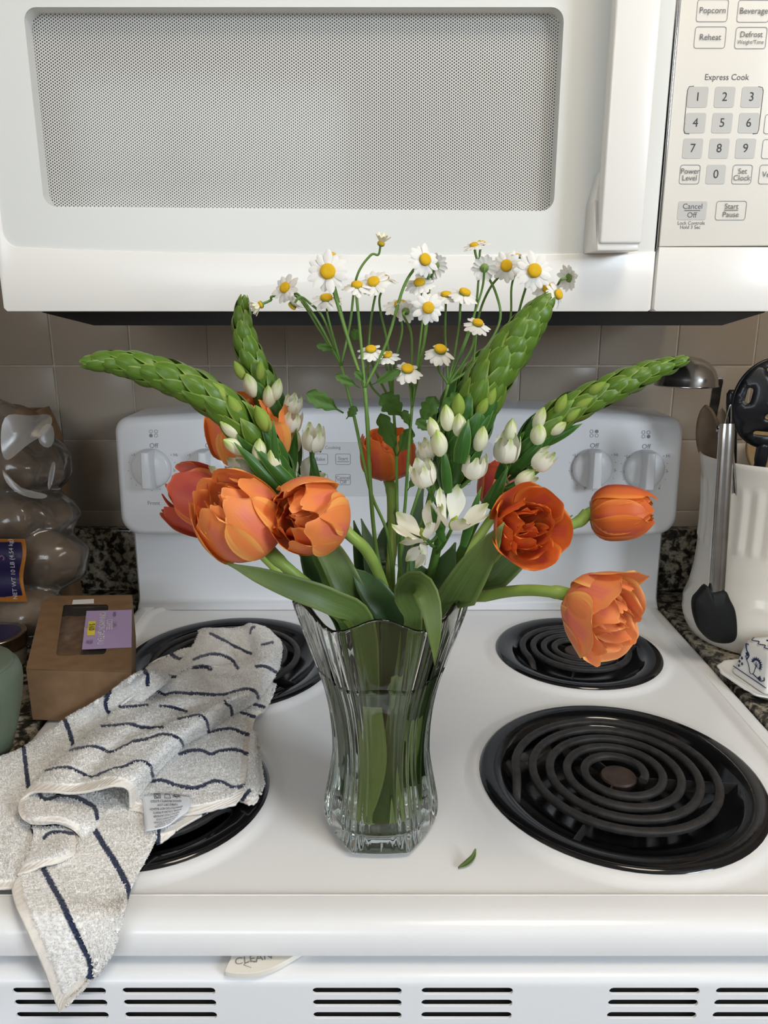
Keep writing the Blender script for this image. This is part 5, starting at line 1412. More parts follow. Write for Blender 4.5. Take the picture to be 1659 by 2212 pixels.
M['tuft'] = translucent_mix(noisy('white_cotton_tuft', (0.92, 0.905, 0.88), (0.96, 0.95, 0.935), 500, 0.95, 0.1), (0.95, 0.94, 0.92), 0.42)
pile(75000)
# care label, printed upside down as it lies
M['satin'] = new_mat('white_satin_tag', (0.78, 0.80, 0.84), 0.35)
tagq = [[(762, 985, 15), (850, 975, 18), (940, 980, 19), (1018, 992, 17)], [(768, 1060, 15), (860, 1055, 19), (945, 1050, 20), (1020, 1035, 17)], [(774, 1130, 14), (865, 1125, 18), (935, 1105, 19), (1008, 1072, 16)], [(779, 1180, 13), (850, 1168, 16), (905, 1148, 17), (975, 1098, 15)]]
T3 = np.array([[tuple(tpt(*p)) for p in r] for r in tagq])
def tag_pt(s, q, lift=0.0):                              # s to the right, q downward in the picture
    A, B = cr_row(4, q), cr_row(4, s)
    p = np.einsum('r,rck,c->k', A, T3, B); return Vector(p) + Vector((0, -lift * 0.5, lift))
def cr_row(n, t):
    m = cr_matrix(n, 2)  # placeholder row, replaced below
    t = min(max(t, 0), 1) * (n - 1); k = min(int(t), n - 2); f = t - k; A = np.zeros(n)
    w = (0.5 * (-f + 2 * f * f - f ** 3), 0.5 * (2 - 5 * f * f + 3 * f ** 3), 0.5 * (f + 4 * f * f - 3 * f ** 3), 0.5 * (-f * f + f ** 3))
    for d, ww in zip((-1, 0, 1, 2), w):
        q = k + d
        if q < 0: A[0] += 2 * ww; A[1] -= ww
        elif q > n - 1: A[n - 1] += 2 * ww; A[n - 2] -= ww
        else: A[q] += ww
    return A
vs = [tag_pt(i / 14, j / 14) for j in range(15) for i in range(15)]
fs = [(j * 15 + i, j * 15 + i + 1, j * 15 + 16 + i, j * 15 + 15 + i) for j in range(14) for i in range(14)]
tg = obj('care_tag', vs, fs, M['satin'], TW_); tg['label'] = 'white care tag printed with washing instructions'
solidify(tg, 0.0004, 0)
def tag_text(s, q, h, x=0.5, wmax=0.86):
    me = text_mesh(s, 1.0).copy(); me.materials.clear(); me.materials.append(M['print_black'])
    xs = [v.co.x for v in me.vertices]; w = max(xs) - min(xs); k = min(h, wmax / w)
    for v in me.vertices: v.co = tag_pt(x - v.co.x * k, q - 0 + v.co.y * h * 1.55, 0.0007)
    link(bpy.data.objects.new('lettering', me), None).parent = tg
for i, (s, h) in enumerate((('100% COTTON', .074), ('MADE IN TURKEY', .062), ('CARE INSTRUCTIONS:', .058), ('MACHINE WASH COLD', .05), ('GENTLE CYCLE LAUNDER', .05), ('WHITES, COLORS & PRINTS', .05), ('SEPARATELY DO NOT BLEACH', .05), ('TUMBLE DRY LOW', .05), ('REMOVE PROMPTLY & FOLD', .05))):
    tag_text(s, 0.885 - i * 0.088, h, 0.47 + 0.02 * (i % 2), 0.80)
geo = []
def sym(pts): geo.append(tube_geo([tag_pt(x, y, 0.0006) for x, y in pts], 0.00022, 4))
sym([(.24, .02), (.36, .02), (.36, .12), (.24, .12), (.24, .02)]); sym([(.30 + .035 * math.cos(a), .07 + .035 * math.sin(a)) for a in [i * .63 for i in range(11)]])
sym([(.46, .03), (.44, .12), (.56, .12), (.54, .03), (.46, .03)]); sym([(.63, .03), (.75, .03), (.69, .12), (.63, .03)]); sym([(.60, .05), (.78, .09)]); sym([(.60, .09), (.78, .05)])
o = obj('washing_symbols', *merge(geo), M['print_black'], tg); o['kind'] = 'stuff'
# ------------------------------------------------------------------ glass vase with water
VX, VY = -0.0225, 0.558
HV = 0.204
M['glass'] = new_mat('clear_pressed_glass', (0.955, 0.98, 0.965), 0.0, 0.5, trans=1.0, ior=1.5)
M['water'] = new_mat('water', (0.95, 0.985, 0.95), 0.0, 0.5, trans=1.0, ior=1.33)
def clearer(m, w, tint):
    """a share of the light passes straight through, as through a polished thin wall"""
    nt, n, l, b = nodes_of(m); tr = nt.nodes.new('ShaderNodeBsdfTransparent'); tr.inputs[0].default_value = (*tint, 1)
    mx = nt.nodes.new('ShaderNodeMixShader'); mx.inputs[0].default_value = w
    out = [x for x in nt.nodes if x.type == 'OUTPUT_MATERIAL'][0]
    l.new(b.outputs[0], mx.inputs[1]); l.new(tr.outputs[0], mx.inputs[2]); l.new(mx.outputs[0], out.inputs[0])

def lerp_prof(prof, z):
    for (z0, r0), (z1, r1) in zip(prof, prof[1:]):
        if z <= z1: t = (z - z0) / (z1 - z0); t = max(0, t); return r0 + (r1 - r0) * t
    return prof[-1][1]
def smooth_prof(prof, per=6):
    return [(p.x, p.y) for p in catmull([Vector((z, r, 0)) for z, r in prof], per)]
VOUT = smooth_prof([(0.0, 0.0432), (0.002, 0.0442), (0.010, 0.0452), (0.026, 0.0446), (0.048, 0.0410), (0.07, 0.0381), (0.097, 0.0392), (0.124, 0.0438), (0.149, 0.0512), (0.175, 0.0592), (0.193, 0.0645), (0.204, 0.0672)])
def vase():
    t = thing('vase', 'fluted hexagonal clear glass vase holding the flowers on the cooktop', 'vase', (VX, VY, 0))
    NT = 288
    def hexk(a):
        d = (a % (math.pi / 3)) - math.pi / 6
        return math.cos(math.pi / 6) / math.cos(d)
    def vdist(a):
        d = a % (math.pi / 3); return min(d, math.pi / 3 - d)
    def rim_dz(a): return -0.0055 * math.cos(6 * a)
    def outer(a, z):
        f = z / HV; r = lerp_prof(VOUT, z)
        k = 0.75 - 0.40 * min(1, f * 1.6)
        r *= 1 + (hexk(a) / 0.955 - 1) * k
        d = vdist(a); w = 1 / (1 + math.exp((d - 0.30) / 0.03))
        fl = 0.0010 * math.cos(d * 2 * math.pi / 0.145) * w
        fl *= min(1, max(0, (z - 0.004) / 0.01)) * (1 - 0.45 * f)
        return r + fl
    def inner(a, z):
        f = z / HV; th = 0.0052 - 0.0022 * f
        r = lerp_prof(VOUT, z) - th
        return r * (1 + (hexk(a) / 0.955 - 1) * 0.30)
    zs = [0.0, 0.0012, 0.003] + [0.003 + (HV - 0.003) * i / 60 for i in range(1, 61)]
    loops = []
    A = [2 * math.pi * i / NT for i in range(NT)]
    def ring(f, z, lift=0.0, top=HV):
        q = max(0.0, (z - 0.10) / (top - 0.10)) ** 2
        return [(VX + f(a, z) * math.cos(a), VY + f(a, z) * math.sin(a), z + lift + rim_dz(a) * q) for a in A]
    loops.append([(VX + 0.02 * math.cos(a), VY + 0.02 * math.sin(a), 0.0022) for a in A])
    loops.append([(VX + 0.90 * outer(a, 0) * math.cos(a), VY + 0.90 * outer(a, 0) * math.sin(a), 0.0006) for a in A])
    for z in zs: loops.append(ring(outer, z))
    for k in range(1, 5):                                # rounded lip
        q = math.pi * k / 5
        lp = []
        for a in A:
            ro, ri = outer(a, HV), inner(a, HV); c, h = (ro + ri) / 2, (ro - ri) / 2
            r = c + h * math.cos(q); lp.append((VX + r * math.cos(a), VY + r * math.sin(a), HV + rim_dz(a) + 0.0016 * math.sin(q)))
        loops.append(lp)
    ZB = 0.0145
    for z in reversed([ZB + 0.003 + (HV - ZB - 0.003) * i / 50 for i in range(51)]): loops.append(ring(inner, z))
    for s, z in ((0.96, ZB + 0.0012), (0.88, ZB + 0.0003), (0.5, ZB), (0.02, ZB)):
        loops.append([(VX + s * inner(a, ZB + 0.003) * math.cos(a), VY + s * inner(a, ZB + 0.003) * math.sin(a), z) for a in A])
    vs, fs = loft(loops, True, True, True)
    o = obj('glass_body', vs, fs, M['glass'], t)
    bm = bmesh.new(); bm.from_mesh(o.data); bmesh.ops.recalc_face_normals(bm, faces=bm.faces); bm.to_mesh(o.data); bm.free()
    ZW = 0.147
    loops = [[(VX + s * (inner(a, ZB + 0.003) + 0.0002) * math.cos(a), VY + s * (inner(a, ZB + 0.003) + 0.0002) * math.sin(a), z) for a in A] for s, z in ((0.02, ZB - 0.0002), (0.5, ZB - 0.0002), (0.88, ZB + 0.0001), (0.96, ZB + 0.001))]
    for i in range(26):
        z = ZB + 0.003 + (ZW - ZB - 0.003) * i / 25
        q = max(0.0, (z - 0.10) / 0.098) ** 2
        loops.append([(VX + (inner(a, z) + 0.0002) * math.cos(a), VY + (inner(a, z) + 0.0002) * math.sin(a), z + rim_dz(a) * q) for a in A])
    zt = ZW - 0.0010
    loops.append([(VX + (inner(a, ZW) - 0.0015) * math.cos(a), VY + (inner(a, ZW) - 0.0015) * math.sin(a), zt) for a in A])
    loops.append([(VX + 0.02 * math.cos(a), VY + 0.02 * math.sin(a), zt) for a in A])
    vs, fs = loft(loops, True, True, True)
    o = obj('water', vs, fs, M['water'], None)
    bm = bmesh.new(); bm.from_mesh(o.data); bmesh.ops.recalc_face_normals(bm, faces=bm.faces); bm.to_mesh(o.data); bm.free()
    tag(o, 'clear water filling the lower part of the glass vase', 'water')
vase()

# ------------------------------------------------------------------ plant materials
def uv_nodes(nt):
    u = nt.nodes.new('ShaderNodeUVMap'); s = nt.nodes.new('ShaderNodeSeparateXYZ'); nt.links.new(u.outputs[0], s.inputs[0]); return u.outputs[0], s.outputs[0], s.outputs[1]
def stretch_noise(nt, uv, sx, sy, detail=3):
    mp_ = nt.nodes.new('ShaderNodeMapping'); mp_.inputs['Scale'].default_value = (sx, sy, 1); nt.links.new(uv, mp_.inputs['Vector'])
    n = nt.nodes.new('ShaderNodeTexNoise'); n.inputs['Scale'].default_value = 1.0; n.inputs['Detail'].default_value = detail
    nt.links.new(mp_.outputs[0], n.inputs['Vector']); return n.outputs['Fac']
def petal_mat(name, mid, flame, edge, base, trans=0.28, rough=0.42):
    m = new_mat(name, mid, rough, 0.35); nt, n, l, b = nodes_of(m)
    uv, u, v = uv_nodes(nt)                              # u 0..1 across, v 0..1 along
    d = math_n(nt, 'ABSOLUTE', math_n(nt, 'SUBTRACT', math_n(nt, 'MULTIPLY', u, 2.0), 1.0))
    st = stretch_noise(nt, uv, 26, 2.2)
    e = math_n(nt, 'ADD', d, math_n(nt, 'MULTIPLY', math_n(nt, 'SUBTRACT', st, 0.5), 0.55))
    e = math_n(nt, 'MAXIMUM', e, math_n(nt, 'MULTIPLY', math_n(nt, 'SUBTRACT', v, 0.72), 3.0))
    c = ramp(nt, e, [(0.05, flame), (0.38, mid), (0.72, mid), (0.97, edge)])
    c = mixc(nt, ramp(nt, v, [(0.02, (1, 1, 1)), (0.17, (0, 0, 0))]), c, base)
    l.new(c, b.inputs['Base Color'])
    bump(m, stretch_noise(nt, uv, 40, 2.5), 0.25, 0.0006)
    return translucent_mix(m, c, trans)
M['tulip_orange'] = petal_mat('orange_tulip_petal', (0.86, 0.275, 0.075), (0.82, 0.215, 0.13), (0.94, 0.46, 0.12), (0.74, 0.46, 0.07))
M['tulip_peach'] = petal_mat('peach_tulip_petal', (0.87, 0.30, 0.11), (0.82, 0.22, 0.15), (0.95, 0.52, 0.15), (0.74, 0.47, 0.08))
M['tulip_deep'] = petal_mat('deep_orange_tulip_petal', (0.72, 0.155, 0.032), (0.62, 0.10, 0.055), (0.85, 0.275, 0.05), (0.60, 0.37, 0.05))
M['tulip_red'] = petal_mat('rosy_red_tulip_petal', (0.58, 0.095, 0.055), (0.54, 0.075, 0.080), (0.80, 0.24, 0.07), (0.45, 0.26, 0.05))
def green_mat(name, c1, c2, tip=None, rough=0.42, trans=0.2, veins=60):
    m = new_mat(name, c1, rough, 0.4); nt, n, l, b = nodes_of(m)
    uv, u, v = uv_nodes(nt)
    c = ramp(nt, stretch_noise(nt, uv, veins, 2.0), [(0.3, c1), (0.7, c2)])
    d = math_n(nt, 'ABSOLUTE', math_n(nt, 'SUBTRACT', math_n(nt, 'MULTIPLY', u, 2.0), 1.0))
    if tip:
        c = mixc(nt, ramp(nt, math_n(nt, 'MAXIMUM', d, math_n(nt, 'SUBTRACT', v, 0.0)), [(0.80, (0, 0, 0)), (1.0, (0.75, 0.75, 0.75))]), c, tip)
    l.new(c, b.inputs['Base Color'])
    bump(m, stretch_noise(nt, uv, veins * 2, 2.0), 0.15, 0.0004)
    return translucent_mix(m, c, trans)
M['leaf'] = green_mat('tulip_leaf_green', (0.062, 0.112, 0.024), (0.105, 0.165, 0.040), (0.20, 0.26, 0.08), 0.40, 0.18)
M['leaf_pale'] = green_mat('pale_leaf_base', (0.30, 0.42, 0.11), (0.43, 0.53, 0.18), None, 0.42, 0.25)
M['leaf_blue'] = green_mat('bluish_leaf_green', (0.055, 0.115, 0.060), (0.085, 0.160, 0.085), (0.15, 0.22, 0.10), 0.42, 0.15)
M['leaf_dark'] = green_mat('dark_leaf_green', (0.020, 0.058, 0.018), (0.038, 0.090, 0.025), (0.09, 0.16, 0.05), 0.35, 0.12)
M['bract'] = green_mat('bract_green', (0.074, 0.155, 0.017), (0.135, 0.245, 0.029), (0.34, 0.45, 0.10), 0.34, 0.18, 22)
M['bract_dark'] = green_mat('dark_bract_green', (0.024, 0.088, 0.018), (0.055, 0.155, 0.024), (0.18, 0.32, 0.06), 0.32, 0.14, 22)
M['stem_tulip'] = noisy('pale_tulip_stem', (0.21, 0.33, 0.06), (0.28, 0.40, 0.085), 60, 0.42, 0.4)
M['stem_spike'] = noisy('spike_stem_green', (0.055, 0.14, 0.022), (0.085, 0.19, 0.032), 60, 0.4, 0.4)
M['stem_daisy'] = noisy('daisy_stem_green', (0.10, 0.21, 0.04), (0.16, 0.28, 0.065), 60, 0.5, 0.3)
M['leaf_daisy'] = green_mat('feverfew_leaf_green', (0.055, 0.135, 0.020), (0.095, 0.195, 0.035), None, 0.5, 0.25, 30)
def white_petal(name, white, green, g0=0.86, gl=0.0):
    m = new_mat(name, white, 0.5, 0.3); nt, n, l, b = nodes_of(m)
    uv, u, v = uv_nodes(nt)
    d = math_n(nt, 'ABSOLUTE', math_n(nt, 'SUBTRACT', math_n(nt, 'MULTIPLY', u, 2.0), 1.0))
    k = math_n(nt, 'SUBTRACT', v, math_n(nt, 'MULTIPLY', d, 0.30))
    k = math_n(nt, 'ADD', k, math_n(nt, 'MULTIPLY', math_n(nt, 'SUBTRACT', stretch_noise(nt, uv, 22, 1.5), 0.5), 0.22))
    c = ramp(nt, k, [(g0 - 0.42, white), (g0, green)])
    l.new(c, b.inputs['Base Color'])
    bump(m, stretch_noise(nt, uv, 26, 1.2), 0.25, 0.0005)
    return translucent_mix(m, c, 0.25)
M['star_petal'] = white_petal('white_star_petal', (0.90, 0.88, 0.76), (0.36, 0.46, 0.07), 1.0)
M['bud_white'] = white_petal('white_green_bud', (0.86, 0.86, 0.62), (0.38, 0.52, 0.07), 0.90)
M['bud_green'] = white_petal('green_bud', (0.34, 0.45, 0.085), (0.24, 0.38, 0.045), 0.8)
M['daisy_petal'] = translucent_mix(noisy('white_daisy_petal', (0.82, 0.80, 0.76), (0.87, 0.86, 0.83), 120, 0.55, 0.2), (0.8, 0.78, 0.72), 0.2)
M['daisy_cream'] = translucent_mix(noisy('cream_daisy_petal', (0.78, 0.75, 0.55), (0.84, 0.82, 0.66), 120, 0.55, 0.2), (0.8, 0.76, 0.6), 0.2)
M['daisy_disc'] = noisy('yellow_daisy_disc', (0.74, 0.42, 0.014), (0.84, 0.54, 0.028), 900, 0.7, 0.2, 2, bump_s=0.6, bump_d=0.0004, bscale=1500)
M['daisy_back'] = noisy('daisy_calyx_green', (0.12, 0.20, 0.045), (0.20, 0.28, 0.07), 300, 0.6)
M['anther'] = new_mat('dark_anther', (0.02, 0.012, 0.02), 0.6)

# ------------------------------------------------------------------ plant geometry
R5 = random.Random(21)
def frame_z(pos, z, spin=0.0, scale=1.0, up=None):
    z = Vector(z).normalized(); up = Vector(up) if up is not None else Vector((0, -1, 0))
    if abs(z.dot(up)) > 0.97: up = Vector((0, 0, 1))
    x = (up - z * up.dot(z)).normalized(); y = z.cross(x)
    Mx = Matrix((x, y, z)).transposed().to_4x4()
    S = Matrix.Diagonal((*scale, 1)) if hasattr(scale, '__len__') else Matrix.Scale(scale, 4)
    return Matrix.Translation(pos) @ Mx @ Matrix.Rotation(spin, 4, 'Z') @ S
def ip(pts, t):
    """piecewise smooth interpolation of a list of values over 0..1"""
    n = len(pts) - 1; s = min(max(t, 0), 1) * n; k = min(int(s), n - 1); f = s - k
    p0 = pts[max(0, k - 1)]; p1 = pts[k]; p2 = pts[k + 1]; p3 = pts[min(n, k + 2)]
    return 0.5 * (2 * p1 + (p2 - p0) * f + (2 * p0 - 5 * p1 + 4 * p2 - p3) * f * f + (3 * p1 - p0 - 3 * p2 + p3) * f ** 3)
def petal_mesh(name, L, R, rp, zp, A, wp, mat, seed, cup=0.10, wav=0.03, curl=0.0, tipnotch=0.0, nu=12, nv=14):
    """a petal wrapped about +z and centred on +x: rp/zp radius and height profile, A half angle, wp width profile"""
    rr = random.Random(seed); ph = [rr.uniform(0, 6.28) for _ in range(6)]; sk = rr.uniform(-0.12, 0.12)
    vs, uv = [], []
    for i in range(nv + 1):
        v = i / nv
        w = ip(wp, v)
        for j in range(nu + 1):
            u = -1 + 2 * j / nu
            # rounded tip: outer columns stop short of the end
            vv = v * (1 - 0.16 * abs(u) ** 2.4 * v ** 2) - tipnotch * 0.05 * max(0, 1 - abs(u) * 5) * v ** 6
            vv += 0.012 * v ** 3 * math.sin(u * 7 + ph[4]) 
            r = R * ip(rp, vv); z = L * ip(zp, vv)
            phi = A * w * u + sk * v
            r2 = r * (1 + cup * (u * u) * (0.3 + v)) + curl * R * v ** 4 * (0.6 + 0.4 * abs(u))
            r2 += wav * R * abs(u) ** 2 * v * math.sin(3.2 * v * 2 + ph[0 if u > 0 else 1]) + 0.4 * wav * R * v * math.sin(u * 4.2 + ph[2])
            z += wav * L * 0.35 * v * v * math.sin(u * 3.1 + ph[3])
            vs.append((r2 * math.cos(phi), r2 * math.sin(phi), z)); uv.append((j / nu, v))
    fs = [(i * (nu + 1) + j, i * (nu + 1) + j + 1, (i + 1) * (nu + 1) + j + 1, (i + 1) * (nu + 1) + j) for i in range(nv) for j in range(nu)]
    return mesh_data(name, vs, fs, mat, True, uv)
CLOSED = ([0.08, 0.62, 0.94, 1.0, 0.93, 0.76, 0.56], [0.0, 0.07, 0.24, 0.45, 0.66, 0.85, 0.99])
CUPPED = ([0.08, 0.62, 0.95, 1.04, 1.04, 0.98, 0.90], [0.0, 0.07, 0.22, 0.42, 0.62, 0.80, 0.95])
OPEN = ([0.08, 0.58, 0.95, 1.16, 1.30, 1.40, 1.46], [0.0, 0.08, 0.22, 0.38, 0.54, 0.68, 0.78])
WIDE = ([0.08, 0.62, 1.05, 1.42, 1.70, 1.88, 1.98], [0.0, 0.05, 0.15, 0.28, 0.40, 0.46, 0.44])
TIGHT = ([0.08, 0.66, 0.97, 1.0, 0.90, 0.68, 0.40], [0.0, 0.07, 0.24, 0.46, 0.68, 0.87, 1.0])
WP = [0.30, 0.62, 0.90, 1.0, 0.98, 0.84, 0.50]
_pm = {}
def bank(key, make):
    if key not in _pm: _pm[key] = make()
    return _pm[key]
def base_point(k, r=0.020, z=0.0165):
    a = k * 2.399963; rr = r * math.sqrt((k % 9 + 0.5) / 9)
    return Vector((VX + rr * math.cos(a), VY + rr * math.sin(a), z))
def in_vase(p):
    """pull a stem point inside the vase's inner wall"""
    if p.z < 0.2085:
        rmax = lerp_prof(VOUT, min(p.z, HV)) - 0.0052 + 0.0022 * p.z / HV - 0.0040
        d = Vector((p.x - VX, p.y - VY)); 
        if d.length > rmax: d *= rmax / d.length; return Vector((VX + d.x, VY + d.y, p.z))
    return p
def stem_pts(px, k, per=7, base=True):
    """px: measured (px, py, depth) from the head down to the vase mouth; continues to the vase floor"""
    pts = [P(*q) if len(q) == 3 else Vector(q[:3]) for q in px]
    if base:
        b = base_point(k); last = pts[-1]
        w = Vector((VX, VY, 0.085)) + (b - Vector((VX, VY, b.z))) * 0.6 * (-0.3 if k % 2 else 0.8); w.z = min(0.085, last.z - 0.02)
        pts += [last.lerp(w, 0.5) if last.z > 0.16 else last.lerp(w, 0.4), w, b]
    return [in_vase(p) for p in catmull(pts, per)]
def leaf_blade(name, px, widths, mat, parent, fold=0.25, twist=0.0, n=26, side=None, clip=True):
    """strap leaf along a measured centre line; widths in picture pixels"""
    ctrl = [P(*q) for q in px]; k = [m_per_px(p) for p in ctrl]
    p0 = ctrl[0]; ax_ = lambda z, q: in_vase(Vector((VX + (p0.x - VX) * q, VY + (p0.y - VY) * q, z)))
    ctrl = [ax_(0.045, 0.45), ax_(0.115, 0.62)] + ctrl; widths = [widths[0] * 0.62, widths[0] * 0.8] + list(widths); k = [k[0], k[0]] + k; n += 12
    pts = resample(catmull(ctrl, 8), n); cum = [0.0]
    for a_, b_ in zip(ctrl, ctrl[1:]): cum.append(cum[-1] + (b_ - a_).length)
    def w_at(t):
        sgm = t * cum[-1]; j = max(i for i in range(len(cum) - 1) if cum[i] <= sgm + 1e-9); f = (sgm - cum[j]) / (cum[j + 1] - cum[j])
        return ip([w * kk for w, kk in zip(widths, k)], (j + f) / (len(cum) - 1))
    W = [w_at(i / (n - 1)) for i in range(n)]
    vs, uv = [], []; m = 8
    for i, (p, (t, _, _)) in enumerate(zip(pts, frames(pts))):
        view = (CAM - p).normalized() if side is None else Vector(side).normalized()
        s = t.cross(view).normalized(); nrm = s.cross(t).normalized()
        tw = twist * (i / (n - 1)) ; s2 = s * math.cos(tw) + nrm * math.sin(tw); n2 = nrm * math.cos(tw) - s * math.sin(tw)
        for j in range(m + 1):
            u = -1 + 2 * j / m
            q = p + s2 * (u * W[i] / 2) - n2 * (fold * W[i] / 2 * (1 - u * u)); vs.append(in_vase(q) if i < n * 0.45 and q.z < 0.206 else in_vase(q) if clip else q); uv.append((j / m, i / (n - 1)))
    fs = [(i * (m + 1) + j, i * (m + 1) + j + 1, (i + 1) * (m + 1) + j + 1, (i + 1) * (m + 1) + j) for i in range(n - 1) for j in range(m)]
    o = obj(name, vs, fs, mat, parent, True, uv); solidify(o, 0.0007, 0)
    return o
TULIPS = {}
def tulip(key, label, center, depth, axis, L, D, form, mat, stem, k, inner=2, seed=1, extra=None, spin=0.0, stem_r=0.0042, outer_n=6, lean=0.0):
    c = P(center[0], center[1], depth); ax = Vector(axis).normalized()
    base = c - ax * (L * 0.46); rr = random.Random(seed)
    st = stem_pts([*stem], k)
    st[0] = base - ax * 0.001
    # ease the stem's head end into the flower axis
    for i in range(1, 6):
        w = (1 - i / 6) ** 2; st[i] = st[i].lerp(base - ax * (st[i] - st[0]).length, w * 0.55)
    t = thing('tulip', label, 'flower', base_point(k), None)
    TULIPS[key] = t
    rad = [stem_r * (1.18 if i < 3 else 1.0) for i in range(len(st))]
    tube('stem', st, rad, M['stem_tulip'], t, 12)
    Mh = frame_z(base, ax, spin)
    R = D / 2; rp, zp = form
    # receptacle
    hub = [[(0.30 * R * s * math.cos(a), 0.30 * R * s * math.sin(a), z) for a in [2 * math.pi * i / 14 for i in range(14)]] for s, z in ((0.5, -0.003), (0.85, 0.001), (0.9, 0.005), (0.2, 0.008))]
    vs, fs = loft(hub, True, True, True); inst('receptacle', mesh_data('receptacle', vs, fs, M['stem_tulip']), Mh, t)
    def whorl(n, a0, rs, ls, A, formk, mt, sd, jit=0.12, cup=0.10, wav=0.03, curl=0.0, zoff=0.0):
        for i in range(n):
            v = (sd * 7 + i) % 4
            me = petal_mesh('petal', L * ls * rr.uniform(0.94, 1.04), R * rs * rr.uniform(0.95, 1.05), formk[0], formk[1], A * rr.uniform(0.92, 1.08), WP, M[mt], sd * 31 + i, cup, wav, curl, rr.choice((0, 0, 1)))
            tilt = rr.uniform(-jit, jit) * 0.6
            inst('petal', me, Mh @ Matrix.Translation((0, 0, zoff * L)) @ Matrix.Rotation(a0 + 2 * math.pi * i / n + rr.uniform(-jit, jit), 4, 'Z') @ Matrix.Rotation(tilt, 4, 'Y'), t)
    if outer_n:
        whorl(3, 0.0, 1.0, 1.0, 0.80, form, mat, seed, 0.08, 0.06, 0.03, 0.0)
        whorl(3, math.pi / 3, 0.95, 0.97, 0.80, form, mat, seed + 1, 0.08, 0.06, 0.03, 0.0)
    inr = TIGHT if form is TIGHT else CLOSED if form is not OPEN and form is not WIDE else CUPPED
    if inner >= 1: whorl(6, 0.3, 0.84, 0.93, 0.70, inr, mat, seed + 2, 0.25, 0.10, 0.07)
    if inner >= 2: whorl(6, 0.9, 0.67, 0.88, 0.72, CLOSED if inner < 4 else inr, mat, seed + 3, 0.3, 0.14, 0.10)
    if inner >= 3: whorl(5, 0.1, 0.49, 0.85, 0.80, CLOSED, mat, seed + 4, 0.4, 0.18, 0.14)
    if inner >= 3: whorl(4, 0.7, 0.30, 0.80, 0.95, CLOSED, mat, seed + 5, 0.5, 0.2, 0.16)
    if extra: extra(t, Mh, L, R)
    return t
# ------------------------------------------------------------------ tulips (measured head, depth, axis; stem from the head down)
tulip('T1', 'large orange double tulip overlapping the one with the rosy side', (518, 1120), 0.497, (-0.42, -0.50, 0.76), 0.063, 0.056, CLOSED, 'tulip_orange',
      [(588, 1198, .505), (650, 1252, .512), (730, 1312, .525), (795, 1370, .55)], 0, inner=3, seed=3, spin=0.55)
tulip('T2', 'round orange double tulip directly beside the largest orange one', (668, 1117), 0.492, (-0.40, -0.86, 0.22), 0.056, 0.052, CLOSED, 'tulip_orange',
      [(735, 1150, .505), (786, 1182, .52), (822, 1250, .545), (836, 1320, .56)], 1, inner=3, seed=11, spin=0.2)
tulip('T3', 'rosy red tulip seen from its side at the outer edge', (440, 1082), 0.565, (-0.80, -0.10, 0.42), 0.058, 0.050, CUPPED, 'tulip_red',
      [(490, 1120, .57), (578, 1208, .565), (640, 1268, .565), (745, 1345, .57)], 2, inner=1, seed=17, spin=0.35)
tulip('T4', 'orange tulip behind the drooping green flower spike', (541, 938), 0.600, (-0.03, -0.25, 0.96), 0.056, 0.066, CUPPED, 'tulip_orange',
      [(555, 1015, .612), (612, 1120, .61), (692, 1250, .60), (785, 1350, .585)], 3, inner=2, seed=23, spin=0.3)
tulip('T5', 'orange tulip standing upright behind the daisy stems', (838, 985), 0.665, (-0.02, -0.10, 1.0), 0.046, 0.047, CUPPED, 'tulip_deep',
      [(846, 1034, .66), (846, 1120, .65), (845, 1220, .625), (840, 1330, .60)], 4, inner=1, seed=29, spin=0.6)
tulip('T6', 'deep orange ruffled double tulip under the flower spikes', (1133, 1140), 0.535, (0.28, -0.84, 0.30), 0.046, 0.042, OPEN, 'tulip_deep',
      [(1110, 1165, .56), (1050, 1220, .565), (985, 1300, .57), (925, 1380, .575)], 5, inner=4, seed=37, spin=0.1)
tulip('T7', 'closed tulip bud on a stem toward the utensil crock', (1337, 1108), 0.585, (0.985, -0.16, 0.05), 0.050, 0.044, TIGHT, 'tulip_deep',
      [(1272, 1130, .585), (1205, 1142, .585), (1120, 1185, .585), (1010, 1290, .58), (925, 1380, .58)], 6, inner=2, seed=41, spin=0.5)
tulip('T8', 'wide open peach tulip drooping over the rear burner', (1296, 1322), 0.485, (0.66, -0.70, -0.20), 0.054, 0.048, OPEN, 'tulip_peach',
      [(1215, 1285, .497), (1150, 1275, .512), (1070, 1283, .535), (992, 1312, .555), (930, 1385, .57)], 7, inner=4, seed=47, spin=0.25)
tulip('T9', 'red tulip nearly hidden behind the white flowers', (1085, 1052), 0.665, (0.10, 0.10, 0.95), 0.046, 0.044, CUPPED, 'tulip_red',
      [(1078, 1085, .665), (1030, 1165, .65), (960, 1240, .62), (900, 1340, .60)], 8, inner=1, seed=53, spin=0.3)
# tulip leaves
leaf_blade('leaf', [(788, 1352, .512), (720, 1302, .497), (640, 1272, .490), (560, 1243, .487), (488, 1216, .487)], [46, 56, 52, 34, 3], M['leaf'], TULIPS['T1'], 0.22)
leaf_blade('leaf', [(792, 1352, .54), (752, 1270, .535), (722, 1210, .54), (690, 1160, .545), (672, 1120, .55)], [50, 66, 60, 44, 10], M['leaf'], TULIPS['T2'], 0.22)
leaf_blade('leaf', [(852, 1352, .538), (822, 1300, .535), (790, 1258, .537), (758, 1228, .54)], [60, 66, 52, 6], M['leaf_dark'], TULIPS['T3'], 0.2)
leaf_blade('leaf', [(893, 1345, .525), (876, 1300, .522), (880, 1266, .515), (906, 1262, .500), (928, 1300, .489), (938, 1370, .482), (939, 1437, .483)], [40, 46, 52, 54, 48, 30, 2], M['leaf'], TULIPS['T5'], 0.18, clip=False)
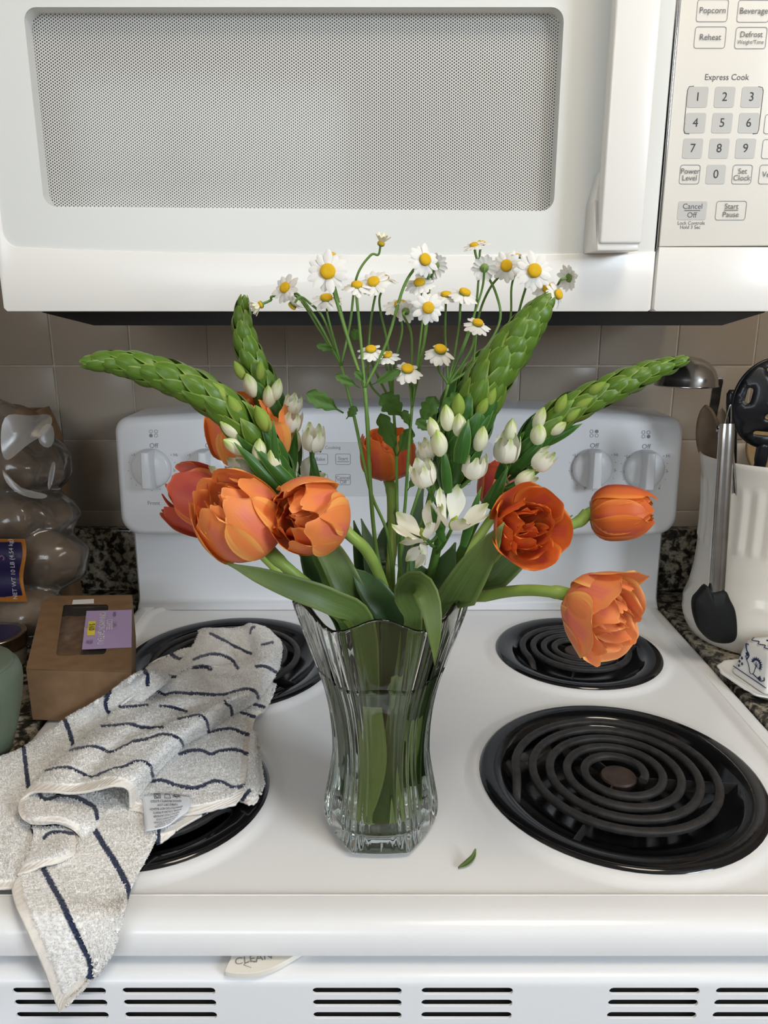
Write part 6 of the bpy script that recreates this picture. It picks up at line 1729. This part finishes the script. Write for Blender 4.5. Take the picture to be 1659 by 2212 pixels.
leaf_blade('leaf', [(945, 1365, .54), (975, 1310, .53), (1020, 1235, .525), (1060, 1175, .522), (1089, 1128, .52)], [70, 84, 72, 44, 2], M['leaf'], TULIPS['T6'], 0.22)
leaf_blade('leaf', [(960, 1355, .565), (1020, 1290, .56), (1090, 1225, .565), (1165, 1160, .575), (1237, 1113, .585)], [50, 60, 62, 36, 2], M['leaf'], TULIPS['T7'], 0.2)
leaf_blade('leaf', [(850, 1350, .605), (832, 1250, .625), (836, 1170, .64), (858, 1095, .65)], [40, 50, 44, 3], M['leaf_blue'], TULIPS['T5'], 0.25)
leaf_blade('leaf', [(800, 1340, .60), (785, 1240, .61), (774, 1170, .615), (764, 1124, .62)], [30, 36, 24, 2], M['leaf_dark'], TULIPS['T4'], 0.2)
leaf_blade('leaf', [(822, 1345, .60), (808, 1240, .60), (795, 1170, .605), (780, 1120, .61)], [30, 40, 26, 2], M['leaf_blue'], TULIPS['T4'], 0.2)
leaf_blade('leaf', [(895, 1345, .60), (888, 1240, .61), (896, 1140, .62), (915, 1050, .63)], [34, 44, 36, 3], M['leaf_blue'], TULIPS['T9'], 0.25)
leaf_blade('leaf', [(745, 1345, .575), (700, 1270, .57), (672, 1210, .57), (650, 1140, .575)], [46, 58, 46, 4], M['leaf_dark'], TULIPS['T4'], 0.2)
leaf_blade('leaf', [(905, 1320, .545), (940, 1262, .545), (962, 1225, .545), (984, 1172, .545)], [46, 50, 48, 3], M['leaf_dark'], TULIPS['T8'], 0.3)
leaf_blade('leaf', [(868, 1330, .59), (880, 1260, .59), (875, 1190, .60), (862, 1140, .61)], [40, 40, 30, 2], M['leaf_blue'], TULIPS['T9'], 0.2)
leaf_blade('leaf', [(1000, 1330, .56), (950, 1290, .552), (905, 1240, .548), (885, 1196, .55)], [40, 46, 40, 4], M['leaf_dark'], TULIPS['T9'], 0.2)
# leaves that stand in the water, seen through the glass
def sunk_leaf(key, mat, a, r0, r1, w, z1=0.13):
    b = Vector((VX + r0 * math.cos(a), VY + r0 * math.sin(a), 0.018)); e = Vector((VX + r1 * math.cos(a + .5), VY + r1 * math.sin(a + .5), z1))
    mid = b.lerp(e, 0.5) + Vector((0.004 * math.cos(a + 2), 0.004 * math.sin(a + 2), 0)); mid = in_vase(mid)
    pts = resample(catmull([b, mid, e], 8), 16); vs, uv = [], []
    for i, p in enumerate(pts):
        d = Vector((p.x - VX, p.y - VY, 0)); d = d.normalized() if d.length > 1e-4 else Vector((0, -1, 0)); s = Vector((-d.y, d.x, 0))
        ww = w * (0.65 + 0.35 * math.sin(math.pi * i / 15))
        for j in range(5):
            u = -1 + j / 2; q = p + s * (u * ww) + d * (-0.12 * ww * u * u); vs.append(in_vase(q)); uv.append((j / 4, i / 15))
    fs = [(i * 5 + j, i * 5 + j + 1, i * 5 + j + 6, i * 5 + j + 5) for i in range(15) for j in range(4)]
    obj('leaf', vs, fs, mat, TULIPS[key], True, uv)
for key, m_, a, r0, r1, w, z1 in (('T1', 'leaf_pale', -2.25, .024, .036, .011, .13), ('T2', 'leaf', -1.62, .020, .030, .009, .15), ('T5', 'leaf_pale', -1.05, .022, .030, .008, .11), ('T6', 'leaf', -0.4, .023, .034, .011, .15),
    ('T3', 'leaf', 2.9, .022, .036, .012, .15), ('T8', 'leaf_dark', 0.7, .018, .033, .013, .14)):
    sunk_leaf(key, M[m_], a, r0, r1, w, z1)

# ------------------------------------------------------------------ white star flower spikes
def bract_mesh(mat, seed):
    """unit bract: along +z, outer side toward +x, pointed"""
    rr = random.Random(seed); vs, uv = [], []; nu, nv = 6, 8
    for i in range(nv + 1):
        v = i / nv; w = ip([0.70, 0.96, 1.0, 0.92, 0.72, 0.40, 0.03], v)
        for j in range(nu + 1):
            u = -1 + 2 * j / nu; a = u * w * 0.85
            x = 0.62 * math.cos(a) - 0.52 + 0.95 * v * (1 - v) - 0.10 * v ** 3 + 0.05 * max(0, 1 - abs(u) * 3)
            vs.append((x, 0.62 * math.sin(a), v)); uv.append((j / nu, v))
    fs = [(i * (nu + 1) + j, i * (nu + 1) + j + 1, (i + 1) * (nu + 1) + j + 1, (i + 1) * (nu + 1) + j) for i in range(nv) for j in range(nu)]
    return mesh_data('bract', vs, fs, mat, True, uv)
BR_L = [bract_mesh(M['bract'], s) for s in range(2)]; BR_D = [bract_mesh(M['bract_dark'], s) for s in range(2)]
def bud_mesh(mat):
    vs, uv, n = [], [], 18; prof = [(0.14, 0), (0.62, 0.08), (0.92, 0.26), (1.0, 0.44), (0.90, 0.64), (0.62, 0.82), (0.30, 0.94), (0.10, 1.02)]
    prof = [(p.x, p.y) for p in catmull([Vector((r, z, 0)) for r, z in prof], 2)]
    for r, z in prof:
        for j in range(n + 1):
            a = 2 * math.pi * j / n; k = 1 - 0.09 * abs(math.cos(1.5 * a)) ** 6
            vs.append((0.5 * r * k * math.cos(a), 0.5 * r * k * math.sin(a), z)); uv.append((abs((j / n * 3) % 1.0), z / 1.02))
    m = n + 1
    fs = [(i * m + j, i * m + j + 1, (i + 1) * m + j + 1, (i + 1) * m + j) for i in range(len(prof) - 1) for j in range(n)]
    return mesh_data('bud', vs, fs, mat, True, uv)
BUD_W, BUD_G = bud_mesh(M['bud_white']), bud_mesh(M['bud_green'])
STAR_CUP = [petal_mesh('petal', 1.0, 0.42, [0.10, 0.60, 0.92, 1.0, 0.98, 0.90, 0.78], [0, .08, .25, .46, .66, .84, 1.0], 0.62, WP, M['star_petal'], s, 0.06, 0.03, nu=8, nv=9) for s in (1, 2)]
STAR_OPEN = [petal_mesh('petal', 0.9, 0.42, [0.10, 0.55, 0.95, 1.25, 1.5, 1.72, 1.9], [0, .10, .28, .46, .64, .82, 0.98], 0.46, [0.35, .6, .85, 1.0, .95, .75, .3], M['star_petal'], s, 0.05, 0.04, nu=8, nv=9) for s in (3, 4)]
def pedicel(parent, a, b, r=0.0012, bend=None):
    m = a.lerp(b, 0.5) + (Vector(bend) if bend else Vector((0, 0, -0.002)))
    return tube('pedicel', catmull([a, m, b], 5), r, M['stem_spike'], parent, 7)
def put_bud(parent, stem_at, px, py, d, hpx, wpx, dirv, green=False):
    p = P(px, py, d); k = m_per_px(p); L = hpx * k; ax = Vector(dirv).normalized()
    b = p - ax * (L / 2)
    inst('bud', BUD_G if green else BUD_W, frame_z(b, ax, R5.uniform(0, 6), (wpx * k, wpx * k, L)), parent)
    pedicel(parent, stem_at, b + ax * 0.0008, 0.0011)
def put_star(parent, stem_at, px, py, d, hpx, dirv, opened=False, spin=0.0, n=6):
    p = P(px, py, d); k = m_per_px(p); L = hpx * k; ax = Vector(dirv).normalized(); b = p - ax * (L * 0.46)
    Mh = frame_z(b, ax, spin, 1.0)
    # green ovary is the flower part, its petals the sub-parts
    vs, fs = loft([[(L * r * math.cos(a), L * r * math.sin(a), L * z) for a in [2 * math.pi * i / 12 for i in range(12)]] for r, z in ((0.05, -0.03), (0.10, 0.02), (0.13, 0.12), (0.12, 0.25), (0.05, 0.36), (0.02, 0.42))], True, True, True)
    f = inst('star_flower', mesh_data('ovary', vs, fs, M['bud_green']), Mh, parent)
    bk = STAR_OPEN if opened else STAR_CUP
    for i in range(n):
        sub('petal', bk[i % 2], Matrix.Rotation(i * 2 * math.pi / n + R5.uniform(-.1, .1), 4, 'Z') @ Matrix.Rotation(R5.uniform(-.08, .08), 4, 'Y') @ Matrix.Scale(L * (1.0 if i % 2 else 0.96), 4), f)
    pedicel(parent, stem_at, b + ax * 0.0005, 0.0013)
def spike(label, px, k, s0, nb, half, blen, dark_until=0.3, tip_taper=0.55, seed=1, core=0.55):
    """px: axis points from the vase mouth up to the tip; half = half thickness in pixels along the bracted part"""
    t = thing('star_flower_spike', label, 'flower', base_point(k))
    ctrl = [P(*q) for q in px]
    axis = resample(catmull(ctrl, 10), 120)
    kk = m_per_px(axis[60])
    stem = stem_pts([tuple(q) for q in px], k) if False else None
    low = [in_vase(p) for p in catmull([base_point(k), Vector((VX, VY, 0.085)) + (base_point(k) - Vector((VX, VY, 0.0165))) * -0.3, axis[0].lerp(Vector((VX, VY, 0.1)), 0.35), axis[0]], 8)]
    full = low[:-1] + axis
    rad = [0.0042] * (len(low) - 1) + [max(0.0011, 0.0042 * (1 - 0.75 * i / 119)) for i in range(120)]
    vs, fs = tube_geo(full, rad, 10); obj('stem', vs, fs, M['stem_spike'], t)
    fr = frames(axis); rr = random.Random(seed)
    for i in range(nb):
        f = i / (nb - 1); s = s0 + (0.955 - s0) * f ** 0.92
        q = s * 119; j = min(int(q), 118); p = axis[j].lerp(axis[j + 1], q - j); T, n1, n2 = fr[j]
        a = i * 2.399963 + rr.uniform(-.2, .2); out = n1 * math.cos(a) + n2 * math.sin(a)
        env = half * kk * (ip([0.82, 1.0, 1.0, 1.0, 0.95, 0.74], f))
        L = blen * kk * ip([1.15, 1.05, 1.0, 0.9, 0.78, 0.62], f) * rr.uniform(0.93, 1.08)
        W = env * 1.12
        tau = 0.17 * (1 - f) + 0.04 - 0.22 * f ** 5 + rr.uniform(-.03, .03)
        Z = (T * math.cos(tau) + out * math.sin(tau)).normalized(); X = (out - Z * out.dot(Z)).normalized(); Y = Z.cross(X)
        b = p + out * (env * 0.50) - T * L * 0.30
        Mx = Matrix.Translation(b) @ Matrix((X, Y, Z)).transposed().to_4x4() @ Matrix.Diagonal((W, W, L, 1))
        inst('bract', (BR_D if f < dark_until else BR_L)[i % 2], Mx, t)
    # closed tip
    T = fr[-1][0]
    for i in range(5):
        a = i * 2 * math.pi / 5; out = fr[-1][1] * math.cos(a) + fr[-1][2] * math.sin(a); Z = (T * 0.99 + out * 0.02).normalized(); X = (out - Z * out.dot(Z)).normalized(); Y = Z.cross(X)
        L = blen * kk * 0.5
        inst('bract', BR_L[i % 2], Matrix.Translation(axis[-1] - T * L * 0.85 + out * half * kk * 0.16) @ Matrix((X, Y, Z)).transposed().to_4x4() @ Matrix.Diagonal((half * kk * 0.62, half * kk * 0.62, L * 0.95, 1)), t)
    # slim core so nothing shows through between the bracts
    i0 = int(s0 * 119)
    cpts = axis[i0:116]; cr = [max(0.0008, half * kk * 0.62 * ip([0.4, 0.8, 0.95, 0.9, 0.8, 0.4], i / (len(cpts) - 1))) for i in range(len(cpts))]
    vs, fs = tube_geo(cpts, cr, 12); obj('spike_core', vs, fs, M['stem_spike'], t)
    def near(px_, py_):
        best = min(axis, key=lambda p: (project(p)[0] - px_) ** 2 + (project(p)[1] - py_) ** 2); return best
    return t, near
def project(p):
    d = Vector(p) - CAM; zc = d.y * CP - d.z * SP; yc = d.y * SP + d.z * CP
    return W_PX / 2 + F_PX * d.x / zc, H_PX / 2 - F_PX * yc / zc
def extra_bract(t, a, b, w, dark=True):
    """single larger bract leaf between two measured points"""
    pa, pb = P(*a), P(*b); Z = (pb - pa); L = Z.length; Z.normalize(); out = (CAM - pa).normalized(); X = (out - Z * out.dot(Z)).normalized(); Y = Z.cross(X)
    k = m_per_px(pa)
    inst('bract', (BR_D if dark else BR_L)[0], Matrix.Translation(pa) @ Matrix((X, Y, Z)).transposed().to_4x4() @ Matrix.Diagonal((w * k, w * k, L, 1)), t)
# left, bending away over the first knobs
t, near = spike('long green flower spike bending out toward the potato bag', [(740, 1340, .57), (665, 1160, .56), (608, 1040, .55), (560, 960, .54), (500, 893, .535), (420, 838, .53), (330, 802, .53), (245, 782, .53), (178, 784, .53)], 20, 0.34, 78, 40, 88, 0.30, seed=2)
for b in ((478, 850, 58, 26, (-.5, -.3, .8), 1), (507, 880, 62, 30, (-.3, -.4, .85), 1), (498, 928, 58, 30, (-.6, -.4, .6), 0), (507, 964, 62, 34, (-.6, -.5, .5), 0), (567, 905, 66, 32, (-.35, -.3, .9), 1), (560, 975, 62, 34, (.1, -.3, .9), 0), (590, 1000, 66, 34, (-.1, -.4, .9), 0)):
    put_bud(t, near(b[0] + 50, b[1] + 60), b[0], b[1], .527, b[2], b[3], b[4], bool(b[5]))
put_star(t, near(600, 1060), 520, 1018, .545, 62, (-.5, -.5, .6), False, 0.2); put_star(t, near(610, 1080), 470, 1062, .545, 70, (-.75, -.45, .35), True, 0.4)
extra_bract(t, (640, 1060, .53), (548, 965, .522), 34); extra_bract(t, (610, 1065, .528), (505, 955, .52), 30); extra_bract(t, (596, 1030, .526), (590, 905, .522), 20)
# upright, in front of the tray
t, near = spike('upright green flower spike whose tip crosses the black microwave tray', [(765, 1340, .585), (700, 1200, .59), (655, 1080, .60), (612, 950, .605), (572, 840, .61), (540, 765, .61), (524, 700, .61), (526, 640, .61)], 21, 0.50, 46, 33, 74, 0.35, seed=5)
for b in ((541, 833, 56, 32, (-.2, -.3, .9), 0), (581, 858, 54, 30, (.0, -.3, .95), 0), (598, 842, 50, 26, (.25, -.1, .9), 0), (517, 800, 44, 22, (-.4, -.2, .9), 1), (562, 800, 46, 20, (.1, -.3, .9), 1), (634, 952, 66, 34, (.05, -.3, .95), 0), (604, 968, 50, 28, (-.3, -.3, .9), 1)):
    put_bud(t, near(b[0] + 15, b[1] + 55), b[0], b[1], .597, b[2], b[3], b[4], bool(b[5]))
put_star(t, near(640, 960), 632, 876, .60, 46, (.3, -.2, .9), False, 0.1); put_star(t, near(640, 990), 627, 912, .592, 56, (.25, -.3, .9), False, 0.8); put_star(t, near(690, 1090), 677, 950, .585, 62, (.05, -.25, .95), False, 0.5)
put_star(t, near(690, 1100), 655, 1035, .59, 60, (.3, -.5, .6), True, 0.1); put_star(t, near(680, 1090), 600, 1010, .60, 60, (-.3, -.3, .8), False, 0.2)
extra_bract(t, (628, 1030, .592), (640, 925, .588), 22); extra_bract(t, (690, 1060, .588), (668, 960, .59), 18); extra_bract(t, (585, 870, .598), (515, 800, .60), 26)
# centre right, thick
t, near = spike('thickest green flower spike pointing at the daisies below the handle', [(905, 1345, .57), (932, 1240, .55), (962, 1100, .53), (990, 980, .52), (1045, 845, .515), (1112, 742, .515), (1190, 640, .515)], 22, 0.50, 70, 48, 92, 0.38, seed=8)
for b in ((966, 903, 62, 34, (-.15, -.3, .95), 0), (990, 876, 58, 30, (-.05, -.4, .95), 1), (992, 918, 58, 34, (-.1, -.4, .9), 0), (1038, 948, 60, 34, (.15, -.3, .95), 0), (948, 957, 66, 38, (-.2, -.35, .95), 0), (1042, 880, 50, 26, (.3, -.4, .85), 1), (936, 925, 50, 28, (-.3, -.1, .9), 0), (1060, 860, 50, 24, (.3, -.3, .9), 1)):
    put_bud(t, near(b[0] + 10, b[1] + 60), b[0], b[1], .503, b[2], b[3], b[4], bool(b[5]))
put_star(t, near(960, 1110), 916, 1026, .505, 64, (-.25, -.35, .9), False, 0.2); put_star(t, near(980, 1060), 1024, 1010, .505, 62, (.15, -.3, .95), False, 0.9); put_star(t, near(950, 1180), 908, 1138, .498, 74, (-.35, -.25, .75), True, 0.5)
put_star(t, near(950, 1200), 988, 1112, .498, 84, (.25, -.35, .9), True, 0.1); put_star(t, near(960, 1100), 925, 972, .53, 46, (-.2, -.2, .9), False, 0.1); put_star(t, near(950, 1150), 903, 1188, .52, 50, (-.5, -.4, -.3), True, 0.3)
extra_bract(t, (968, 1065, .505), (958, 965, .503), 24); extra_bract(t, (992, 1000, .500), (1012, 905, .498), 36); extra_bract(t, (1010, 965, .505), (1068, 880, .503), 28); extra_bract(t, (958, 1170, .505), (930, 1090, .503), 20); extra_bract(t, (1000, 1180, .515), (1040, 1050, .51), 22)
# behind the thick one
t, near = spike('green flower spike half hidden behind the thickest spike', [(880, 1345, .60), (905, 1200, .62), (935, 1050, .63), (975, 900, .635), (1025, 810, .635), (1083, 742, .635)], 23, 0.58, 30, 36, 74, 0.6, seed=13)
put_star(t, near(935, 1050), 918, 985, .615, 44, (-.1, -.3, .9), False, 0.3)
# right, reaching to the ladle
t, near = spike('slim green flower spike reaching out toward the steel ladle', [(925, 1345, .585), (985, 1215, .575), (1050, 1085, .565), (1118, 990, .56), (1200, 905, .555), (1300, 850, .555), (1400, 805, .555), (1484, 776, .555)], 24, 0.48, 64, 33, 74, 0.25, seed=16)
for b in ((1163, 938, 54, 36, (-.05, -.35, .95), 0), (1166, 905, 56, 28, (.2, -.3, .9), 0), (1212, 872, 46, 24, (.35, -.2, .85), 1), (1205, 925, 44, 26, (.6, -.4, .55), 0), (1236, 897, 44, 22, (.6, -.3, .6), 1), (1103, 928, 48, 28, (.1, -.1, .98), 0), (1260, 872, 48, 20, (.7, -.3, .5), 1), (1135, 1032, 56, 32, (.55, -.3, .6), 0), (1290, 838, 44, 20, (.7, -.3, .6), 1)):
    put_bud(t, near(b[0] - 25, b[1] + 45), b[0], b[1], .545, b[2], b[3], b[4], bool(b[5]))
put_star(t, near(1100, 1020), 1094, 972, .54, 68, (.02, -.3, .95), False, 0.2); put_star(t, near(1130, 1000), 1172, 996, .54, 56, (.55, -.3, .7), False, 0.4); put_star(t, near(1120, 1050), 1140, 1052, .60, 50, (.7, -.2, .4), False, 0.1)
extra_bract(t, (1060, 1100, .55), (1098, 1005, .548), 24); extra_bract(t, (1120, 1010, .55), (1180, 945, .543), 24); extra_bract(t, (1140, 970, .552), (1158, 900, .55), 20); extra_bract(t, (1172, 960, .552), (1258, 915, .548), 24); extra_bract(t, (1085, 1060, .56), (1176, 1012, .555), 14)

# ------------------------------------------------------------------ daisies
def daisy_petal_mesh(mat, L=1.0):
    vs, uv, nu, nv = [], [], 4, 6
    for i in range(nv + 1):
        v = i / nv; w = ip([0.11, 0.18, 0.24, 0.275, 0.28, 0.24, 0.12], v)
        for j in range(nu + 1):
            u = -1 + 2 * j / nu; vs.append((0.30 + v * (1 - 0.06 * u * u) * L * 1.12, w * u, -0.05 * u * u + 0.05 * v - 0.10 * v * v)); uv.append((j / nu, v))
    fs = [(i * (nu + 1) + j, i * (nu + 1) + j + 1, (i + 1) * (nu + 1) + j + 1, (i + 1) * (nu + 1) + j) for i in range(nv) for j in range(nu)]
    return mesh_data('petal', vs, fs, mat, True, uv)
DPET = [daisy_petal_mesh(M['daisy_petal']), daisy_petal_mesh(M['daisy_petal'], 0.88), daisy_petal_mesh(M['daisy_cream'], 0.8)]
def dome(zs, mat, name):
    n = 20; loops = [[(r * math.cos(2 * math.pi * i / n), r * math.sin(2 * math.pi * i / n), z) for i in range(n)] for r, z in zs]
    vs, fs = loft(loops, True, True, True); me = mesh_data(name, vs, fs, mat); return me
DISC = dome([(0.44, -0.06), (0.50, 0.04), (0.49, 0.16), (0.41, 0.235), (0.28, 0.29), (0.12, 0.30), (0.02, 0.28)], M['daisy_disc'], 'flower_head')
CALYX = dome([(0.10, -0.34), (0.22, -0.30), (0.40, -0.20), (0.48, -0.08), (0.45, -0.02), (0.02, -0.01)], M['daisy_back'], 'calyx')
def head(parent, px, py, d, disc_px, face, droop=0.0, npet=14, bud=False, ratio=1.0):
    """ratio: petal length against disc width"""
    p = P(px, py, d); s = disc_px * m_per_px(p); ax = Vector(face).normalized()
    Mh = frame_z(p, ax, R5.uniform(0, 6), s)
    h = inst('flower_head', DISC, Mh, parent)
    sub('calyx', CALYX, Matrix.Identity(4), h)
    for i in range(npet):
        dr = droop + R5.uniform(-.16, .16)
        if bud: dr = -1.0 + R5.uniform(-.15, .15)
        me = DPET[2] if bud else DPET[i % 2]
        sub('petal', me, Matrix.Rotation(2 * math.pi * i / npet + R5.uniform(-.07, .07), 4, 'Z') @ Matrix.Rotation(dr, 4, 'Y') @ Matrix.Diagonal((ratio, ratio * (0.62 if bud else 1.0), ratio, 1)), h)
    return p - ax * s * 0.32, ax
def lobed_leaf(parent, a, b, wpx, side=None):
    pa, pb = P(*a), P(*b); ax = pb - pa; L = ax.length; ax.normalize(); view = (CAM - pa).normalized(); s = ax.cross(view).normalized(); nr = s.cross(ax); W = wpx * m_per_px(pa) / 2
    vs, uv, n, m = [], [], 22, 6
    for i in range(n + 1):
        v = i / n; env = (0.10 if v < 0.22 else math.sin(math.pi * min(1, (v - 0.18) / 0.86)) ** 0.7)
        lob = env * (0.66 + 0.34 * abs(math.sin(v * math.pi * 4.2))) if v > 0.22 else 0.10
        if i == n: lob = 0.02
        for j in range(m + 1):
            u = -1 + 2 * j / m; vs.append(pa + ax * (L * (v + 0.05 * abs(u) * lob)) + s * (u * lob * W) + nr * (0.18 * W * abs(u) + 0.12 * L * v * (1 - v) + 0.10 * W * math.sin(u * 5 + v * 9))); uv.append((j / m, v))
    fs = [(i * (m + 1) + j, i * (m + 1) + j + 1, (i + 1) * (m + 1) + j + 1, (i + 1) * (m + 1) + j) for i in range(n) for j in range(m)]
    obj('leaf', vs, fs, M['leaf_daisy'], parent, True, uv)
def sprig(label, trunk, k, heads, leaves=(), r=0.00125):
    """trunk: measured points from the fork down; heads: (px, py, depth, disc, facing, kwargs, mids...)"""
    t = thing('daisy_sprig', label, 'flower', base_point(k))
    st = stem_pts(trunk, k); geos = [tube_geo(st, [r * 0.9] * 6 + [r] * (len(st) - 6), 7)]
    fork = st[0]
    for (px, py, d, disc, face, kw, mids) in heads:
        q, ax = head(t, px, py, d, disc, face, **kw)
        pts = [q + ax * 0.0006, q - ax * 0.006] + [P(*m) for m in mids] + [fork]
        geos.append(tube_geo(catmull(pts, 7), [r * 0.72] * (len(pts) * 7 - 6), 6))
    obj('stem', *merge(geos), M['stem_daisy'], t)
    for l in leaves: lobed_leaf(t, *l)
UPV = (0.0, -0.42, 0.9)
sprig('daisy sprig with two flowers bowed toward the upright spike', [(737, 790, .575), (765, 900, .575), (800, 1060, .575), (838, 1160, .575), (850, 1320, .575)], 30,
      [(616, 622, .565, 25, (-.45, -.72, .40), {}, [(648, 640, .57), (690, 700, .573)]),
       (632, 660, .56, 20, (-.62, .15, -.62), {'droop': 0.45}, [(668, 654, .57), (700, 690, .575)]),
       (564, 658, .57, 17, (-.75, -.30, -.35), {'bud': True, 'npet': 11, 'ratio': 1.35}, [(590, 640, .572), (640, 640, .574), (690, 712, .575)]),
       (705, 644, .57, 27, UPV, {'droop': 0.25}, [(710, 690, .573)]),
       (823, 527, .585, 17, (.25, -.25, .9), {'bud': True, 'npet': 12, 'ratio': 1.35}, [(800, 552, .585), (770, 600, .583), (756, 700, .58)])],
      [((742, 892, .57), (662, 848, .565), 40), ((748, 905, .572), (770, 878, .57), 22), ((732, 760, .575), (683, 745, .572), 18)])
sprig('daisy sprig carrying the largest full-face daisy', [(788, 838, .555), (794, 920, .555), (800, 1050, .56), (812, 1180, .565), (838, 1320, .57)], 31,
      [(708, 587, .545, 34, (-.02, -.97, .22), {'npet': 13, 'ratio': 1.0}, [(730, 660, .555), (760, 760, .556)]),
       (771, 616, .555, 25, (.05, -.45, .9), {'droop': 0.2}, [(776, 700, .556), (783, 780, .556)]),
       (715, 551, .575, 22, (.1, -.12, .95), {'droop': 0.05}, [(728, 640, .57), (755, 740, .56)]),
       (918, 561, .55, 27, (.42, -.80, .25), {'droop': 0.2}, [(872, 620, .553), (835, 740, .555)])],
      [((778, 838, .553), (724, 810, .55), 22), ((800, 833, .553), (866, 800, .55), 24), ((786, 830, .553), (768, 800, .553), 18)], r=0.0016)
sprig('daisy sprig with a pair of overlapping flowers over the tray', [(850, 880, .585), (856, 980, .585), (858, 1100, .585), (862, 1200, .585), (862, 1320, .582)], 32,
      [(807, 609, .56, 27, (-.18, -.68, .66), {'droop': 0.15}, [(803, 680, .575), (796, 760, .58), (800, 830, .585)]),
       (829, 600, .575, 24, (.15, -.12, .95), {'droop': 0.1}, [(820, 660, .58), (840, 760, .585)]),
       (866, 659, .57, 29, (.02, -.50, .85), {'droop': 0.2}, [(868, 720, .58), (850, 800, .585)]),
       (801, 755, .56, 24, (-.05, -.48, .86), {'droop': 0.3}, [(810, 800, .575)]),
       (836, 767, .565, 22, (.05, -.45, .88), {'droop': 0.2}, [(838, 810, .575)])],
      [((873, 905, .575), (825, 850, .57), 52), ((856, 985, .58), (822, 892, .575), 40), ((858, 985, .58), (890, 925, .575), 34), ((760, 738, .58), (776, 712, .578), 28)])
sprig('daisy sprig with a face-on daisy in the middle of the bunch', [(890, 880, .57), (882, 980, .575), (876, 1080, .58), (866, 1200, .58), (868, 1320, .58)], 33,
      [(880, 797, .555, 27, (.08, -.58, .80), {'droop': 0.35}, [(885, 830, .565)]),
       (925, 665, .54, 26, (.05, -.97, .12), {'droop': 0.15}, [(915, 740, .558), (900, 810, .567)]),
       (877, 672, .555, 19, (.2, .75, .30), {'droop': 0.1}, [(888, 720, .565), (890, 800, .57)]),
       (906, 611, .56, 25, (-.2, -.60, .75), {'droop': 0.2}, [(915, 660, .57), (905, 760, .572)]),
       (940, 573, .565, 20, (.1, .9, .25), {'droop': 0.1}, [(928, 620, .572), (920, 720, .575)]),
       (921, 592, .57, 18, (-.1, .8, .2), {'droop': 0.2}, [(924, 640, .575), (916, 740, .576)])],
      [((905, 920, .575), (942, 856, .57), 42), ((885, 925, .57), (872, 885, .57), 22), ((880, 1060, .575), (905, 1020, .57), 20)])
sprig('daisy sprig with tall paired daisies under the window edge', [(968, 830, .575), (945, 920, .578), (905, 1060, .58), (870, 1180, .58), (855, 1320, .58)], 34,
      [(951, 755, .555, 28, (.18, -.55, .80), {'droop': 0.5}, [(948, 800, .57)]),
       (964, 637, .57, 24, (.0, -.32, .94), {'droop': 0.15}, [(962, 720, .575)]),
       (1004, 632, .565, 26, (.28, -.42, .86), {'droop': 0.3}, [(990, 720, .573)]),
       (1032, 698, .56, 24, (.15, -.50, .85), {'droop': 0.25}, [(1015, 760, .57)]),
       (1024, 530, .575, 19, (-.25, -.35, .88), {'droop': 0.05}, [(1036, 570, .578), (1070, 630, .578), (1078, 700, .577), (1020, 790, .576)]),
       (1040, 525, .58, 18, (.1, -.2, .95), {'droop': -0.1}, [(1034, 600, .58), (1020, 700, .578)]),
       (1046, 579, .575, 21, (.1, .9, .2), {'droop': 0.1}, [(1040, 630, .577), (1010, 720, .577)])],
      [((945, 920, .57), (1000, 850, .568), 52), ((930, 935, .57), (900, 905, .57), 26)])
sprig('daisy sprig with the large daisy nearest the microwave handle', [(1020, 830, .60), (985, 930, .60), (930, 1080, .60), (885, 1200, .595), (872, 1320, .59)], 35,
      [(1094, 574, .57, 26, (-.25, -.90, .10), {'droop': 0.2}, [(1060, 620, .585), (1035, 680, .592), (1025, 760, .597)]),
       (1117, 557, .58, 24, (.05, .35, .92), {'droop': 0.15}, [(1105, 620, .585), (1100, 700, .592), (1060, 780, .597)]),
       (1154, 585, .555, 31, (.10, -.95, .22), {'npet': 15, 'droop': 0.08}, [(1130, 640, .58), (1105, 720, .592), (1060, 790, .597)]),
       (1231, 600, .565, 22, (.75, .45, .15), {'droop': 0.2}, [(1205, 615, .575), (1160, 690, .59), (1080, 790, .597)]),
       (1184, 624, .565, 25, (-.05, -.75, .62), {'droop': 0.2}, [(1170, 670, .585), (1090, 780, .597)]),
       (1206, 636, .56, 23, (.62, -.62, .30), {'droop': 0.3}, [(1185, 660, .58), (1095, 785, .597)])], [])
# a scrap of leaf fallen on the cooktop
c = [G(x, y, z) for x, y, z in ((990, 1876, -.0028), (1008, 1866, -.0015), (1022, 1852, .0006), (1027, 1835, .0045))]
pts = resample(catmull(c, 6), 14); vs, uv = [], []
for i, (p, (t_, _, _)) in enumerate(zip(pts, frames(pts))):
    s = t_.cross(Vector((0, -0.5, 1))).normalized(); w = 0.0024 * math.sin(math.pi * (0.06 + 0.9 * i / 13)) ** 0.8
    for j in range(5): u = -1 + j / 2; vs.append(p + s * (u * w) + Vector((0, 0, 0.0008 * u * u))); uv.append((j / 4, i / 13))
o = obj('leaf_scrap', vs, [(i * 5 + j, i * 5 + j + 1, i * 5 + j + 6, i * 5 + j + 5) for i in range(13) for j in range(4)], M['leaf'], None, True, uv); solidify(o, 0.0006, 1)
tag(o, 'small curled green leaf scrap lying on the cooktop before the vase', 'leaf')
